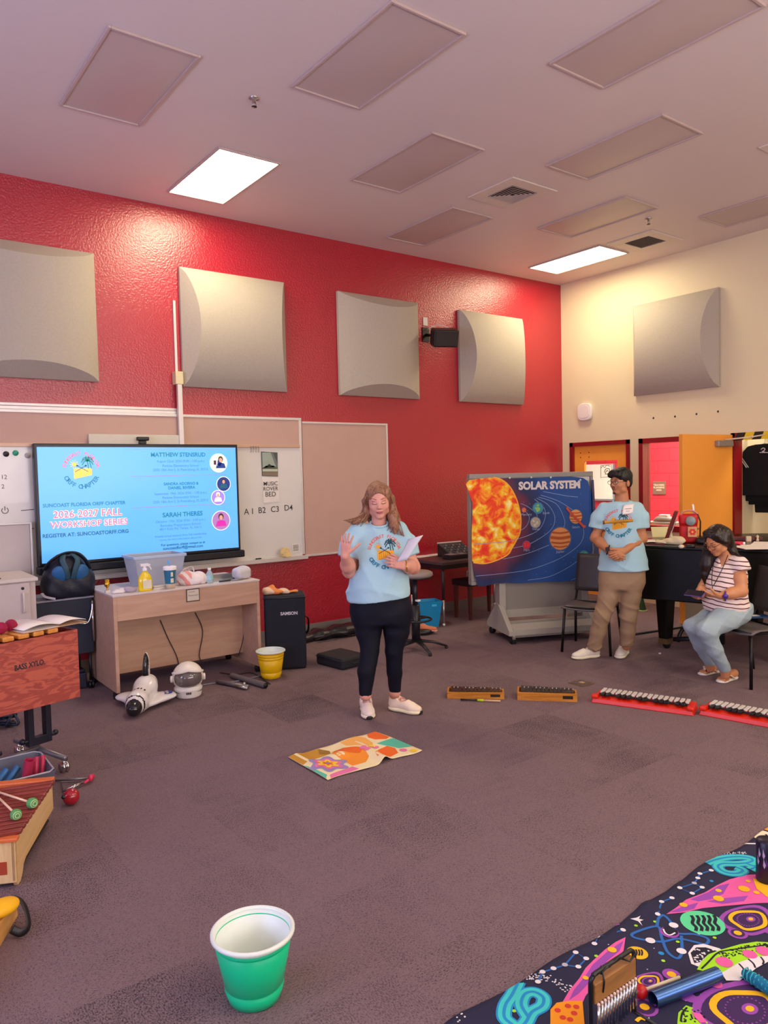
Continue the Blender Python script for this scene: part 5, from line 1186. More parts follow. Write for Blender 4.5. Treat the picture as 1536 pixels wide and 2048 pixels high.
vs, fs = text2d('SOLAR SYSTEM', 1.0, bold=.05); ww = max(v[0] for v in vs)-min(v[0] for v in vs); s_ = (u1-u0)/ww
P.put([((u0+u1)/2+a*s_, v0+.0+b*s_*1.05) for a, b in vs], fs, 0, 2)
for tx, px, py in (('Mercury', 1052, 1031), ('Earth', 1091, 1028), ('Venus', 1071, 1060), ('Mars', 1052, 1102), ('Jupiter', 1119, 1105), ('Saturn', 1150, 1056), ('Uranus', 1163, 1127)):
    u, v = bq(px, py); P.text(tx, u, v, .034, 1, 3)
P.mb.build('lettering', [mat('letter_cream', 'd8d0cc', .7), mat('letter_small', 'a8b4d8', .7)], bt)
for px, py in ((1018, 956), (1061, 955), (1100, 955), (1159, 960)):
    u, v = bq(px, py); tagm(MB().ball((0, 0, 0), .011, n=10), 'pushpin', mat('pin_white', 'c8d4cc', .4), 'small pale magnet holding the top edge of the banner', 'magnet', tuple(BR+ba*u-bnn*.052+Vector((0, 0, v))), group='magnets along the banner top')
# ---- stacking chair
M_CH = mat('chair_grey_plastic', '3b3536', .45); M_TUBE = mat('chair_black_tube', '141214', .35, .3)
def chair(loc, rotz, label):
    """faces local -Y"""
    t = thing('stacking_chair', label, 'chair', loc, rotz)
    def seat(u, v):
        x = -.23+.46*u; y = -.22+.44*v; return (x*(1-.08*v), y, .445-.018*math.sin(pi*u)-.02*v+(-.03*max(0, .15-v)*6 if v < .15 else 0))
    MB().grid(seat, 10, 10).build('seat', mat('chair_seat_plastic', '6a6260', .35), t, solid=.012)
    def back(u, v):
        x = -.22+.44*u; return (x*(1-.06*v), .225+.07*v+.02-.035*math.sin(pi*u), .52+.36*v)
    MB().grid(back, 10, 8).build('backrest', M_CH, t, solid=.011)
    for s in (-1, 1):
        MB().tube([(s*.20, -.20, .42), (s*.225, -.225, .0)], .013).build('leg', M_TUBE, t)
        MB().tube([(s*.20, .19, .42), (s*.225, .27, .0)], .013).build('leg', M_TUBE, t)
        MB().tube(smooth_line([(s*.20, -.21, .42), (s*.205, .0, .415), (s*.205, .20, .43), (s*.21, .28, .52), (s*.20, .31, .66)], 5), .012).build('side_rail', M_TUBE, t)
    MB().rod((-.2, -.2, .42), (.2, -.2, .42), .011).rod((-.2, .19, .42), (.2, .19, .42), .011).build('crossbar', M_TUBE, t)
    return t
chair((5.80, 4.50, 0), -1.15, 'grey and black stacking chair behind the standing man')
# ---- grand piano
M_PIANO = mat('piano_black_cover', '060606', .45, spec=.3)
pn = thing('grand_piano', 'black covered grand piano behind the seated woman, used as a shelf', 'piano', (6.02, 4.12, 0))
O = Vector((6.02, 4.12))
fpoly = [(6.02, 4.12), (6.36, 2.85), (7.75, 3.15), (7.95, 3.5), (7.85, 3.9), (7.45, 4.15), (7.1, 4.28), (6.85, 4.42), (6.55, 4.5), (6.25, 4.42)]
sm_ = [fpoly[0], fpoly[1], fpoly[2]]+[tuple(q) for q in smooth_line(fpoly[2:]+[fpoly[0]], 4)][1:-1]
loc = [(p[0]-O.x, p[1]-O.y) for p in sm_]
MB().prism(loc, .50, .975).build('case', M_PIANO, pn, bevel=.012)
MB().prism([(p[0]*1.012-.004, p[1]*1.012) for p in loc], .975, 1.0).build('lid', mat('piano_lid', '0c0c0f', .25), pn, bevel=.006)
for (x, y) in ((.30, -.07), (.52, -1.10), (1.45, -.35)):
    L_leg = MB().add([(x-.075, y-.06, .50), (x+.075, y-.06, .50), (x+.075, y+.06, .50), (x-.075, y+.06, .50), (x-.05, y-.045, .10), (x+.05, y-.045, .10), (x+.05, y+.045, .10), (x-.05, y+.045, .10)], [(3, 2, 1, 0), (4, 5, 6, 7), (0, 1, 5, 4), (1, 2, 6, 5), (2, 3, 7, 6), (3, 0, 4, 7)]).build('leg', M_PIANO, pn, bevel=.008)
    m = MB(); caster(m, (x+.02, y, .035), .035, ax=.5); m.bx((x-.05, y-.045, .05), (x+.05, y+.045, .10), 1); m.build('caster', [M_RUBBER, mat('dull_brass', '8c7350', .35, .7)], L_leg)
MB().tube([(.36, -.08, .08), (.50, -.30, .10), (.60, -.45, .16)], .022).rod((.60, -.45, .06), (.60, -.45, .30), .035).tube(smooth_line([(.42, -.12, .05), (.46, -.14, .16), (.50, -.2, .16), (.52, -.24, .05)], 4), .018).build('pedal_lyre', P_BLACK, pn)
MB().tube([(.25, .35, .06), (1.5, .1, .06)], .012).build('floor_rail', P_BLACK, pn)
def on_piano(px, py, z=1.0): p = gz(px, py, z); return p
p = on_piano(1312, 1088)
t = thing('book_stack', 'open book and papers lying at the left end of the piano', 'book', (p.x-.02, p.y+.05, 1.0), -.9)
MB().bx((-.12, -.13, 0), (.12, .13, .014)).build('cover', mat('maroon_cover', '5c1c2a', .5), t, bevel=.002)
MB().grid(lambda u, v: (-.11+.24*u, -.12+.24*v, .018+.012*math.sin(pi*u)), 8, 2).build('page', mat('page_white', '', 0), t, solid=.003)
p = on_piano(1331, 1090)
t = thing('paper_bag', 'crumpled cream paper bag on the piano beside the red lunch bag', 'bag', (p.x+.05, p.y, 1.0), -.9)
b = Blob(.03).cap((-.10, 0, .02), (.07, 0, .035), .022, .038).ell((.08, 0, .04), (.05, .035, .04)).ell((.09, -.03, .03), (.05, .03, .03)); b.cut.append(lambda X, Y, Z: -Z)
blob_obj('bag_body', b.mesh(.008, lambda X, Y, Z: .007*np.sin(60*X+40*Z)*np.sin(35*Y+20*X)), mat('cream_paper', 'd8c6a4', .7), t)
p = on_piano(1328, 1083)
t = thing('picture_frame', 'thin dark red frame leaning upright over the papers on the piano', 'frame', (p.x+.03, p.y, 1.006), -1.05)
m = MB(); m.T = M4((0, 0, 0), Ry(.33)); m.bx((-.016, -.05, 0), (.016, .10, .30), 0).bx((-.02, -.04, .10), (-.016, .09, .29), 1).bx((.02, -.05, .02), (.026, .12, .24), 2); m.build('frame', [mat('frame_darkred', '7c1c14', .4), mat('frame_back', 'b8862c', .5), mat('page_white', '', 0)], t)
p = on_piano(1322, 1075)
tagm(MB().add([(-.10, 0, .0), (.10, 0, 0), (.10, .07, .10), (-.10, .07, .10), (-.10, .003, .0), (.10, .003, 0), (.10, .073, .10), (-.10, .073, .10)], [(0, 1, 2, 3), (7, 6, 5, 4), (0, 4, 5, 1), (2, 6, 7, 3)]), 'yellow_card', mat('card_yellow', 'e8e2a8', .6), 'pale yellow card propped up at the back of the piano', 'card', (p.x+.06, p.y+.02, 1.0), rotz=-.75)
p = on_piano(1371, 1088)
lb = thing('lunch_bag', 'red insulated lunch bag with a flower patch standing on the piano', 'lunch bag', (p.x+.13, p.y+.05, 1.0), -1.02)
b = Blob(.02).box((0, 0, .13), (.078, .055, .13), .03).box((0, -.02, .22), (.083, .06, .05), .03); blob_obj('bag_body', b.mesh(.008, lambda X, Y, Z: .002*np.sin(40*Z)), mat('lunch_red', 'c8181c', .45, bump=.1), lb)
MB().bx((-.005, -.086, .06), (.075, -.055, .155)).build('patch', mat('patch_peach', 'd8a070', .6), lb, bevel=.003)
P = Print(lambda u, v, k: (u-.008, -.0868-.0006*k, v))
for i in range(6): P.disc(.043+.020*math.cos(i*pi/3), .108+.020*math.sin(i*pi/3), .012, .012, 0)
P.disc(.043, .108, .010, .010, 1, 1); P.mb.build('flower_print', [mat('flower_orange', 'd8381c', .6), mat('flower_yellow', 'f0b040', .6)], lb)
MB().lathe([(0, 0), (.042, 0), (.045, .004), (.040, .012), (0, .012)], (.02, -.078, .21), rot=Rx(pi/2)).build('round_badge', mat('badge_grey', '8a9494', .4), lb)
MB().tube(smooth_line([(-.07, -.03, .26), (-.03, -.04, .30), (.04, -.03, .30), (.08, -.02, .27)], 5), .013, flat=.6).build('handle', mat('handle_pink', 'd8908c', .5), lb)
MB().rod((.05, .0, .26), (.04, .0, .36), .009).build('straw', mat('white_plastic', '', 0), lb)
MB().tube([(.08, -.02, .27), (.105, 0, .2), (.10, 0, .02)], .014, flat=.5).build('strap', P_BLACK, lb)
p = on_piano(1363, 1097)
tagm(MB().ball((0, 0, .017), (.03, .022, .017)), 'cream_puff', mat('cream_ball', 'e8d4c0', .8), 'small cream coloured round object at the piano edge below the lunch bag', 'knick-knack', (p.x, p.y, 1.0))
tagm(MB().rod((-.035, 0, .018), (.035, 0, .018), .018), 'black_cylinder', P_BLACK, 'short black cylinder beside the cream round object on the piano', 'cylinder', (p.x+.06, p.y-.05, 1.0), rotz=-.9)
p = on_piano(1398, 1088)
b = Blob(.04).ell((0, 0, .02), (.13, .10, .05)).cap((-.12, 0, .02), (.10, .05, .05), .03, .03); b.cut.append(lambda X, Y, Z: -Z)
tag(blob_obj('black_bag', b.mesh(.01, lambda X, Y, Z: .006*np.sin(40*X)*np.sin(35*Y)), P_BLACK, None, loc=(p.x+.12, p.y-.06, 1.0), rotz=-.8), 'flat black cloth bag on the piano behind the seated woman', 'bag')
p = on_piano(1478, 1090)
tagm(MB().rod((-.045, 0, .016), (.03, 0, .016), .016).rod((.03, 0, .016), (.05, 0, .016), .012, 1), 'red_marker', [mat('marker_red', 'd8243c', .4), mat('white_plastic', '', 0)], 'red marker with a white end on the piano behind the seated woman', 'marker', (p.x, p.y, 1.0), rotz=-1.0)
for px, py, lab, c in ((1497, 1083, 'small cream box with an orange mark at the back of the piano', 'd8c0a0'), (1515, 1081, 'tiny cream figurine at the back of the piano near the frame edge', 'e0d0a8')):
    p = on_piano(px, py); tagm(MB().bx((-.022, -.02, 0), (.022, .02, .05)) if px < 1500 else MB().lathe([(.014, 0), (.008, .02), (.014, .04), (0, .055)], n=16), 'small_box' if px < 1500 else 'figurine', mat('m'+c, c, .5), lab, 'box' if px < 1500 else 'figurine', (p.x, p.y, 1.0), rotz=-.9, bevel=.003 if px < 1500 else 0)
for i, (px, py, a_) in enumerate(((1512, 1094, -.9), (1530, 1089, -1.2), (1500, 1098, -.7))):
    p = on_piano(px, py); tagm(MB().bx((-.11, -.15, 0), (.11, .15, .004)), 'sheet_music', mat('page_white', '', 0), 'white sheet of music in the loose pile at the right end of the piano', 'paper', (p.x+.02, p.y, 1.001+.005*i), rotz=a_, group='sheets on the piano')
tagm(MB().bx((-.14, -.04, 0), (.14, .04, .03)), 'maroon_book', mat('maroon_cover', '', 0), 'dark maroon book lying behind the seated woman on the piano', 'book', tuple(on_piano(1492, 1080))[:2]+(1.0,), rotz=-.85, bevel=.003)
# things under and behind the piano
p = gz(1283, 1222)
t = thing('floor_sign', 'small lime and green cone shaped sign on the floor behind the man', 'sign', (p.x+.02, p.y, 0), -.8)
MB().lathe([(.07, 0), (.07, .012), (.0, .012)], n=4).build('base', mat('sign_lime', 'b8d88c', .5), t)
MB().lathe([(.045, .012), (.012, .15), (0, .15)], n=4, sm=False).build('cone', mat('sign_green', '2c5c3c', .5), t)
# through the interior window
p = gx(1325, 1040, XW+.5)
b = Blob(.02).ell((0, 0, 0), (.10, .16, .085)); b.cut.append(lambda X, Y, Z: -Z)
t = thing('grey_dome', 'grey domed object with a white sheet seen through the interior window', 'dome', (XW+.55, p.y, 1.0)); blob_obj('dome', b.mesh(.012), mat('dome_grey', '6c6458', .6), t)
MB().bx((-.04, -.06, .075), (.04, .06, .095)).build('white_sheet', mat('page_white', '', 0), t); MB().bx((-.15, -.25, -.03), (.15, .25, 0)).bx((-.1, -.2, -1.0), (.1, .2, -.03)).build('stand', M_GREY, t)
# ---- black shirts in the closet
M_SHIRT = mat('black_shirt_cloth', '07070a', .85, var=.2)
polys = [[(1480, 935), (1487, 903), (1496, 893), (1512, 889), (1536, 887), (1580, 889), (1582, 990), (1473, 991)], [(1484, 935), (1490, 900), (1540, 890), (1582, 892), (1582, 1002), (1485, 1002)],
         [(1492, 935), (1498, 905), (1582, 900), (1582, 1010), (1497, 1009)], [(1505, 930), (1512, 905), (1582, 905), (1582, 1026), (1511, 1025)]]
for i, pl in enumerate(polys):
    X = XW+.30+.07*i; c = gx(1530, 890, X)
    t = thing('hanging_shirt', ['black shirt with a white emblem, frontmost in the closet', 'second black shirt back in the closet row', 'third black shirt back in the closet row', 'longest black shirt at the back of the closet row'][i], 'shirt', (X, c.y, c.z), 0, None)
    pts = [gx(a, b_, X) for a, b_ in pl]; m = MB(); m.T = Matrix(((0, 0, 1, 0), (1, 0, 0, 0), (0, 1, 0, 0), (0, 0, 0, 1)))
    m.prism([(q.y-c.y, q.z-c.z) for q in pts], -.02, .02); m.build('garment', M_SHIRT, t, bevel=.012)
    MB().tube(smooth_line([(0, 0, 0), (0, .0, .06), (0, -.02, .09), (0, .0, .11)], 4), .004).tube([(0, .16, -.04), (0, 0, .02), (0, -.16, -.04)], .008).build('hanger', mat('hanger_white', 'd8dccc', .4), t)
    if i == 0:
        P = Print(lambda u, v, k: (-.0225, gx(u, v, X-.0225).y-c.y, gx(u, v, X-.0225).z-c.z))
        P.line(smooth_line([(1522, 899), (1526, 896), (1530, 898), (1527, 902), (1524, 903), (1530, 904)]), 1.6, 0); P.line([(1519, 905), (1536, 905)], 1.4, 0)
        P.mb.build('emblem', M_WHITE, t)
c = gx(1480, 888, XW+.42)
tagm(MB().rod((-.0, -1.2, 0), (0, .2, 0), .014), 'closet_rod', M_STEEL, 'metal rod the black shirts hang on in the closet', 'rod', (XW+.40, CY1-.18, c.z+.10))
for k, px in enumerate((1476, 1480)):
    q = gx(px, 915, XW+.26+.02*k); tagm(MB().tube([(0, -.10, -.12), (0, 0, .03), (0, .05, -.14)], .006).tube(smooth_line([(0, 0, .03), (0, 0, .08), (0, -.02, .11), (0, 0, .13)], 4), .004), 'empty_hanger', mat('hanger_white', '', 0), 'empty white hanger at the left of the black shirts', 'hanger', tuple(q), group='empty hangers')
tagm(MB().bx((0, -1.2, 0), (.35, .2, .02)), 'closet_shelf', mat('shelf_tan', 'b89c74', .5), 'tan shelf above the hanging shirts in the closet', 'shelf', (9.15, CY1-.22, c.z+.22))
# ---- small instruments along the floor
def glock(A_, B_, label, dep, h, tilt=0):
    A_, B_ = Vector(A_), Vector(B_); L_ = (B_-A_).length; an = math.atan2(B_.y-A_.y, B_.x-A_.x)
    t = thing('glockenspiel', label, 'glockenspiel', (A_.x, A_.y, 0), an)
    mo = wood('honey_oak', 'b06c1c', 'd08a30', 'X', 4)
    m = MB(); m.add([(0, 0, 0), (L_, 0, 0), (L_, 0, h), (0, 0, h), (.0, .015, 0), (L_, .015, 0), (L_, .015, h), (.0, .015, h)], [(0, 1, 2, 3), (7, 6, 5, 4), (3, 2, 6, 7), (0, 3, 7, 4), (1, 5, 6, 2)])
    m.bx((0, .015, 0), (.014, dep, h*.96)).bx((L_-.014, .015, 0), (L_, dep*.7, h*.96)).add([(0, dep, 0), (L_, dep*.7, 0), (L_, dep*.7, h), (0, dep, h), (0, dep+.012, 0), (L_, dep*.7+.012, 0), (L_, dep*.7+.012, h), (0, dep+.012, h)], [(1, 0, 3, 2), (4, 5, 6, 7), (3, 7, 6, 2)]).bx((0, .01, 0), (L_, dep*.7, .006))
    m.build('frame', mo, t, bevel=.002)
    n = 13
    for i in range(n):
        x = .025+(L_-.05)*(i+.5)/n; d = dep*(1-.3*x/L_); MB().bx((x-.012, -.006+.012, h+.004), (x+.012, d+.002, h+.010)).build('tone_bar', mat('bar_dark_steel', '5c5652', .3, .8), t, bevel=.001)
        if i not in (2, 6, 9): MB().rod((x+.012, d*.62, h+.01), (x+.012, d*.62, h+.02), .005, n=8).build('note_peg', mat('peg_pale', 'b0a8a0', .4, .5), t)
    MB().bx((L_*.76, -.001, h*.32), (L_*.93, .0, h*.72)).build('maker_plate', mat('plate_black', '2a1c10', .4), t)
    return t
glock((3.71, 4.22, 0), (4.02, 3.925, 0), 'small honey wood glockenspiel with a mallet before it, leftmost in the row', .13, .05)
glock((4.075, 3.845, 0), (4.37, 3.525, 0), 'small honey wood glockenspiel second from the left in the row', .15, .06)
a = gz(921, 1399, .012); b_ = gz(1001, 1402, .012); m = MB(); d = b_-a
m.rod((0, 0, 0), d*.42, .007, 0).rod(d*.42, d*.58, .009, 1).rod(d*.58, d, .006, 2); tagm(m, 'mallet', [P_BLACK, mat('lime_grip', 'b8c81c', .5), mat('birch', '', 0)], 'mallet with black head end and lime grip in front of the left glockenspiel', 'mallet', tuple(a))
def redkeys(A_, B_, label, L_=None):
    A_, B_ = Vector(A_), Vector(B_); an = math.atan2(B_.y-A_.y, B_.x-A_.x); L_ = L_ or (B_-A_).length
    t = thing('red_metallophone', label, 'metallophone', (A_.x, A_.y, 0), an)
    red = mat('glossy_red_plastic', 'dc2408', .3); W_ = .20
    m = MB(); m.add([(0, 0, 0), (L_, 0, 0), (L_, W_, 0), (0, W_, 0), (.012, .012, .035), (L_-.012, .012, .035), (L_-.012, W_-.01, .05), (.012, W_-.01, .05)], [(3, 2, 1, 0), (4, 5, 6, 7), (0, 1, 5, 4), (1, 2, 6, 5), (2, 3, 7, 6), (3, 0, 4, 7)]); m.build('tray', red, t, bevel=.006)
    MB().bx((.0, .0, .028), (.05, .07, .06)).build('end_cap', red, t, bevel=.012); MB().bx((L_-.05, .0, .028), (L_, .07, .06)).build('end_cap', red, t, bevel=.012)
    n = 17
    for i in range(n):
        x = .04+(L_-.08)*(i+.5)/n
        MB().bx((x-.013, .085, .056), (x+.013, .175+.02*(1-i/n), .068)).build('natural_bar', mat('key_white', 'd8d4d0', .3), t, bevel=.003)
        if i % 7 not in (2, 6): MB().bx((x+.004, .028, .052), (x+.032, .10, .066)).build('sharp_bar', mat('key_black', '1c1a1c', .3), t, bevel=.003)
    MB().bx((.04, .075, .045), (L_-.04, .085, .055)).build('felt_rail', mat('felt_dark', '33262a', .8), t)
redkeys((4.435, 3.455, 0), (4.70, 2.80, 0), 'red metallophone with white and black bars, the one seen whole')
redkeys((4.755, 2.80, 0), (4.86, 2.30, 0), 'red metallophone with white and black bars cut off by the right edge', .70)
p = gz(1163, 1367)
t = thing('floor_outlet', 'square brass floor outlet cover beyond the glockenspiels', 'floor outlet', (p.x, p.y, 0), 0)
MB().bx((-.075, -.075, 0), (.075, .075, .005)).build('frame', mat('outlet_bronze', '7c6444', .4, .5), t, bevel=.002)
MB().bx((-.058, -.058, .005), (.058, .058, .007)).build('cover', mat('outlet_carpet', '5c4c4c', .8), t); MB().bx((-.01, -.02, .007), (.025, .02, .010)).build('plug_lid', mat('outlet_tan', 'b89c6c', .4), t)
p = gz(1310, 1305); tagm(MB().bx((-.02, -.01, 0), (.02, .01, .003)), 'paper_scrap', mat('page_white', '', 0), 'tiny white paper scrap on the carpet before the piano leg', 'paper scrap', (p.x, p.y-.05, 0), rotz=.5)
# ================================================================== PEOPLE
class Fig:
    """stands at a real spot; local x runs to the viewer's right, local -y towards the camera, z up"""
    def __init__(s, x, y):
        s.o = Vector((x, y, 0)); s.rz = -math.atan2(x, y); s.n = Vector((x, y, 0)).normalized()
        s.inv = Matrix.Rotation(-s.rz, 4, 'Z') @ Matrix.Translation(-s.o)
    def p(s, px, py, d=0.0):
        q = s.inv @ gplane(px, py, s.o-s.n*d, s.n); return np.array(q)
    def g(s, px, py, z=0.0): return np.array(s.inv @ gz(px, py, z))
    def chain(s, pts): return [s.p(*q[:3]) for q in pts], [q[3] for q in pts]
def head_mass(b, c, R, sc=1.0, k=.012, male=False):
    R = np.array(R); T = lambda v: c+R@(np.array(v)*sc)
    def e(v, r, kk=k): b.ell(T(v), np.array(r)*sc, R, kk)
    e((0, .015, .035), (.073, .090, .082)); e((0, -.015, -.015), (.066, .078, .075), .02); e((0, -.022, -.05), (.053 if not male else .056, .060, .060), .02)
    e((0, -.058, -.094), (.026 if not male else .030, .024, .020), .02)
    for s in (-1, 1):
        e((s*.036, -.052, -.030), (.026, .028, .026), .015); e((s*.080, .012, -.018), (.010, .018, .030), .006); e((s*.048, -.01, -.075), (.018, .03, .02), .02)
        e((s*.030, -.076, .020), (.022, .011, .007), .008); e((s*.030, -.070, -.003), (.015, .012, .009), .004)
    b.cap(T((0, -.080, .008)), T((0, -.100, -.026)), .007*sc, .011*sc, .008)
    for s in (-1, 1): e((s*.009, -.094, -.032), (.008, .009, .007), .005)
    e((0, -.083, -.056), (.022, .010, .006), .005); e((0, -.081, -.067), (.019, .011, .007), .005)
def face_parts(par, body, c, R, sc, brow, lip, eye_closed, look=(0, 0), hairc=None):
    R = np.array(R); R4 = Matrix(R.tolist()); me = body.data
    bv = BVHTree.FromPolygons([v.co.copy() for v in me.vertices], [tuple(p.vertices) for p in me.polygons]); dn = Vector(R@np.array([0, 1.0, 0]))
    def T(x, z, off=0.0):
        o = Vector(c+R@(np.array([x, -.25, z])*sc)); h = bv.ray_cast(o, dn)
        q = h[0] if h[0] is not None else Vector(c+R@(np.array([x, -.08, z])*sc))
        return tuple(q-dn*off)
    for s in (-1, 1):
        if eye_closed:
            MB().tube([T(s*.030+.0155*math.cos(w), -.002-.0055*math.sin(w), .0006) for w in [pi*i/10 for i in range(11)]], .0019*sc, n=6).build('eyelashes', mat('lash_brown', '34201c', .6), par)
            MB().tube([T(s*.030+.015*math.cos(w), .004+.005*math.sin(w), .0002) for w in [pi*i/10 for i in range(11)]], .0012*sc, n=6).build('eyelid_crease', mat('lid_shade', '9c5c50', .6), par)
        else:
            o = MB().ball(T(s*.030, -.001, -.0075), (.0125*sc, .0125*sc, .0095*sc), 0, 14, rot=R4).build('eye', mat('eye_white', 'e8e0dc', .2), par)
            MB().ball(T(s*.030+look[0], -.001+look[1], .003), (.0058*sc, .003*sc, .0058*sc), 0, 10, rot=R4).build('iris', mat('iris_dark', '20140f', .2), o)
            MB().tube([T(s*.030+.0155*math.cos(w), .000+.0075*math.sin(w), .0022) for w in [pi*i/10 for i in range(11)]], .0016*sc, n=6).build('upper_lid', mat('lash_brown', '34201c', .6), par)
        MB().tube([T(s*(.014+.034*t), .021+.006*math.sin(pi*t*.8), .0004) for t in [0, .2, .4, .6, .8, 1]], [.0022*sc, .0032*sc, .0032*sc, .003*sc, .0022*sc, .001*sc], n=6).build('eyebrow', brow, par)
        MB().ball(T(s*.007, -.0385, -.0005), (.0032*sc, .002*sc, .0022*sc), 0, 8, rot=R4).build('nostril', mat('nostril_shade', '6c3430', .7), par)
    MB().tube([T(.023*math.cos(w), -.0585+.0012*math.cos(4*w), .0006) for w in [pi*i/12 for i in range(13)]], [(.0008+.0034*math.sin(pi*i/12))*sc for i in range(13)], n=6).build('upper_lip', lip, par)
    MB().tube([T(.019*math.cos(w), -.0655, .0006) for w in [pi*i/12 for i in range(13)]], [(.0008+.0042*math.sin(pi*i/12))*sc for i in range(13)], n=6).build('lower_lip', lip, par)
    MB().tube([T(.021*math.cos(w), -.0618, .0012) for w in [pi*i/12 for i in range(13)]], .0011*sc, n=5).build('mouth_line', mat('mouth_dark', '5c2420', .6), par)
def hand_mass(b, w, d, nrm, side, curl=(.3, .3, .3, .3), spread=.10, sc=1.0, thumb=.6, tcurl=.2, k=.007):
    """w wrist, d wrist->knuckles, nrm palm normal, side: direction the thumb leaves on"""
    d = np.array(Vector(d).normalized()); nrm = np.array(nrm, float); nrm = nrm-d*nrm.dot(d); nrm /= np.linalg.norm(nrm)
    s = np.cross(d, nrm); s = s if np.array(side).dot(s) > 0 else -s; w = np.array(w, float)
    for i, o in enumerate((.026, .009, -.009, -.026)):      # four metacarpals make the palm
        b.cap(w+s*o*.6*sc+d*.008*sc, w+d*(.082-.004*abs(i-1))*sc+s*o*sc, .0135*sc, .0115*sc, .014)
    L = (.072, .080, .074, .058)
    for i, o in enumerate((.027, .009, -.009, -.027)):
        p = w+d*(.082-.004*abs(i-1))*sc+s*o*sc; a = (1.5-i)*spread; dd = d*math.cos(a)+s*math.sin(a); r = .0088*sc
        for j, f in enumerate((.45, .32, .23)):
            dd = dd*math.cos(curl[i]*(1 if j else .8))+nrm*math.sin(curl[i]*(1 if j else .8)); q = p+dd*L[i]*f*sc
            b.cap(p, q, r, r*.92, .004); p = q; r *= .92
            t = np.cross(np.cross(dd, nrm), dd); nrm_i = t/np.linalg.norm(t)
            # keep bending in the plane of the finger
            if j == 0: n2 = nrm_i
            dd = dd/np.linalg.norm(dd)
    p = w+d*.025*sc+s*.024*sc; dd = d*math.cos(thumb)+s*math.sin(thumb)+nrm*.25; dd /= np.linalg.norm(dd); r = .0115*sc
    for j, f in enumerate((.042, .034, .026)):
        q = p+dd*f*sc; b.cap(p, q, r, r*.9, .008 if j == 0 else .004); p = q; r *= .9; dd = dd+d*tcurl*.5+nrm*tcurl; dd /= np.linalg.norm(dd)
def strands(F): return lambda X, Y, Z: .0022*np.sin(260*X+8*np.sin(14*Z))*np.sin(240*Y+6*np.sin(11*Z))+.003*np.sin(60*X+40*Y+9*np.sin(9*Z))
def sleeve_cut(hem, d, rad=.13):
    hem = np.array(hem); d = np.array(Vector(d).normalized())
    def fn(X, Y, Z):
        x, y, z = X-hem[0], Y-hem[1], Z-hem[2]; g = x*d[0]+y*d[1]+z*d[2]; return np.where(x*x+y*y+z*z < rad*rad, g, -1.0)
    return fn
def shoe(par, heel, toe, L=.27, wd=.046, c_up='efe6dc', c_sole='f2ecd8', c_lace='e0a8a4', c_toe='1c1a1c', ankle=.055, tilt=0):
    heel, toe = Vector(heel), Vector(toe); heel.z = 0; toe.z = 0; d = (toe-heel).normalized(); a = math.atan2(d.y, d.x); M = Matrix.Translation(heel) @ Matrix.Rotation(a, 4, 'Z')
    def bl(fn, nm, m, mi=None):
        V, f = fn; V = np.array([tuple(M @ Vector(v)) for v in V]); c0 = None
        return blob_obj(nm, (V, f), m, par)
    b = Blob(.02).ell((.06, 0, .02), (.058, wd*.86, .022)).ell((.15, 0, .018), (.09, wd*.92, .02)).ell((L-.065, -.002, .018), (.065, wd*1.02, .020)); b.cut.append(lambda X, Y, Z: -Z); b.cut.append(lambda X, Y, Z: Z-.034)
    so = bl(b.mesh(.006), 'sole', mat('sole_'+c_sole, c_sole, .6))
    b = Blob(.03).cap((.045, 0, .05), (.050, 0, .100), wd*.80, wd*.78).cap((.08, 0, .062), (.18, 0, .046), wd*.86, wd*.80).ell((L-.065, 0, .036), (.060, wd*.88, .030)).cap((.09, 0, .095), (.15, 0, .072), .024, .018)
    b.cut.append(lambda X, Y, Z: .022-Z); b.cut.append(lambda X, Y, Z: Z-(.100+.020*np.cos((X-.05)*40)))
    up = bl(b.mesh(.006), 'upper', mat('upper_'+c_up, c_up, .75, bump=.15, bscale=300))
    m = MB(); m.T = M
    for i in range(4):
        x = .108+.022*i; z = .112-.015*i; m.tube([(x-.004, -.026, z-.020), (x+.004, 0, z-.004), (x+.012, .026, z-.020)], .0028, n=6).tube([(x+.012, -.026, z-.020), (x+.004, 0, z-.003), (x-.004, .026, z-.020)], .0028, n=6)
    m.tube(smooth_line([(.10, 0, .096), (.115, -.03, .085), (.14, -.034, .06), (.12, -.02, .085), (.10, 0, .097), (.12, .03, .085), (.145, .034, .062), (.12, .02, .086)], 4), .0025, n=6)
    m.build('laces', mat('laces_'+c_lace, c_lace, .7), up)
    if c_toe:
        m = MB(); m.T = M; m.ball((L-.012, 0, .016), (.014, .026, .013), n=14); m.build('toe_cap', mat('toe_'+c_toe, c_toe, .6), so)
def jersey(name, c, amp=1.0):
    return mat(name, c, .9, bump=.35, bscale=14, var=.04, scale=6, spec=.2)
def shirt_print(par, ob, cx, cz, R, yaw=0.0, lean=0.0, y0=-1.0, mats=None):
    me = ob.data; bv = BVHTree.FromPolygons([v.co.copy() for v in me.vertices], [tuple(p.vertices) for p in me.polygons])
    cy, sy = math.cos(yaw), math.sin(yaw)
    def fn(u, v, k):
        x = cx+u*cy+0*v; o = Vector((x, y0, cz+v)); h = bv.ray_cast(o, Vector((0, 1, 0)))
        y = h[0].y if h[0] is not None else -.1
        return (x, y-.0022-.0008*k, cz+v)
    P = Print(fn); logo(P, 0, 0, R, 0, 1, 2, 3, 2, 4, 1)
    return P.mb.build('shirt_print', mats, par)
def rdg(t, e=2.2): return (1-np.abs(np.sin(t)))**e
PM = [mat('print_coral', 'e8706a', .8), mat('print_teal', '1c7a98', .8), mat('print_yellow', 'f4a91c', .8), mat('print_palm', '1c4858', .8), mat('print_navy', '1c3048', .8)]
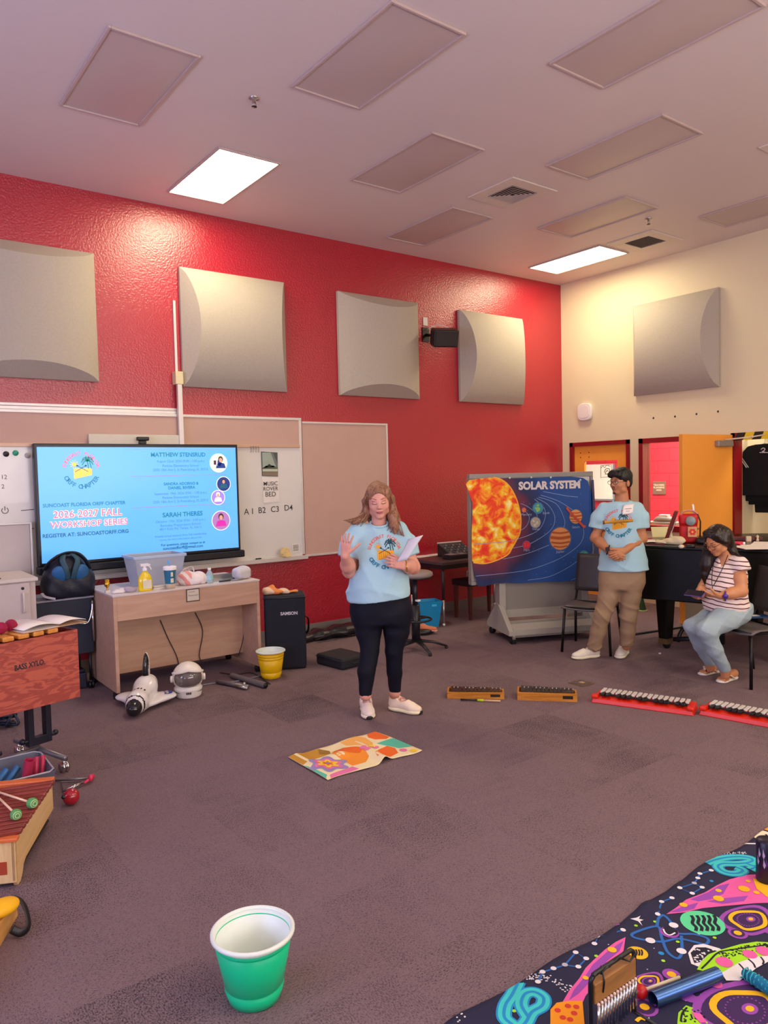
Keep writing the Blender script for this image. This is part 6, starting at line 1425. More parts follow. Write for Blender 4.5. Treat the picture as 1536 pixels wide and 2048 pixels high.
SKIN1 = mat('skin_fair', 'dc9c88', .55, var=.05, scale=9); SKIN2 = mat('skin_warm', 'c08058', .5, var=.05, scale=9); SKIN3 = mat('skin_tan', 'cc8a5e', .5, var=.05, scale=9)
# ------------------------------------------------------------------ the presenter
F = Fig(3.09, 4.19)
pw_ = thing('person', 'standing woman in a pale blue T-shirt and navy leggings, gesturing and holding papers', 'person', F.o, F.rz)
hc_ = F.p(757, 1000, .02); HR = eul(.20, -.05, .03)
b = Blob(.03)
head_mass(b, hc_, HR, 1.05)
b.cap(F.p(758, 1026, .0), F.p(758, 1056, -.03), .050, .056, .02)
b.stack([(F.p(757, y)[2], F.p(x, y)[0], .0, rx, ry) for y, x, rx, ry in ((1058, 757, .10, .06), (1075, 757, .135, .09), (1120, 758, .15, .11), (1170, 757, .17, .13), (1215, 760, .19, .14), (1245, 763, .18, .13))])
# her right arm (viewer's left), raised, palm towards her shoulder
sR, eR, wR = F.p(712, 1068, 0), F.p(699, 1142, .06), F.p(690, 1112, .25)
b.chain([sR, (sR+eR)/2, eR], [.056, .052, .044]).chain([eR, (eR*.6+wR*.4), wR], [.046, .046, .029])
hand_mass(b, wR, F.p(692, 1085, .27)-wR, (.45, .9, .1), (1, 0, 0), (.10, .06, .10, .16), .16, .98, .75, .15)
sL, eL, wL = F.p(800, 1068, 0), F.p(826, 1134, .03), F.p(812, 1133, .19)
b.chain([sL, (sL+eL)/2, eL], [.056, .052, .045]).chain([eL, (eL*.5+wL*.5), wL], [.046, .044, .030])
hand_mass(b, wL, F.p(792, 1126, .22)-wL, (-.1, .9, -.2), (0, 0, 1), (.42, .5, .55, .6), .05, .98, .35, .25)
lr = [(735, 1225, .02, .098), (737, 1262, .03, .083), (740, 1302, .06, .056), (733, 1342, .09, .054), (731, 1390, .10, .034)]
ll = [(791, 1225, .0, .098), (793, 1262, .0, .083), (788, 1302, .0, .054), (789, 1345, -.03, .046), (790, 1384, -.06, .033)]
for c_ in (lr, ll): P_, R_ = F.chain(c_); b.chain(P_, R_)
hR_, tR_ = F.g(730, 1417), F.g(744, 1453); hL_ = F.g(777, 1419); tL_ = hL_+np.array([.225, -.135, 0])
for h_, t_, p_ in ((hR_, tR_, lr), (hL_, tL_, ll)):
    d_ = (t_-h_)/np.linalg.norm(t_-h_); a_ = h_+d_*.052; up = np.array([0, 0, 1.0])
    b.chain([F.p(*p_[4][:3]), a_+up*.11, a_+up*.05], [.034, .029, .034])
body = blob_obj('body', b.mesh(.0052), SKIN1, pw_)
face_parts(pw_, body, hc_, HR, 1.05, mat('brow_light', '9a6850', .8), mat('lip_rose', 'b8605c', .45), True)
# leggings
b = Blob(.03)
for c_ in (lr[:5], ll[:5]): P_, R_ = F.chain(c_); b.chain(P_, [r+.008 for r in R_], .012)
b.stack([(F.p(757, y)[2], F.p(x, y)[0], -.0+.01, rx, ry) for y, x, rx, ry in ((1170, 757, .195, .145), (1195, 759, .208, .155), (1225, 762, .214, .158), (1245, 763, .20, .15))], k=.05)
b.cut.append(lambda X, Y, Z: np.where(X < 0.0, F.p(733, 1391, .1)[2]-Z, F.p(790, 1384, -.05)[2]-Z))
blob_obj('leggings', b.mesh(.008, lambda X, Y, Z: .0015*np.sin(50*Z)*np.sin(30*X)), mat('navy_leggings', '070a1c', .7, spec=.25), pw_, smooth=1)
# T-shirt
b = Blob(.045)
rows = ((1052, 757, .095, .062), (1060, 757, .145, .080), (1078, 758, .172, .115), (1105, 759, .183, .150), (1130, 759, .192, .156), (1160, 758, .212, .170), (1185, 757, .218, .172), (1202, 756, .216, .170))
b.stack([(F.p(757, y)[2], F.p(x, y)[0], 0.0, rx, ry) for y, x, rx, ry in rows], e=2.1)
hR, hL = F.p(697, 1116, .02), F.p(822, 1113, .01)
b.chain([F.p(716, 1064, 0), F.p(703, 1092, .01), F.p(695, 1125, .03)], [.070, .074, .076], .03).chain([F.p(797, 1064, 0), F.p(812, 1092, .0), F.p(824, 1122, .02)], [.070, .072, .072], .03)
for s in (-1, 1): b.ell(F.p(757+s*24, 1100, .08), (.075, .07, .07), k=.05)
b.cut += [sleeve_cut(hR, F.p(695, 1125, .03)-F.p(703, 1092, .01), .125), sleeve_cut(hL, F.p(824, 1122, .02)-F.p(812, 1092, 0), .125)]
zh = F.p(757, 1192)[2]; b.cut.append(lambda X, Y, Z: (zh+.10*(X+.03)-.02)-Z)
def folds(X, Y, Z):
    lo = np.clip((1.02-Z)/.22, 0, 1); up = np.clip((Z-1.02)*6, 0, 1)
    return -.013*lo*rdg(17*(Z+1.1*X*X-.10*X)+1.1*np.sin(7*X))-.008*lo*rdg(23*(Z-.25*X)+1.3*np.sin(9*X)+1)-.008*up*rdg(15*(X+.85*Z)+.7*np.sin(8*Z))+.004*np.sin(26*(X-.5*Z)+3*np.sin(7*Z))-.007*rdg(13*(np.abs(X)-.6*Z)+.5)
shirt = blob_obj('t_shirt', b.mesh(.0075, folds), jersey('pale_blue_jersey', 'a9cfdc'), pw_, smooth=1)
nk = F.p(758, 1049, .01)
MB().tube([(nk[0]+.062*math.cos(w), nk[1]-.005+.062*math.sin(w)*.85-.0, nk[2]+.008+.022*math.sin(w)) for w in [2*pi*i/28 for i in range(28)]], .008, closed=True).build('collar', MATS['pale_blue_jersey'], pw_)
pc = F.p(769, 1104, .1); pcx = pc[0]; pcz = F.p(769, 1104, .16)[2]
shirt_print(pw_, shirt, F.p(769, 1104, .16)[0], pcz, .112, mats=PM)
# hair
b = Blob(.02); Th = lambda v: hc_+np.array(HR)@(np.array(v)*1.03)
b.ell(Th((0, .012, .036)), (.084, .102, .092), HR).ell(Th((0, .06, -.03)), (.075, .055, .08), HR)
b.chain([Th((-.060, -.02, .07)), Th((-.088, .0, .0)), F.p(735, 1022, .0), F.p(727, 1034, -.01), F.p(714, 1043, .02), F.p(702, 1047, .03)], [.022, .022, .030, .032, .022, .006])
b.chain([Th((.060, -.02, .07)), Th((.090, .005, .0)), F.p(784, 1018, .0), F.p(786, 1034, .03), F.p(789, 1052, .07), F.p(790, 1068, .09)], [.022, .022, .030, .036, .028, .008])
b.chain([Th((.08, .04, .0)), F.p(788, 1030, -.03), F.p(798, 1047, -.02), F.p(809, 1053, .0)], [.03, .03, .022, .005])
b.chain([Th((0, .07, 0)), F.p(757, 1035, -.09), F.p(757, 1055, -.11)], [.07, .075, .05])
ct = Th((0, -.115, -.030)); hr_ = np.array(HR)
def fcut(cc, R, r): 
    def fn(X, Y, Z):
        P = [X-cc[0], Y-cc[1], Z-cc[2]]; l = [sum(R[j][i]*P[j] for j in range(3)) for i in range(3)]
        return (1-np.sqrt(sum((l[i]/r[i])**2 for i in range(3))))*min(r)
    return fn
b.cut.append(fcut(Th((0, -.122, -.042)), hr_, (.084, .112, .121)))
M_HAIR1 = wood('light_brown_hair', '6e4634', 'a87858', 'Z', 14, .55, 9)
hair = blob_obj('hair', b.mesh(.0055, strands(1)), M_HAIR1, pw_)
m = MB(); rr = random.Random(5)
for i in range(46):
    s = -1 if i % 2 else 1; j = rr.uniform(-.018, .018); q = rr.uniform(-.02, .03)
    if s < 0: pts = [Th((-.075+j*.3, -.02+q, .05)), Th((-.09+j*.5, -.01+q, -.02)), F.p(732+j*300, 1025, q), F.p(722+j*500, 1038+j*200, .02+q), F.p(704+j*900, 1047+j*350, .03+q)]
    else: pts = [Th((.075+j*.3, -.02+q, .05)), Th((.09+j*.5, -.01+q, -.02)), F.p(786+j*300, 1025, q), F.p(790+j*600, 1048, .04+q), F.p(793+j*1000, 1068+j*300, .07+q)]
    m.tube(smooth_line([tuple(p_+np.array([.004*math.sin(3*k+i), .004*math.cos(2*k+i), 0])) for k, p_ in enumerate(pts)], 5), [.0035]*20+[.001], n=5) if False else m.tube(smooth_line([tuple(p_+np.array([.005*math.sin(3*k+i), .005*math.cos(2*k+i), 0])) for k, p_ in enumerate(pts)], 5), .0026, n=5)
m.build('loose_strands', M_HAIR1, hair)
# shoes
def wv_(p): return tuple(p)
shoe(pw_, F.g(730, 1417), F.g(744, 1453), .275, .050, c_up='f0e0d4', c_sole='f3e6c8')
hl = F.g(777, 1419); tl = F.g(843, 1424); shoe(pw_, hl, hl+np.array([.225, -.135, 0]), .275, .048, c_up='f0dcc4', c_sole='f5e8bc')
# bracelet
q = wL; MB().tube([tuple(wL+np.array([.004+.0*math.cos(w), .036*math.cos(w), .036*math.sin(w)])) for w in [2*pi*i/20 for i in range(20)]], .004, closed=True).build('bracelet', mat('gold', '', 0), pw_)
# papers in her hand
c_ = F.o
pp = thing('papers', 'sheaf of white papers in the hand of the presenting woman', 'papers', F.o, F.rz)
A0, A1, A2, A3 = F.p(794, 1124, .26), F.p(814, 1120, .29), F.p(846, 1071, .30), F.p(817, 1079, .24)
for k in range(3):
    def sh_(u, v, k=k):
        q = (A0*(1-u)+A1*u)*(1-v)+(A3*(1-u)+A2*u)*v; return (q[0], q[1]-.02*math.sin(pi*u)*v-.003*k, q[2]+.002*k)
    MB().grid(sh_, 8, 8).build('sheet', mat('paper_sheet_white', 'd9d6dc', .6), pp, solid=.0012)
# ------------------------------------------------------------------ the standing man
F = Fig(5.56, 4.17)
pm = thing('person', 'standing man with glasses in a pale blue T-shirt and khaki trousers, hands folded in front', 'person', F.o, F.rz)
hc_ = F.p(1241, 963, .0); HR = eul(.04, .02, -.80)
b = Blob(.03); head_mass(b, hc_, HR, .98, male=True)
b.cap(F.p(1243, 985, -.02), F.p(1244, 1006, -.03), .056, .062, .02)
b.stack([(F.p(1243, y)[2], F.p(x, y)[0], .0, rx, ry) for y, x, rx, ry in ((1008, 1243, .12, .07), (1030, 1243, .14, .09), (1080, 1243, .14, .10), (1130, 1246, .15, .11), (1165, 1246, .15, .11))])
sR, eR, wR = F.p(1209, 1022, .0), F.p(1191, 1076, .0), F.p(1216, 1100, .19)
sL, eL, wL = F.p(1276, 1022, -.02), F.p(1284, 1077, -.02), F.p(1250, 1101, .17)
for s_, e_, w_ in ((sR, eR, wR), (sL, eL, wL)): b.chain([s_, (s_+e_)/2, e_], [.042, .044, .041]).chain([e_, e_*.6+w_*.4, w_], [.043, .042, .029])
hand_mass(b, wR, F.p(1234, 1113, .22)-wR, (.1, .9, .1), (0, 0, 1), (.35, .4, .45, .5), .05, 1.02, .4, .2)
hand_mass(b, wL, F.p(1232, 1112, .25)-wL, (-.1, .9, .1), (0, 0, 1), (.40, .45, .5, .55), .04, 1.02, .45, .3)
lr = [(1225, 1160, .0, .094), (1216, 1195, .03, .078), (1204, 1230, .05, .063), (1197, 1262, .02, .057), (1188, 1296, -.02, .050)]
ll = [(1263, 1160, .0, .094), (1260, 1195, .02, .078), (1257, 1230, .02, .063), (1256, 1262, -.01, .057), (1253, 1292, -.04, .050)]
for c_ in (lr, ll): P_, R_ = F.chain(c_); b.chain(P_, [r*.82 for r in R_])
body = blob_obj('body', b.mesh(.0052), SKIN2, pm)
face_parts(pm, body, hc_, HR, .98, mat('hair_black', '0c0a0a', .5), mat('lip_brown', '8c4c40', .5), False, (-.002, 0))
Th = lambda v: tuple(hc_+np.array(HR)@(np.array(v)*.98)); R4 = Matrix(np.array(HR).tolist())
g_ = MB()
for s in (-1, 1):
    g_.tube([Th((s*.033+.024*math.cos(w)*1.05, -.098, -.004+.018*math.sin(w))) for w in [2*pi*i/20 for i in range(20)]], .0018, closed=True, n=6); g_.tube([Th((s*.058, -.097, .002)), Th((s*.078, -.06, .002)), Th((s*.082, .01, -.002))], .0018, n=6)
g_.tube([Th((-.010, -.099, -.0)), Th((0, -.102, .004)), Th((.010, -.099, 0))], .0018, n=6); g_.build('glasses', mat('glasses_frame', '2c2220', .3, .4), pm)
m = MB(); m.tube([Th((.018*math.cos(w), -.093+.006*abs(math.cos(w)), -.052+.004*math.sin(w))) for w in [pi*i/6 for i in range(7)]], .0028, n=6).ball(Th((0, -.078, -.100)), (.018, .012, .010), 0, 12, rot=R4); m.build('moustache_and_goatee', mat('stubble', '3c2820', .8), pm)
b = Blob(.015); T_ = lambda v: hc_+np.array(HR)@(np.array(v)*.98)
b.ell(T_((0, .018, .045)), (.083, .099, .086), HR).ell(T_((0, .055, -.01)), (.074, .05, .06), HR).cap(T_((-.05, -.072, .062)), T_((.05, -.072, .062)), .026, .026).ell(T_((0, -.055, .085)), (.065, .04, .03), HR)
b.cut.append(fcut(T_((0, -.125, -.035)), np.array(HR), (.090, .110, .088))); b.cut.append(lambda X, Y, Z: (hc_[2]-.055)-Z)
for s in (-1, 1): b.cut.append(fcut(T_((s*.085, -.004, -.045)), np.array(HR), (.03, .035, .045)))
blob_obj('hair', b.mesh(.005, lambda X, Y, Z: .0025*np.sin(210*X)*np.sin(190*Y+60*Z)), mat('hair_black', '', 0), pm)
b = Blob(.03)
for c_ in (lr[:5], ll[:5]): P_, R_ = F.chain(c_); b.chain(P_, [r+.008 for r in R_], .02)
b.stack([(F.p(1243, y)[2], F.p(x, y)[0], .0, rx, ry) for y, x, rx, ry in ((1120, 1246, .185, .12), (1140, 1245, .195, .13), (1165, 1244, .200, .135), (1178, 1244, .17, .125))], k=.04)
b.cut.append(lambda X, Y, Z: np.where(X < F.p(1222, 1200)[0], F.p(1188, 1300)[2]-Z-.15*(X-F.p(1188, 1290)[0]), F.p(1253, 1293)[2]-Z))
blob_obj('trousers', b.mesh(.008, lambda X, Y, Z: -.011*rdg(24*(Z+.7*X)+.8*np.sin(13*X))*np.exp(-((Z-.45)/.14)**2)-.012*rdg(34*(Z-.6*X)+2)*np.exp(-((Z-.10)/.08)**2)-.009*rdg(17*(Z-.9*X)+1)*np.exp(-((Z-.72)/.10)**2)+.003*np.sin(24*X+7*Z)), mat('khaki_cotton', 'a08468', .85, bump=.2, bscale=20, spec=.2), pm, smooth=1)
b = Blob(.045)
rows = ((1003, 1243, .10, .07), (1009, 1243, .160, .085), (1026, 1243, .178, .108), (1060, 1243, .165, .122), (1095, 1245, .182, .132), (1120, 1247, .203, .140), (1148, 1246, .206, .142))
b.stack([(F.p(1243, y)[2], F.p(x, y)[0], 0.0, rx, ry) for y, x, rx, ry in rows], e=2.2)
b.chain([F.p(1211, 1017, 0), F.p(1197, 1036, .0), F.p(1190, 1064, .01)], [.056, .062, .066], .02).chain([F.p(1275, 1017, -.02), F.p(1283, 1036, -.02), F.p(1285, 1064, -.02)], [.058, .064, .070], .02)
b.cut += [sleeve_cut(F.p(1189, 1056, 0), F.p(1188, 1064, .01)-F.p(1194, 1034, 0), .12), sleeve_cut(F.p(1285, 1056, -.02), F.p(1285, 1064, -.02)-F.p(1283, 1034, -.02), .12)]
zh2 = F.p(1243, 1141)[2]; b.cut.append(lambda X, Y, Z: zh2-Z+.02*X)
shirt = blob_obj('t_shirt', b.mesh(.0075, lambda X, Y, Z: -.011*np.clip((1.10-Z)/.2, 0, 1)*rdg(15*(Z+.5*X)+1+.8*np.sin(9*X))-.008*rdg(13*(X-.7*Z)+.8*np.sin(6*Z))+.003*np.sin(40*X+9*Z)), MATS['pale_blue_jersey'], pm, smooth=1)
nk = F.p(1243, 1003, .0)
MB().tube([(nk[0]+.070*math.cos(w), nk[1]+.066*math.sin(w)*.9, nk[2]-.0+.018*math.sin(w)) for w in [2*pi*i/28 for i in range(28)]], .008, closed=True).build('collar', MATS['pale_blue_jersey'], pm)
q = F.p(1237, 1047, .13); shirt_print(pm, shirt, q[0], q[2], .118, mats=PM)
q = F.p(1255, 1020, .13); bvh = BVHTree.FromPolygons([v.co.copy() for v in shirt.data.vertices], [tuple(p_.vertices) for p_ in shirt.data.polygons])
def onshirt(x, z, off): h = bvh.ray_cast(Vector((x, -1, z)), Vector((0, 1, 0))); return (x, h[0].y-off, z)
m = MB(); m.grid(lambda u, v: onshirt(q[0]-.045+.09*u+.012*v, q[2]-.042+.084*v+.010*u, .012), 5, 5); m.build('name_tag', mat('tag_white', 'ece6e0', .5), pm, solid=.002)
P = Print(lambda u, v, k: (u, onshirt(u, v, .0135)[1], v)); P.line([(q[0]-.02, q[2]+.008), (q[0]+.035, q[2]+.012)], .005, 0); P.line([(q[0]-.015, q[2]-.012), (q[0]+.02, q[2]-.010)], .004, 0); P.mb.build('tag_writing', mat('tag_ink', '8c5c50', .6), pm)
MB().tube([tuple(wR+np.array([.0+.012*math.sin(w), .036*math.cos(w), .036*math.sin(w)])) for w in [2*pi*i/20 for i in range(20)]], .009, closed=True, flat=.6).cb(tuple(wR+np.array([-.004, -.040, .012])), (.034, .010, .034)).build('wrist_watch', P_BLACK, pm)
shoe(pm, F.g(1200, 1314), F.g(1136, 1320), .285, .050, c_up='e6dece', c_sole='efe4c4', c_lace='f0ece0', c_toe='')
hl = F.g(1252, 1306); shoe(pm, hl, hl+np.array([-.07, -.26, 0]), .28, .050, c_up='ece4d6', c_sole='f0e6cc', c_lace='f0ece0', c_toe='')
# recorder hanging across his chest
a_, b2 = F.p(1206, 1045, .20), F.p(1266, 1041, .18); d = b2-a_
rc = thing('recorder', 'yellow wooden recorder hanging level across the chest of the man', 'recorder', F.o, F.rz)
MB().tube([tuple(a_), tuple(a_+d*.08), tuple(a_+d*.10), tuple(a_+d*.3), tuple(a_+d*.33), tuple(a_+d*.75), tuple(a_+d*.78), tuple(a_+d)], [.016, .014, .011, .012, .015, .0125, .016, .011], n=16).build('tube', wood('recorder_maple', 'b87c14', 'cc9424', 'X', 5), rc)
MB().tube([tuple(a_), tuple(a_+d*.05)], [.018, .016]).build('foot_joint', mat('recorder_dark', '6c4418', .4), rc)
for i in range(6): MB().ball(tuple(a_+d*(.38+.06*i)+np.array([0, -.0125, 0])), .003, n=6).build('finger_hole', P_BLACK, rc)
# ------------------------------------------------------------------ the seated woman
F = Fig(5.67, 3.18)
ps = thing('person', 'seated woman with long dark hair, glasses, striped blouse and light jeans looking at her phone', 'person', F.o, F.rz)
hc_ = F.p(1434, 1081, .10); HR = eul(.50, .0, -.75)
b = Blob(.03); head_mass(b, hc_, HR, .95)
b.cap(F.p(1447, 1098, .03), F.p(1456, 1120, -.0), .048, .054, .02)
TR = [(1456, 1128, -.0, .080), (1457, 1150, .0, .11), (1453, 1180, .01, .12), (1456, 1210, .0, .13)]
P_, R_ = F.chain(TR); b.chain(P_, R_, .04)
b.cap(F.p(1438, 1128, -.08), F.p(1474, 1129, .06), .046, .046)
sN, eN, wN = F.p(1477, 1137, .085), F.p(1483, 1182, .15), F.p(1441, 1192, .26)
sF, eF, wF = F.p(1428, 1132, -.12), F.p(1408, 1176, -.04), F.p(1400, 1192, .14)
for s_, e_, w_ in ((sN, eN, wN), (sF, eF, wF)): b.chain([s_, (s_+e_)/2, e_], [.044, .047, .042]).chain([e_, e_*.55+w_*.45, w_], [.043, .042, .027])
hand_mass(b, wN, F.p(1412, 1189, .30)-wN, (-.15, .3, .9), (0, -.2, 1), (.25, .3, .3, .35), .05, .95, .5, .3)
hand_mass(b, wF, F.p(1386, 1196, .25)-wF, (.2, -.1, .95), (0, -1, .2), (.35, .4, .4, .4), .05, .95, .5, .2)
ln = [(1474, 1224, .03, .098), (1444, 1241, .17, .084), (1412, 1260, .30, .062), (1428, 1298, .22, .052), (1450, 1338, .10, .036), (1451, 1350, .09, .034)]
lf = [(1460, 1224, -.14, .098), (1420, 1239, -.02, .082), (1387, 1254, .09, .060), (1402, 1290, .02, .050), (1420, 1325, -.07, .036), (1421, 1337, -.08, .034)]
for c_ in (ln, lf): P_, R_ = F.chain(c_); b.chain(P_, [r*.80 if r > .04 else r for r in R_])
def foot(b, hp, tp):
    h_, t_ = F.g(*hp, .0), F.g(*tp, .0); d = (t_-h_); L = np.linalg.norm(d); d /= L; s = np.array([-d[1], d[0], 0]); L = .235
    up = np.array([0, 0, 1.0]); b.cap(h_+up*.045+d*.03, h_+up*.035+d*.16, .034, .026, .02)
    for i in range(5): o = (.034-.016*i); q0_ = h_+d*(.165)+s*o+up*.028; b.cap(q0_, q0_+d*(.052-.006*abs(i-1))-up*.004, .0105, .009 if i else .011, .006)
    return h_, d, s
fN = foot(b, (1472, 1356), (1422, 1371)); fF = foot(b, (1440, 1343), (1386, 1354))
body = blob_obj('body', b.mesh(.0052), SKIN3, ps)
face_parts(ps, body, hc_, HR, .95, mat('brow_dark', '3c2418', .8), mat('lip_soft', 'b06058', .5), True)
Th = lambda v: tuple(hc_+np.array(HR)@(np.array(v)*.95)); g_ = MB()
for s in (-1, 1): g_.tube([Th((s*.033+.025*math.cos(w), -.100, -.006+.021*math.sin(w))) for w in [2*pi*i/20 for i in range(20)]], .0018, closed=True, n=6); g_.tube([Th((s*.058, -.098, .002)), Th((s*.080, -.02, .0))], .0018, n=6)
g_.tube([Th((-.008, -.101, 0)), Th((.008, -.101, 0))], .0018, n=6); g_.build('glasses', mat('glasses_tortoise', '5a3420', .3), ps)
for h_, d, s in (fN, fF):
    an = math.atan2(d[1], d[0]); M = Matrix.Translation(Vector(h_)) @ Matrix.Rotation(an, 4, 'Z')
    bb = Blob(.015).ell((.045, 0, .012), (.05, .037, .02)).ell((.12, 0, .010), (.10, .038, .016)).ell((.19, 0, .010), (.055, .047, .015)); bb.cut.append(lambda X, Y, Z: -Z); bb.cut.append(lambda X, Y, Z: Z-.021)
    V, f = bb.mesh(.006); V = np.array([tuple(M @ Vector(v)) for v in V]); so = blob_obj('sandal', (V, f), mat('sandal_white', 'ece4da', .5), ps)
    m = MB(); m.T = M
    for s2 in (-1, 1): m.tube(smooth_line([(.195, .008, .046), (.165, s2*.022, .060), (.12, s2*.040, .042), (.09, s2*.042, .018)], 5), [.006]*5+[.010]*5+[.011]*6, flat=.4)
    m.build('sandal_strap', mat('sandal_white', '', 0), so)
b = Blob(.03)
for c_ in (ln[:5], lf[:5]): P_, R_ = F.chain(c_); b.chain(P_, [r+.008 for r in R_], .02)
b.ell(F.p(1470, 1219, -.05), (.135, .14, .10))
zc_ = F.p(1450, 1340, .1)[2]; b.cut.append(lambda X, Y, Z: np.where(Z < .25, zc_-.01-Z, -1))
blob_obj('jeans', b.mesh(.0075, lambda X, Y, Z: -.009*rdg(24*(X-.9*Z)+.8*np.sin(14*Z))*np.clip((Z-.30)*6, .15, 1)-.004*rdg(30*(Z+.5*X))), mat('light_denim', 'a2b4bc', .85, bump=.3, bscale=60, spec=.2), ps, smooth=1)
def stripe_mat():
    m = bpy.data.materials.new('striped_blouse'); m.use_nodes = True; nt = m.node_tree; N = nt.nodes; L = nt.links.new; b = N['Principled BSDF']
    tc = N.new('ShaderNodeTexCoord'); sp = N.new('ShaderNodeSeparateXYZ'); L(tc.outputs['Object'], sp.inputs[0]); nz = N.new('ShaderNodeTexNoise'); nz.inputs['Scale'].default_value = 5; L(tc.outputs['Object'], nz.inputs['Vector'])
    a = N.new('ShaderNodeMath'); a.operation = 'MULTIPLY_ADD'; L(nz.outputs[0], a.inputs[0]); a.inputs[1].default_value = .05; L(sp.outputs[2], a.inputs[2])
    x = N.new('ShaderNodeMath'); x.operation = 'MULTIPLY_ADD'; L(sp.outputs[0], x.inputs[0]); x.inputs[1].default_value = .12; L(a.outputs[0], x.inputs[2])
    f = N.new('ShaderNodeMath'); f.operation = 'MULTIPLY'; L(x.outputs[0], f.inputs[0]); f.inputs[1].default_value = 2*pi/.036
    s = N.new('ShaderNodeMath'); s.operation = 'SINE'; L(f.outputs[0], s.inputs[0]); g = N.new('ShaderNodeMath'); g.operation = 'GREATER_THAN'; L(s.outputs[0], g.inputs[0]); g.inputs[1].default_value = .72
    mx = N.new('ShaderNodeMix'); mx.data_type = 'RGBA'; mx.inputs[6].default_value = lin('ecd9d2')+(1,); mx.inputs[7].default_value = lin('5c2c34')+(1,); L(g.outputs[0], mx.inputs[0]); L(mx.outputs[2], b.inputs['Base Color']); b.inputs['Roughness'].default_value = .85; return m
b = Blob(.04); P_, R_ = F.chain([(1456, 1130, -.01, .095), (1457, 1150, .0, .130), (1453, 1180, .02, .143), (1451, 1205, .02, .155), (1452, 1222, .02, .160)]); b.chain(P_, R_, .04)
b.cap(F.p(1436, 1128, -.10), F.p(1478, 1128, .06), .064, .066)
b.chain([F.p(1476, 1130, .07), F.p(1485, 1141, .10)], [.062, .064], .02).chain([F.p(1430, 1130, -.10), F.p(1424, 1148, -.10)], [.062, .066], .03)
b.cut += [sleeve_cut(F.p(1485, 1142, .10), F.p(1488, 1160, .12)-F.p(1479, 1130, .09), .072), lambda X, Y, Z: F.p(1456, 1219, .0)[2]+.05*np.abs(X-F.p(1456, 1200)[0])-Z]
# V neck: opened towards where she faces
vn = np.array([-.62, -.78, 0]); vb = F.p(1436, 1136, .12); vs_ = np.array([.78, -.62, 0])
b.cut.append(lambda X, Y, Z: np.where((X-vb[0])*vn[0]+(Y-vb[1])*vn[1] > -.085, (Z-vb[2])*.6-np.abs((X-vb[0])*vs_[0]+(Y-vb[1])*vs_[1])+0.0, -1))
blob_obj('blouse', b.mesh(.007, lambda X, Y, Z: -.010*rdg(17*(Z+.5*X)+.6*np.sin(12*X))*np.clip((.85-Z)*5, 0, 1)-.006*rdg(15*(X-.6*Z)+2)), stripe_mat(), ps, smooth=1)
b = Blob(.02); T_ = lambda v: hc_+np.array(HR)@(np.array(v)*.95)
b.ell(T_((0, .020, .040)), (.081, .098, .085), HR).ell(T_((0, .06, -.02)), (.075, .055, .08), HR)
b.chain([T_((.05, -.03, .075)), T_((.080, .0, .0)), F.p(1456, 1092, .05), F.p(1466, 1103, .05), F.p(1477, 1110, .05)], [.024, .026, .030, .024, .008])
b.chain([T_((.05, .05, .03)), F.p(1458, 1095, -.02), F.p(1466, 1118, -.06), F.p(1462, 1150, -.12)], [.06, .05, .05, .02])
b.chain([T_((-.05, -.03, .085)), T_((-.086, -.0, .0)), F.p(1416, 1102, .0), F.p(1413, 1130, -.0), F.p(1411, 1150, .0), F.p(1410, 1166, .0)], [.026, .030, .040, .046, .036, .010])
b.chain([T_((-.06, .04, .0)), F.p(1424, 1110, -.03), F.p(1420, 1135, -.02), F.p(1420, 1152, -.0)], [.04, .045, .045, .012])
b.cut.append(fcut(T_((0, -.120, -.032)), np.array(HR), (.066, .108, .108)))
M_HAIR3 = wood('dark_brown_hair', '140a08', '2c1812', 'Z', 14, .4, 9)
hr3 = blob_obj('hair', b.mesh(.0055, lambda X, Y, Z: .0016*np.sin(230*X+3*np.sin(9*Z))*np.sin(200*Y+2*np.sin(8*Z))), M_HAIR3, ps)
m = MB(); rr = random.Random(9)
for i in range(44):
    j = rr.uniform(-.025, .025); q = rr.uniform(-.03, .03)
    if i % 3: pts = [T_((-.02+j, -.045, .112)), T_((-.078, -.02+j, .05)), T_((-.094, -.0+j, -.02)), F.p(1413+j*300, 1110, q), F.p(1411+j*380, 1135, q), F.p(1410+j*260, 1164+j*260, q*.6)]
    else: pts = [T_((.02+j, -.045, .112)), T_((.078, -.02+j, .05)), T_((.088, .02+j, -.02)), F.p(1459+j*250, 1096, .03+q), F.p(1472+j*300, 1110+j*200, .04+q)]
    m.tube(smooth_line([tuple(v) for v in pts], 5), .0028, n=5)
m.build('loose_strands', M_HAIR3, hr3)
MB().tube(smooth_line([tuple(F.p(1456, 1110, .09)), tuple(F.p(1448, 1130, .15)), tuple(F.p(1436, 1155, .19)), tuple(F.p(1425, 1172, .20)), tuple(F.p(1424, 1150, .17)), tuple(F.p(1427, 1128, .10))], 6), .0032).tube([tuple(F.p(1425, 1171, .20)), tuple(F.p(1424, 1184, .21))], .003).build('lanyard', P_BLACK, ps)
MB().tube([tuple(wN+np.array([.03+.008*math.sin(w), .034*math.cos(w)-.0, .034*math.sin(w)])) for w in [2*pi*i/20 for i in range(20)]], .005, closed=True).build('bracelet', mat('gold', '', 0), ps)
MB().lathe([(0, 0), (.020, 0), (.020, .008), (0, .009)], tuple(wN+np.array([.034, -.033, .006])), rot=Rx(pi/2)).tube([tuple(wN+np.array([.034, .036*math.cos(w), .036*math.sin(w)])) for w in [2*pi*i/20 for i in range(20)]], .006, closed=True).build('wrist_watch', mat('purple_watch', '4c2c8c', .3), ps)
c_ = (F.p(1390, 1187, .31)); ph = thing('phone', 'phone in a purple case held by the seated woman', 'phone', F.o, F.rz)
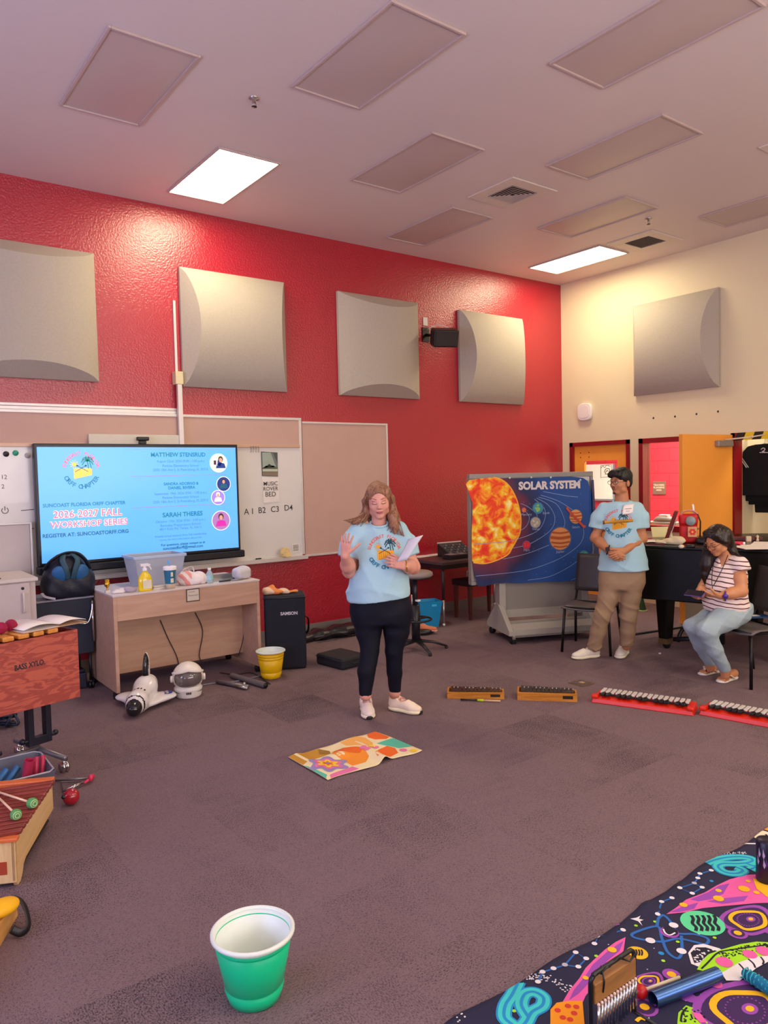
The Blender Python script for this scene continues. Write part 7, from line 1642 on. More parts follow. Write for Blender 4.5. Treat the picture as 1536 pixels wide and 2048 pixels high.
m = MB(); m.T = M4(tuple(c_), Rz(-.5) @ Rx(.55)); m.bx((-.075, -.036, -.005), (.075, .036, .005)); m.build('case', mat('phone_purple', '5c4488', .4), ph, bevel=.004)
m = MB(); m.T = M4(tuple(c_), Rz(-.5) @ Rx(.55)); m.bx((-.07, -.032, .005), (.07, .032, .0065)); m.build('screen', mat('phone_screen', '1c1c28', .1), ph)
wc = Matrix.Translation(F.o) @ Matrix.Rotation(F.rz, 4, 'Z') @ Vector((.245, .10, 0))
chair((wc.x, wc.y, 0), F.rz-.80, 'black stacking chair the dark haired woman sits on')
q = gz(1512, 1232, .47)
t = thing('blue_booklet', 'dark blue booklet with a white label on the chair seat at the right edge', 'booklet', (q.x, q.y, .462), -.6)
MB().bx((-.09, -.06, 0), (.10, .06, .012)).build('cover', mat('booklet_blue', '143c6c', .5), t, bevel=.002); MB().bx((-.05, -.03, .012), (.02, .03, .0135)).build('label', mat('page_white', '', 0), t)
# ================================================================== FRONT LEFT: xylophone, bin, small instruments
ZX = .215
TRr, TLr = gz(109, 1562, ZX), gz(12, 1580, ZX)      # far rail ends
bd = (gz(0, 1592, ZX)-gz(119, 1573, ZX)); bd.z = 0; bd.normalize()     # along the bars, towards the left
nr, fr_ = gz(37, 1690, ZX), gz(108, 1600, ZX)       # right side wall, near and far top corners
sd = (gz(109, 1646)-gz(34, 1775)); sd.z = 0; sd.normalize()
XO = gz(34, 1775); ang5 = math.atan2(sd.y, sd.x)
xy = thing('contrabass_xylophone', 'natural wood xylophone with dark red bars on the floor at the left edge', 'xylophone', (XO.x, XO.y, 0), ang5)
xinv = Matrix.Rotation(-ang5, 4, 'Z') @ Matrix.Translation((-XO.x, -XO.y, 0))
bl = (Matrix.Rotation(-ang5, 4, 'Z') @ bd)            # bar direction in the local frame (x along the side wall, y to the left)
M_PINE = wood('pine_wood', 'd8b078', 'e2c08c', 'X', 2.5, .5, 6); M_PINE2 = wood('pine_wood_end', 'd8b480', 'e6c896', 'Z', 2.5, .5, 6)
SL = .60; HW = .20
# right side wall with the curved foot cut-out
prof = [(0, .03), (.02, .0), (.055, .0), (.085, .02), (.105, .05), (.14, .062), (SL, .075), (SL, HW), (0, HW)]
def side(y, nm, m_):
    m = MB(); m.T = Matrix(((1, 0, 0, 0), (0, 0, 1, y), (0, 1, 0, 0), (0, 0, 0, 1))); m.prism(prof, 0, .018); return m.build(nm, m_, xy, bevel=.003)
side(0, 'side_wall', M_PINE)
m = MB(); m.T = Matrix.Translation((0, .55, 0)) @ Matrix.Rotation(-.30, 4, 'Z') @ Matrix(((1, 0, 0, 0), (0, 0, 1, 0), (0, 1, 0, 0), (0, 0, 0, 1))); m.prism([(a*1.05, b) for a, b in prof], 0, .018); m.build('side_wall', M_PINE, xy, bevel=.003)
MB().add([(0, 0, .02), (0, .60, .02), (0, .60, HW), (0, 0, HW), (.018, 0, .02), (.018, .60, .02), (.018, .60, HW), (.018, 0, HW)], [(1, 0, 3, 2), (4, 5, 6, 7), (0, 4, 7, 3), (3, 7, 6, 2), (0, 1, 5, 4)]).build('end_board', M_PINE2, xy, bevel=.004)
MB().bx((SL-.02, .06, .0), (SL, .40, .075)).bx((SL-.02, 0, .075), (SL, .40, HW)).build('end_board', M_PINE2, xy, bevel=.003)
MB().bx((.02, .02, .02), (SL-.02, .40, .03)).build('box_floor', mat('box_inside', '3c2a1c', .8), xy)
M_ORG = mat('orange_lacquer', 'd8703c', .35)
MB().bx((-.012, -.012, HW), (.028, .60, HW+.016)).build('end_rail', M_ORG, xy, bevel=.004)
MB().bx((SL-.02, -.005, HW), (SL+.03, .44, HW+.028)).build('end_rail', M_ORG, xy, bevel=.005)
MB().bx((-.0015, .035, .06), (-.0, .085, .115)).build('maker_plate', mat('plate_red', 'a8442c', .5), xy)
MB().bx((0, .0, HW+.001), (SL, .012, HW+.010)).build('felt_strip', P_BLACK, xy)
M_PADAUK = wood('padauk_bar', '7c3028', '94403a', 'Y', 3, .35)
nbar = 12
for i in range(nbar):
    x = .045+(SL-.09)*i/(nbar-1); e0 = -.018+.0*i; m = MB(); w = .0150
    yv = Vector((bl.x, bl.y, 0))/bl.y; Lb = .52-.14*i/nbar; Z0 = 0
    p0 = Vector((x, e0, 0)); p1 = p0+yv*Lb
    m.add([(p0.x-w, p0.y, HW+.014), (p0.x+w, p0.y, HW+.014), (p1.x+w, p1.y, HW+.014), (p1.x-w, p1.y, HW+.014), (p0.x-w, p0.y, HW+.033), (p0.x+w, p0.y, HW+.033), (p1.x+w, p1.y, HW+.033), (p1.x-w, p1.y, HW+.033)], [(0, 1, 2, 3), (7, 6, 5, 4), (0, 4, 5, 1), (1, 5, 6, 2), (2, 6, 7, 3), (3, 7, 4, 0)])
    m.build('tone_bar', M_PADAUK, xy, bevel=.005)
    if i < nbar-1: MB().rod((x+w+.003, .006, HW+.005), (x+w+.003, .006, HW+.024), .004, n=8).build('bar_pin', P_BLACK, xy)
ZB = HW+.033
for (hx_, hy_, tx_, ty_, lab) in ((64.5, 1606, 0, 1585, 'pale stick mallet with a green striped head, the far one on the red bars'), (32, 1629, -6, 1592, 'pale stick mallet with a green striped head, the near one on the red bars')):
    h_ = gz(hx_, hy_, ZB+.024); e_ = gz(tx_, ty_, ZB+.012); d = (e_-h_); d.normalize()
    t = thing('mallet', lab, 'mallet', h_); q = Vector(d).to_track_quat('Z', 'Y').to_matrix(); m = MB(); m.T = q.to_4x4()
    m.lathe([(0, -.02), (.012, -.02), (.022, -.012), (.024, 0), (.022, .012), (.012, .02), (0, .02)], n=24); m.build('head', mat('green_yarn', '5a9c58', .8, bump=.3), t)
    for rr in (.009, .016):
        m = MB(); m.T = q.to_4x4(); m.tube([(rr*math.cos(w), rr*math.sin(w), -.021+(.005 if rr > .012 else 0)) for w in [2*pi*k/20 for k in range(20)]], .0018, closed=True); m.build('head_stripe', mat('green_pale', 'c0dca0', .8), t)
    MB().rod((0, 0, 0), tuple(d*.34), .0048).build('stick', mat('stick_pale', 'ecc8a4', .5), t)
# clear grey bin with coloured tubes
bq_ = gz(93, 1547, .16)
gb = thing('storage_bin', 'translucent grey storage bin holding blue and red tubes, behind the red barred xylophone', 'bin', (.66, 4.40, 0), 0)
m = MB(); tubwall(m, .22, .15, .265, .185, .17); m.T = Matrix(); m.build('bin_wall', mat('smoky_plastic', '6c7080', .3, alpha=.72), gb, solid=.004)
MB().tube([(-.265, -.185, .17), (.235, -.185, .17), (.262, -.15, .17), (.265, .15, .17), (.235, .187, .172), (-.265, .185, .17)], .0045, closed=True).build('rim', mat('rim_pale', 'aeb0bc', .3), gb)
MB().bx((-.06, .180, .105), (.12, .19, .125)).build('handle_slot', mat('slot_dark', '34363f', .5), gb, bevel=.004)
def tube_thing(loc, d, L_, r, c, lab):
    q = Vector(d).to_track_quat('Z', 'Y').to_matrix(); m = MB(); m.T = q.to_4x4()
    m.tube([(0, 0, 0), (0, 0, L_)], r, cap=False, n=20).tube([(0, 0, L_), (0, 0, 0)], r*.85, cap=False, n=20).lathe([(r*.85, L_), (r, L_)], n=20).lathe([(r*.85, 0), (r, 0)], n=20)
    return tag(m.build('percussion_tube', mat('tube_'+c, c, .35), loc=loc), lab, 'percussion tube')
tube_thing((.80, 4.36, .06), (.15, -.15, 1), .16, .026, 'b83050', 'open ended red tube standing in the grey bin'); 
for i in range(2): tube_thing((.850+.032*i, 4.36, .05), (.12, .2, .9), .16, .013, 'c83054', 'thin red tube leaning beside the open red tube in the bin')['group'] = 'thin red tubes in the bin'
for i in range(4): tube_thing((.50+.055*i, 4.37, .05), (.5, .2, .5), .17, .018, '2c6c9c', 'blue tube lying in the pile at the left of the grey bin')['group'] = 'blue tubes in the bin'
# triangle with its beaters
q0 = gz(124, 1583, .012)
def rodset(name, lab, pts, r, c, cat='beater'):
    P0 = gz(*pts[0][:2], pts[0][2]); m = MB(); m.tube([gz(a, b_, c_)-P0 for a, b_, c_ in pts], r); return tag(m.build(name, c, loc=tuple(P0)), lab, cat)
rodset('triangle', 'small dark metal triangle on the floor behind the red ball', [(166, 1563, .012), (122, 1565, .012), (127, 1583, .012), (160, 1568, .012)], .004, mat('dark_steel', '6c6470', .3, .8), 'triangle')
t = thing('triangle_beater', 'pair of silver rods with a crimson tip beside the dark triangle', 'beater', tuple(gz(128, 1586, .015)))
P0 = gz(128, 1586, .015)
for (a, b_), (c_, d_) in (((127, 1586), (172, 1562)), ((130, 1580), (168, 1563))): MB().tube([gz(a, b_, .015)-P0, gz(c_, d_, .02)-P0], .0045).build('rod', M_CHROME, t)
MB().tube([gz(168, 1566, .02)-P0, gz(178, 1559, .022)-P0, gz(186, 1551, .03)-P0], [.007, .010, .012]).ball(gz(181, 1556, .03)-P0, (.014, .014, .02)).build('tip', mat('crimson_plastic', 'd8345c', .4), t)
t = thing('long_beater', 'long dark grey rod with a crimson knob lying behind the triangle', 'beater', tuple(gz(110, 1561, .012))); P0 = gz(110, 1561, .012)
MB().tube([(0, 0, 0), gz(180, 1556, .012)-P0], .006).build('rod', mat('grey_tube', '', 0), t)
MB().ball(gz(184, 1555, .014)-P0, .013).build('knob', mat('crimson_plastic', '', 0), t)
# red ball
p = gz(146, 1613)
t = thing('wooden_ball', 'shiny dark red ball with a black knob on the floor', 'ball', (p.x, p.y+.03, 0))
MB().ball((0, 0, .043), .043, n=32).build('ball', mat('cherry_lacquer', 'a8182c', .2, coat=.6), t)
MB().ball((-.040, -.01, .055), .012).build('knob', P_BLACK, t)
# wooden block with a yellow head, cut off at the left edge
p = gz(20, 1862)
t = thing('wooden_box_drum', 'pale wooden box instrument cut off by the left edge below the xylophone', 'wooden instrument', (p.x, p.y, 0), ang5)
m = MB(); m.add([(-.5, .01, 0), (.10, 0, 0), (.10, .30, 0), (-.5, .30, 0), (-.5, .01, .085), (.09, 0, .085), (.10, .30, .085), (-.5, .30, .085)], [(3, 2, 1, 0), (4, 5, 6, 7), (0, 1, 5, 4), (1, 2, 6, 5), (2, 3, 7, 6), (3, 0, 4, 7)]); m.build('box', wood('pine_warm', 'd09850', 'e2b068', 'X', 3), t, bevel=.004)
MB().bx((-.45, .04, .085), (.05, .06, .10)).bx((-.45, .12, .085), (.05, .14, .10)).build('slat', wood('pine_warm', '', ''), t, bevel=.003)
p = gz(4, 1818, .11)
tag(blob_obj('bean_bag', Blob(.02).ell((0, 0, .02), (.065, .05, .028)).mesh(.006), mat('bright_yellow_cloth', 'f5b80c', .6), None, loc=(p.x, p.y, .095), rotz=.4), 'bright yellow rounded pad lying on the pale wooden instrument', 'pad')
p = gz(24, 1826, .08)
tagm(MB().tube(smooth_line([(-.03, .02, .03), (.015, .03, .04), (.045, .01, .01), (.05, -.03, -.05), (.02, -.05, -.06), (-.01, -.04, -.04)], 6), .014, flat=.25), 'elastic_strap', P_BLACK, 'black elastic strap loop beside the yellow pad', 'strap', tuple(p), solid=.001)
# ================================================================== QUILTED SCARF ON THE FLOOR
c00, c10, c11, c01 = gz(577, 1517), gz(656, 1563), gz(843, 1502), gz(750, 1465)
def qfold(u, v):      # u along the long side, v from near to far
    h = .006+.004*math.sin(7*u+3*v)+.003*math.sin(16*u-5*v+2)
    h += .034*math.exp(-((u-.60-.10*v)/.055)**2)*max(0, 1-v*1.1) + .016*math.exp(-((u-.08)/.06)**2)*v
    h += .022*math.exp(-((u-.40)/.10)**2)*math.exp(-((v-.62)/.12)**2)
    return max(.003, h)
def qpt(x, y):        # photo pixel -> u, v on the scarf
    p = gz(x, y); a = p-c10; ex = c11-c10; ey = c00-c10
    u = a.dot(ex)/ex.dot(ex); v = (a-ex*u).dot(ey)/ey.dot(ey); return u, v
def q3(u, v, k=0):
    p = c10.lerp(c11, u).lerp(c00.lerp(c01, u), v); return (p.x-c10.x, p.y-c10.y+.012*math.sin(12*u)*(1-v), qfold(u, v)+.0012*k)
sc_ = thing('patchwork_scarf', 'patchwork floral scarf in orange, teal and pink spread on the carpet', 'scarf', (c10.x, c10.y, 0))
MB().grid(lambda u, v: q3(u, v), 70, 40).build('cloth', mat('scarf_cream', 'f0dfb0', .85, bump=.1), sc_, solid=.003)
K3 = lambda x, y: qpt(540+x/4.518, 1440+y/4.518)
P = Print(lambda u, v, k: q3(min(1, max(0, u)), min(1, max(0, v)), 1.6+k))
F_ = .04
def qp(pts, mi, k=0): P.poly([K3(*p) for p in pts], mi, k, fine=F_)
qp([(150, 350), (290, 310), (425, 275), (535, 290), (540, 318), (420, 370), (290, 425), (200, 385)], 0)
qp([(430, 275), (535, 290), (545, 320), (440, 325)], 8, 1)
qp([(290, 432), (330, 440), (520, 520), (500, 550), (400, 500), (330, 465)], 1)
qp([(545, 520), (740, 432), (800, 455), (700, 505), (560, 550)], 2)
qp([(550, 320), (590, 285), (660, 265), (760, 258), (850, 270), (900, 340), (860, 390), (740, 425), (660, 375)], 3)
qp([(560, 300), (660, 265), (780, 260), (850, 275), (820, 310), (660, 315)], 4, 1)
qp([(640, 220), (800, 165), (870, 170), (940, 220), (930, 260), (860, 260), (780, 250), (700, 250)], 5)
qp([(890, 140), (960, 110), (1090, 170), (1060, 190), (960, 190), (900, 170)], 4)
qp([(970, 225), (1120, 180), (1180, 185), (1300, 245), (1160, 270), (1040, 245)], 1)
qp([(960, 330), (990, 280), (1060, 250), (1130, 270), (1160, 310), (1100, 345), (980, 365)], 4)
for (x, y, mi) in ((890, 290, 2), (930, 255, 6), (850, 275, 2), (1200, 285, 2), (1290, 285, 6), (960, 262, 2)): u, v = K3(x, y); P.disc(u, v, .035, .05, mi, 2, 10)
u0, v0 = K3(525, 420)
for rad, mi, k, wv in ((.155, 7, 1, .18), (.115, 2, 2, .16), (.080, 6, 3, .25), (.040, 4, 4, .3), (.018, 7, 5, 0)):
    pts = [(u0+rad*(1+wv*math.cos(6*w))*math.cos(w), v0+rad*1.65*(1+wv*math.cos(6*w))*math.sin(w)) for w in [2*pi*i/48 for i in range(48)]]
    P.poly(pts, mi, k, fine=F_)
P.mb.build('print', [mat('scarf_gold', 'c8922c', .85), mat('scarf_teal', '58c0a4', .85), mat('scarf_pink', 'e878a8', .85), mat('scarf_orange', 'f49428', .85), mat('scarf_deep_orange', 'ee6a1c', .85), mat('scarf_peach', 'f4b45c', .85), mat('scarf_yellow', 'f8d038', .85), mat('scarf_lilac', '9c8cc0', .85), mat('scarf_olive', '9c7424', .85)], sc_)
# ================================================================== SPACE PRINT CLOTH ON THE FLOOR, FRONT RIGHT
CL = gz(1240, 1832)
cl = thing('space_print_cloth', 'dark navy cloth with a colourful space print, spread on the floor', 'cloth', (CL.x, CL.y, 0))
def hc(x, y):
    e = max(0, 1-(1.70-y)/.10)
    return .006+.0025*math.sin(3.1*x+1.3*y)+.002*math.sin(7*x-4*y)+.010*e*max(0, math.sin(16*x+3*math.sin(5*x)))*(.4+.6*math.exp(-((x-2.42)/.25)**2))
def edge(x): return 1.68+.02*(x-1.5)/2+.012*math.sin(5*x)+.008*math.sin(13*x+1)
def clp(u, v):
    x = 1.20+3.1*u; y = -.9+(edge(x)+.9)*v; return (x-CL.x, y-CL.y, hc(x, y))
MB().grid(clp, 150, 120).build('fabric', mat('navy_cotton', '1d1e40', .8, bump=.08, bscale=500), cl, solid=.004)
Cc = lambda x, y: (900+x/2.415, 1640+y/2.415); Ec = lambda x, y: (1130+x/3.783, 1840+y/3.783); Fc = lambda x, y: (1380+x/7.877, 1640+y/7.877)
def fl(p): q = gz(p[0], p[1], .006); return (q.x, q.y)
P = Print(lambda u, v, k: (u-CL.x, v-CL.y, hc(u, min(v, edge(u)))+.0028+.0006*k) if v < edge(u) else (u-CL.x, edge(u)-CL.y, hc(u, edge(u))+.0028))
TEAL, SKY, BLUE, WHITE, PINK, PURP, YEL, ORA, GREEN, LIME, DARK, CREAM, DPUR, RED2 = range(14)
CM = [mat('cl_'+c, c, .8) for c in ('3cd0cc', '1a8fd0', '2468b8', 'e8e4ea', 'ec5fa8', '9a48b0', 'f4bc14', 'f59a10', '5cdc9c', 'a4e41c', '12122c', 'e8e0c0', '3c1c58', 'd83c2c')]
def cp(pts, mi, k=0, T=Cc, fine=.035): P.poly([fl(T(*p)) for p in pts], mi, k, fine=fine)
def cln(pts, w, mi, k=0, T=Cc, n=5, closed=False): P.line(smooth_line([fl(T(*p)) for p in pts], n, closed), w, mi, k, closed)
def cd_(x, y, r, mi, k=0, T=Cc, n=14, ry=None): a, b_ = fl(T(x, y)); P.disc(a, b_, r, ry or r, mi, k, n)
for pts, T in (([(332, 785), (300, 850), (268, 900), (262, 955), (290, 985), (330, 1010), (365, 985), (395, 935), (445, 905), (450, 865), (405, 838), (360, 850), (345, 900), (380, 960)], Cc),
               ([(260, 690), (400, 640), (600, 600), (800, 590), (950, 610), (985, 650), (900, 685), (720, 700), (520, 700), (440, 740), (500, 810), (620, 850), (760, 850), (830, 800), (720, 755)], Fc), ([(880, 690), (990, 730), (1060, 735), (950, 790)], Fc)):
    cln(pts, .050, SKY, 1, T); cln(pts, .038, TEAL, 2, T); cln(pts, .010, SKY, 3, T)
# nebulas
cp([(848, 572), (838, 640), (775, 700), (745, 745), (700, 805), (655, 860), (640, 895), (540, 895), (575, 835), (625, 775), (655, 725), (695, 685), (748, 635), (800, 597)], PINK, 1)
cp([(838, 590), (820, 640), (760, 690), (720, 745), (680, 790), (620, 850), (575, 880), (600, 830), (650, 770), (690, 710), (755, 650)], PURP, 2)
cp([(485, 985), (485, 925), (515, 893), (570, 885), (640, 885), (650, 1000), (540, 1060), (480, 1040)], ORA, 3)
for x, y in ((520, 930), (570, 910), (600, 945), (545, 965), (610, 915), (580, 975)): cd_(x, y, .010, RED2, 4)
for x, y, r in ((783, 637, .016), (655, 775, .010), (735, 755, .009)): cd_(x, y, r, YEL, 4)
cp([(1045, 455), (1090, 425), (1140, 385), (1230, 352), (1290, 318), (1350, 290), (1430, 268), (1536, 262), (1640, 270), (1640, 400), (1480, 405), (1400, 412), (1300, 420), (1220, 427), (1130, 447)], PINK, 1)
cp([(1160, 385), (1250, 350), (1300, 320), (1350, 310), (1320, 360), (1260, 385), (1200, 395)], PURP, 2); cp([(1060, 447), (1120, 420), (1200, 400), (1180, 430), (1110, 445)], PURP, 2); cp([(1240, 395), (1330, 380), (1440, 370), (1420, 395), (1320, 408)], PURP, 2)
cp([(1462, 283), (1500, 300), (1560, 300), (1640, 310), (1640, 400), (1530, 375), (1480, 335)], YEL, 3)
for x, y, r in ((1297, 383, .020), (1420, 337, .022), (1297, 345, .012), (1128, 412, .015), (1480, 355, .012), (1440, 300, .010)): cd_(x, y, r, YEL, 4)
# constellations
for pts in ([(425, 790), (447, 743), (500, 727), (555, 710), (607, 650), (658, 680), (620, 720), (555, 710)], [(698, 607), (711, 570), (836, 540)], [(1003, 458), (1022, 395), (1072, 377)], [(1180, 307), (1110, 333), (1170, 357), (1218, 328), (1180, 307), (1197, 283), (1207, 262), (1262, 247)]):
    P.line([fl(Cc(*p)) for p in pts], .007, BLUE, 1)
    for p in pts: cd_(p[0], p[1], .010, WHITE, 3)
st_pts = [(1000, 515), (1008, 475), (1035, 462), (1075, 505), (1100, 548), (1180, 553), (1245, 575), (1235, 602), (1180, 590), (1100, 575), (1030, 590), (965, 587), (890, 572), (888, 550), (1000, 515), (1022, 570), (1050, 640), (1098, 672), (1120, 640), (1117, 560)]
cln(st_pts, .011, BLUE, 1)
for p in ((968, 587), (1080, 510), (1118, 637)): cd_(p[0], p[1], .017, WHITE, 3)
cd_(1060, 545, .034, PURP, 2); cd_(1063, 540, .028, DARK, 3); cln([(1030, 530), (1040, 550), (1062, 560), (1088, 548)], .006, WHITE, 4)
# planets
cd_(1220, 498, .078, GREEN, 1, n=28)
for i in range(5): x = 1165+27*i; cln([(x, 462), (x+10, 480), (x+6, 500), (x+24, 520), (x+22, 538)], .012, DARK, 2)
cd_(905, 648, .036, YEL, 1, n=20)
for i in range(4): cln([(885+13*i, 632), (890+13*i, 648), (886+13*i, 662)], .006, DARK, 2)
# amoebas
def amoeba(c, rx, ry, T, ang=0, mid=True):
    a, b_ = fl(T(*c))
    def bl_(s, sd_): return [(a+rx*s*(1+.12*math.sin(3*w+sd_))*math.cos(w), b_+ry*s*(1+.10*math.cos(2*w+sd_))*math.sin(w)) for w in [2*pi*i/30 for i in range(30)]]
    P.poly(bl_(1, 1), PURP, 1, fine=.05); P.poly(bl_(.82, 1), DPUR, 2, fine=.05); P.line(bl_(.60, 2.2), rx*.13, YEL, 3, True); P.disc(a+.1*rx, b_-.05*ry, rx*.17, ry*.17, PURP, 3); P.disc(a+.1*rx, b_-.05*ry, rx*.09, ry*.09, YEL, 4)
    for i in range(26):
        w = 2*pi*i/26; P.disc(a+.40*rx*math.cos(w), b_+.40*ry*math.sin(w), .003, .003, PURP, 3, 6)
amoeba((1440, 487), .115, .085, Cc); cln([(1400, 530), (1392, 548)], .030, PURP, 0); cd_(1390, 550, .034, PURP, 1); cd_(1390, 550, .024, DPUR, 2); cd_(1390, 550, .014, YEL, 3)
cln([(1500, 520), (1545, 545), (1600, 550)], .028, PURP, 0)
amoeba((1425, 925), .17, .13, Cc); cln([(1345, 890), (1270, 890), (1200, 872), (1140, 868), (1125, 850)], .028, PURP, 0); cd_(1160, 866, .022, PURP, 1)
amoeba((960, 790), .060, .042, Cc); cd_(1070, 752, .030, PURP, 1); cd_(1070, 752, .015, YEL, 2)
cd_(940, 915, .042, PURP, 1); cd_(940, 915, .032, DPUR, 2); cd_(940, 915, .015, YEL, 3); cln([(900, 985), (920, 970), (945, 978)], .012, YEL, 3); cln([(905, 900), (925, 870)], .02, PURP, 1)
# spotted green creatures
cp([(1150, 645), (1178, 607), (1225, 600), (1300, 622), (1330, 640), (1260, 655), (1225, 690), (1200, 712), (1165, 698)], WHITE, 1); cp([(1162, 645), (1190, 618), (1235, 618), (1290, 636), (1245, 655), (1210, 690), (1180, 695)], DARK, 2)
for i in range(30):
    r_ = random.Random(i); cd_(r_.uniform(1170, 1275), r_.uniform(622, 690), .004, WHITE, 3, n=6)
cp([(1192, 728), (1215, 690), (1250, 652), (1310, 630), (1400, 605), (1480, 593), (1580, 600), (1600, 650), (1520, 690), (1440, 690), (1390, 720), (1330, 745), (1300, 790), (1260, 810), (1250, 740)], LIME, 3)
cp([(1310, 745), (1400, 692), (1470, 668), (1560, 662), (1540, 690), (1480, 722), (1400, 782), (1335, 782)], WHITE, 4)
for pts in ([(1215, 725), (1250, 690), (1290, 650), (1340, 635), (1536, 610)], [(1395, 700), (1420, 730), (1425, 760)], [(1440, 678), (1465, 700), (1475, 722)], [(1500, 668), (1515, 690), (1510, 705)]): cln(pts, .006, DARK, 5)
for x, y, rx in ((1325, 692, .028), (1448, 655, .024), (1515, 640, .026), (1285, 800, .02)): cd_(x, y, rx, PINK, 5)
for i in range(110):
    r_ = random.Random(100+i); t_ = r_.random(); x = 1300+240*t_; y = 655-45*t_+r_.uniform(-18, 30); cd_(x, y, .0035, DARK, 4, n=6)
cp([(1098, 990), (1103, 940), (1140, 903), (1195, 922), (1245, 985), (1260, 1060), (1110, 1070)], LIME, 1); cp([(1165, 935), (1210, 945), (1240, 985), (1210, 990), (1180, 960)], PINK, 3); cln([(1115, 985), (1122, 945), (1145, 915)], .006, DARK, 3)
for i in range(40): r_ = random.Random(300+i); cd_(r_.uniform(1115, 1235), r_.uniform(925, 985), .0035, DARK, 2, n=6)
# moon, comet, flecks
cd_(1160, 262, .050, CREAM, 1, Fc, 24); cln([(1195, 240), (1210, 262)], .010, DARK, 2, Fc); cd_(1225, 140, .030, ORA, 1, Fc); cln([(1060, 145), (1180, 150)], .008, WHITE, 1, Fc)
cln([(720, 370), (880, 378), (1060, 380)], .010, WHITE, 1, Fc)
cp([(870, 480), (900, 475), (920, 465), (912, 480), (935, 485), (918, 492), (930, 515), (908, 492)], WHITE, 2, fine=0)
cp([(790, 520), (815, 508), (822, 512), (800, 522)], PURP, 1, fine=0); cd_(1020, 648, .010, SKY, 1); cd_(1263, 297, .008, SKY, 1)
for x, y in ((310, 927), (706, 666), (1030, 685), (898, 513), (990, 492), (1250, 670), (1278, 570), (1118, 430), (1100, 590), (1290, 850)): cd_(x, y, .007, LIME, 1, n=8)
rr = random.Random(11)
for i in range(150):
    x = rr.uniform(1.35, 3.9); y = rr.uniform(.6, 1.62); P.disc(x, y, .0026, .0026, WHITE, 0, 5)
for cx_, cy_, R_, a0, a1 in ((330, 915, .21, 1.2, 3.6), (400, 900, .15, -.6, 1.3)):
    a, b_ = fl(Cc(cx_, cy_))
    for i in range(90):
        w = rr.uniform(a0, a1); r_ = R_*rr.uniform(.85, 1.1); P.disc(a+r_*math.cos(w), b_+r_*.9*math.sin(w), .0032, .0032, WHITE, 0, 5)
for i in range(60):
    w = rr.uniform(3.5, 5.4); a, b_ = fl(Fc(650, 740)); P.disc(a+.16*math.cos(w), b_+.14*math.sin(w)*rr.uniform(.9, 1.1), .003, .003, WHITE, 0, 5)
for i in range(40):
    a, b_ = fl(Fc(rr.uniform(480, 900), rr.uniform(505, 550))); P.disc(a, b_, .003, .003, WHITE, 0, 5)
P.mb.build('space_print', CM, cl)
# the printed pattern repeats over the rest of the cloth
for dx, dy in ((1.62, -.12), (-.25, -1.02), (1.35, -1.12)):
    R_ = MB(); base = P.mb; nv = []; ok = []
    for (x, y, z) in base.v:
        wx, wy = x+CL.x, y+CL.y; X2, Y2 = wx+dx, wy+dy; ok.append(1.25 < X2 < 4.25 and -.85 < Y2 < edge(X2)-.02 and not (X2 < 3.05 and Y2 > .62))
        nv.append((X2-CL.x, Y2-CL.y, hc(X2, Y2)+z-hc(wx, min(wy, edge(wx)))))
    keep = [i for i, f in enumerate(base.f) if all(ok[j] for j in f)]; R_.v = nv; R_.f = [base.f[i] for i in keep]; R_.m = [base.m[i] for i in keep]; R_.s = [False]*len(keep)
    used_ = sorted({j for f in R_.f for j in f}); rm = {j: k for k, j in enumerate(used_)}; R_.v = [nv[j] for j in used_]; R_.f = [[rm[j] for j in f] for f in R_.f]
    if R_.f: R_.build('space_print', CM, cl)
# ---- things lying on the cloth
HZ = .010
fr0 = gz(1268, 2026, HZ)
ch = thing('bar_chimes', 'tabletop bar chimes hanging from a wooden beam in a black frame', 'chimes', (fr0.x-.21, fr0.y, HZ))
MB().tube(smooth_line([(0, 0, 0.005), (0, 0, .10), (0, 0, .185), (.012, 0, .203), (.03, 0, .208), (.18, 0, .208), (.20, 0, .203), (.212, 0, .185), (.212, 0, .10), (.212, 0, .005)], 5), .007).build('frame', P_BLACK, ch)
for x in (0, .212): MB().tube([(x, -.08, .004), (x, .06, .004)], .006).build('foot', P_BLACK, ch)
MB().bx((.006, -.012, .125), (.206, .014, .185)).build('beam', wood('walnut', '8c5c34', 'a8743c', 'X', 3), ch, bevel=.003)
MB().tube([(.03, 0, .21), (.05, 0, .195), (.06, -.01, .215), (.09, 0, .2), (.12, -.01, .222), (.15, 0, .2)], .003).tube([(.05, 0, .22), (.045, -.015, .18), (.04, -.014, .15)], .0025).tube([(.15, 0, .2), (.17, -.015, .19), (.20, -.012, .20)], .003).build('cord_ties', P_BLACK, ch)
for i in range(13):
    x = .016+.0150*i; L_ = .115-.003*i
    r_ = MB().rod((x, -.016, .120), (x, -.016, .120-L_), .0042, n=10).build('chime_bar', M_CHROME, ch); MB().ball((x, -.016, .124), .0055, n=8).build('bead', mat('bead_pink', 'e8c8b8', .4), r_)
MB().rod((.20, -.005, .01), (.20, -.005, .12), .0035).build('striker', M_CHROME, ch)
a = gz(1306, 1999, HZ+.024); b_ = gz(1436, 1949, HZ+.024); d = (b_-a); L_ = d.length
q = d.to_track_quat('Z', 'Y').to_matrix(); m = MB(); m.T = q.to_4x4(); r = .0238
m.tube([(0, 0, 0), (0, 0, L_)], r, cap=False, n=32).tube([(0, 0, L_), (0, 0, 0)], r*.9, cap=False, n=32).lathe([(r*.9, 0), (r, 0)], n=32).lathe([(r*.9, L_), (r, L_)], n=32)
tag(m.build('metal_tube', mat('anodised_blue', '4a6ca8', .28, .85), loc=tuple(a)), 'shiny steel blue metal tube lying on the space print cloth', 'tube')
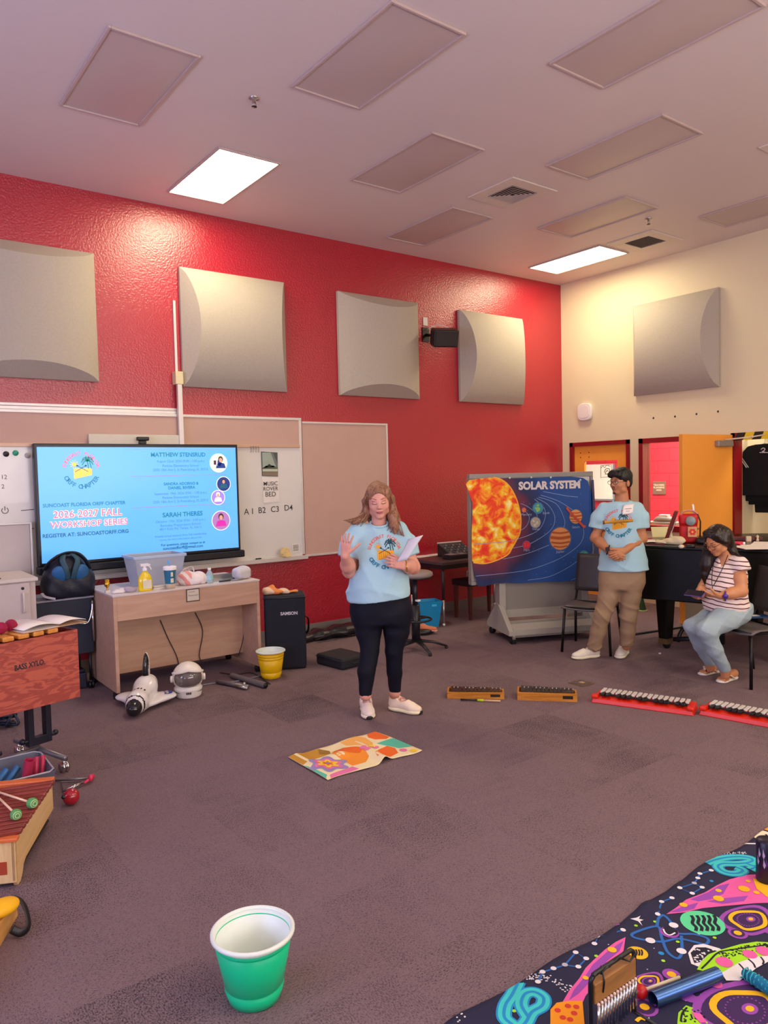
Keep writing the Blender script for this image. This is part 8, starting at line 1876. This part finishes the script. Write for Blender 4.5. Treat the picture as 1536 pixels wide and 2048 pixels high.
h_ = gz(1281, 1983, HZ+.022); e_ = gz(1360, 1954, HZ+.012)
t = thing('red_mallet', 'mallet with a round red head between the chimes and the blue tube', 'mallet', tuple(h_))
MB().ball((0, 0, 0), .022, n=20).build('head', mat('red_rubber', 'b80c18', .4), t); MB().rod((0, 0, 0), tuple(e_-h_), .0055).ball(tuple(e_-h_), .006, 1).build('stick', [mat('ivory_stick', 'e6dcc0', .4), P_BLACK], t)
a = gz(1487, 1944, HZ+.02); b_ = gz(1550, 1985, HZ+.02); d = b_-a
t = thing('yarn_wrapped_stick', 'turquoise yarn wrapped stick at the right edge of the cloth', 'stick', tuple(a))
MB().tube([(0, 0, 0), tuple(d*.5), tuple(d*1.3)], [.012, .020, .020]).build('yarn_wrap', mat('turquoise_yarn', '1478a0', .9, bump=.6, bscale=150), t)
n_ = 60; w0 = d.normalized(); s1 = w0.orthogonal().normalized(); s2 = w0.cross(s1)
MB().tube([tuple(w0*(d.length*1.25*i/n_)+(s1*math.cos(i*1.1)+s2*math.sin(i*1.1))*.0195) for i in range(n_)], .0022, n=5).build('yarn_strand', mat('yarn_light', '38b4c0', .9), t)
MB().tube(smooth_line([tuple(d*.35+Vector((0, -.02, .0))), tuple(d*.5+Vector((0, -.045, -.015))), tuple(d*.75+Vector((0, -.04, -.0))), tuple(d*.8+Vector((0, -.01, .02)))], 6), .002).build('loose_strand', mat('yarn_mint', '58d8a8', .9), t)
p = gz(1533, 1760, HZ)
t = thing('painted_can', 'dark navy and purple painted can at the right edge, on the cloth', 'can', (p.x, p.y+.0, HZ))
MB().lathe([(0, 0), (.038, 0), (.040, .004), (.040, .165), (.036, .17), (0, .168)], n=32).build('can_body', [mat('can_navy', '14102c', .35)], t)
P = Print(lambda u, v, k: (.0406*math.sin(u), -.0406*math.cos(u), v))
for i in range(16): r_ = random.Random(i+50); u, v = r_.uniform(-2.2, 1), r_.uniform(.03, .12); P.poly([(u, v), (u+.12, v-.012), (u+.25, v+.004), (u+.14, v+.016), (u+.05, v+.03)], i % 2)
P.mb.build('paint_splash', [mat('splash_purple', '4c2c6c', .5), mat('splash_pale', 'b8a8d0', .5)], t)
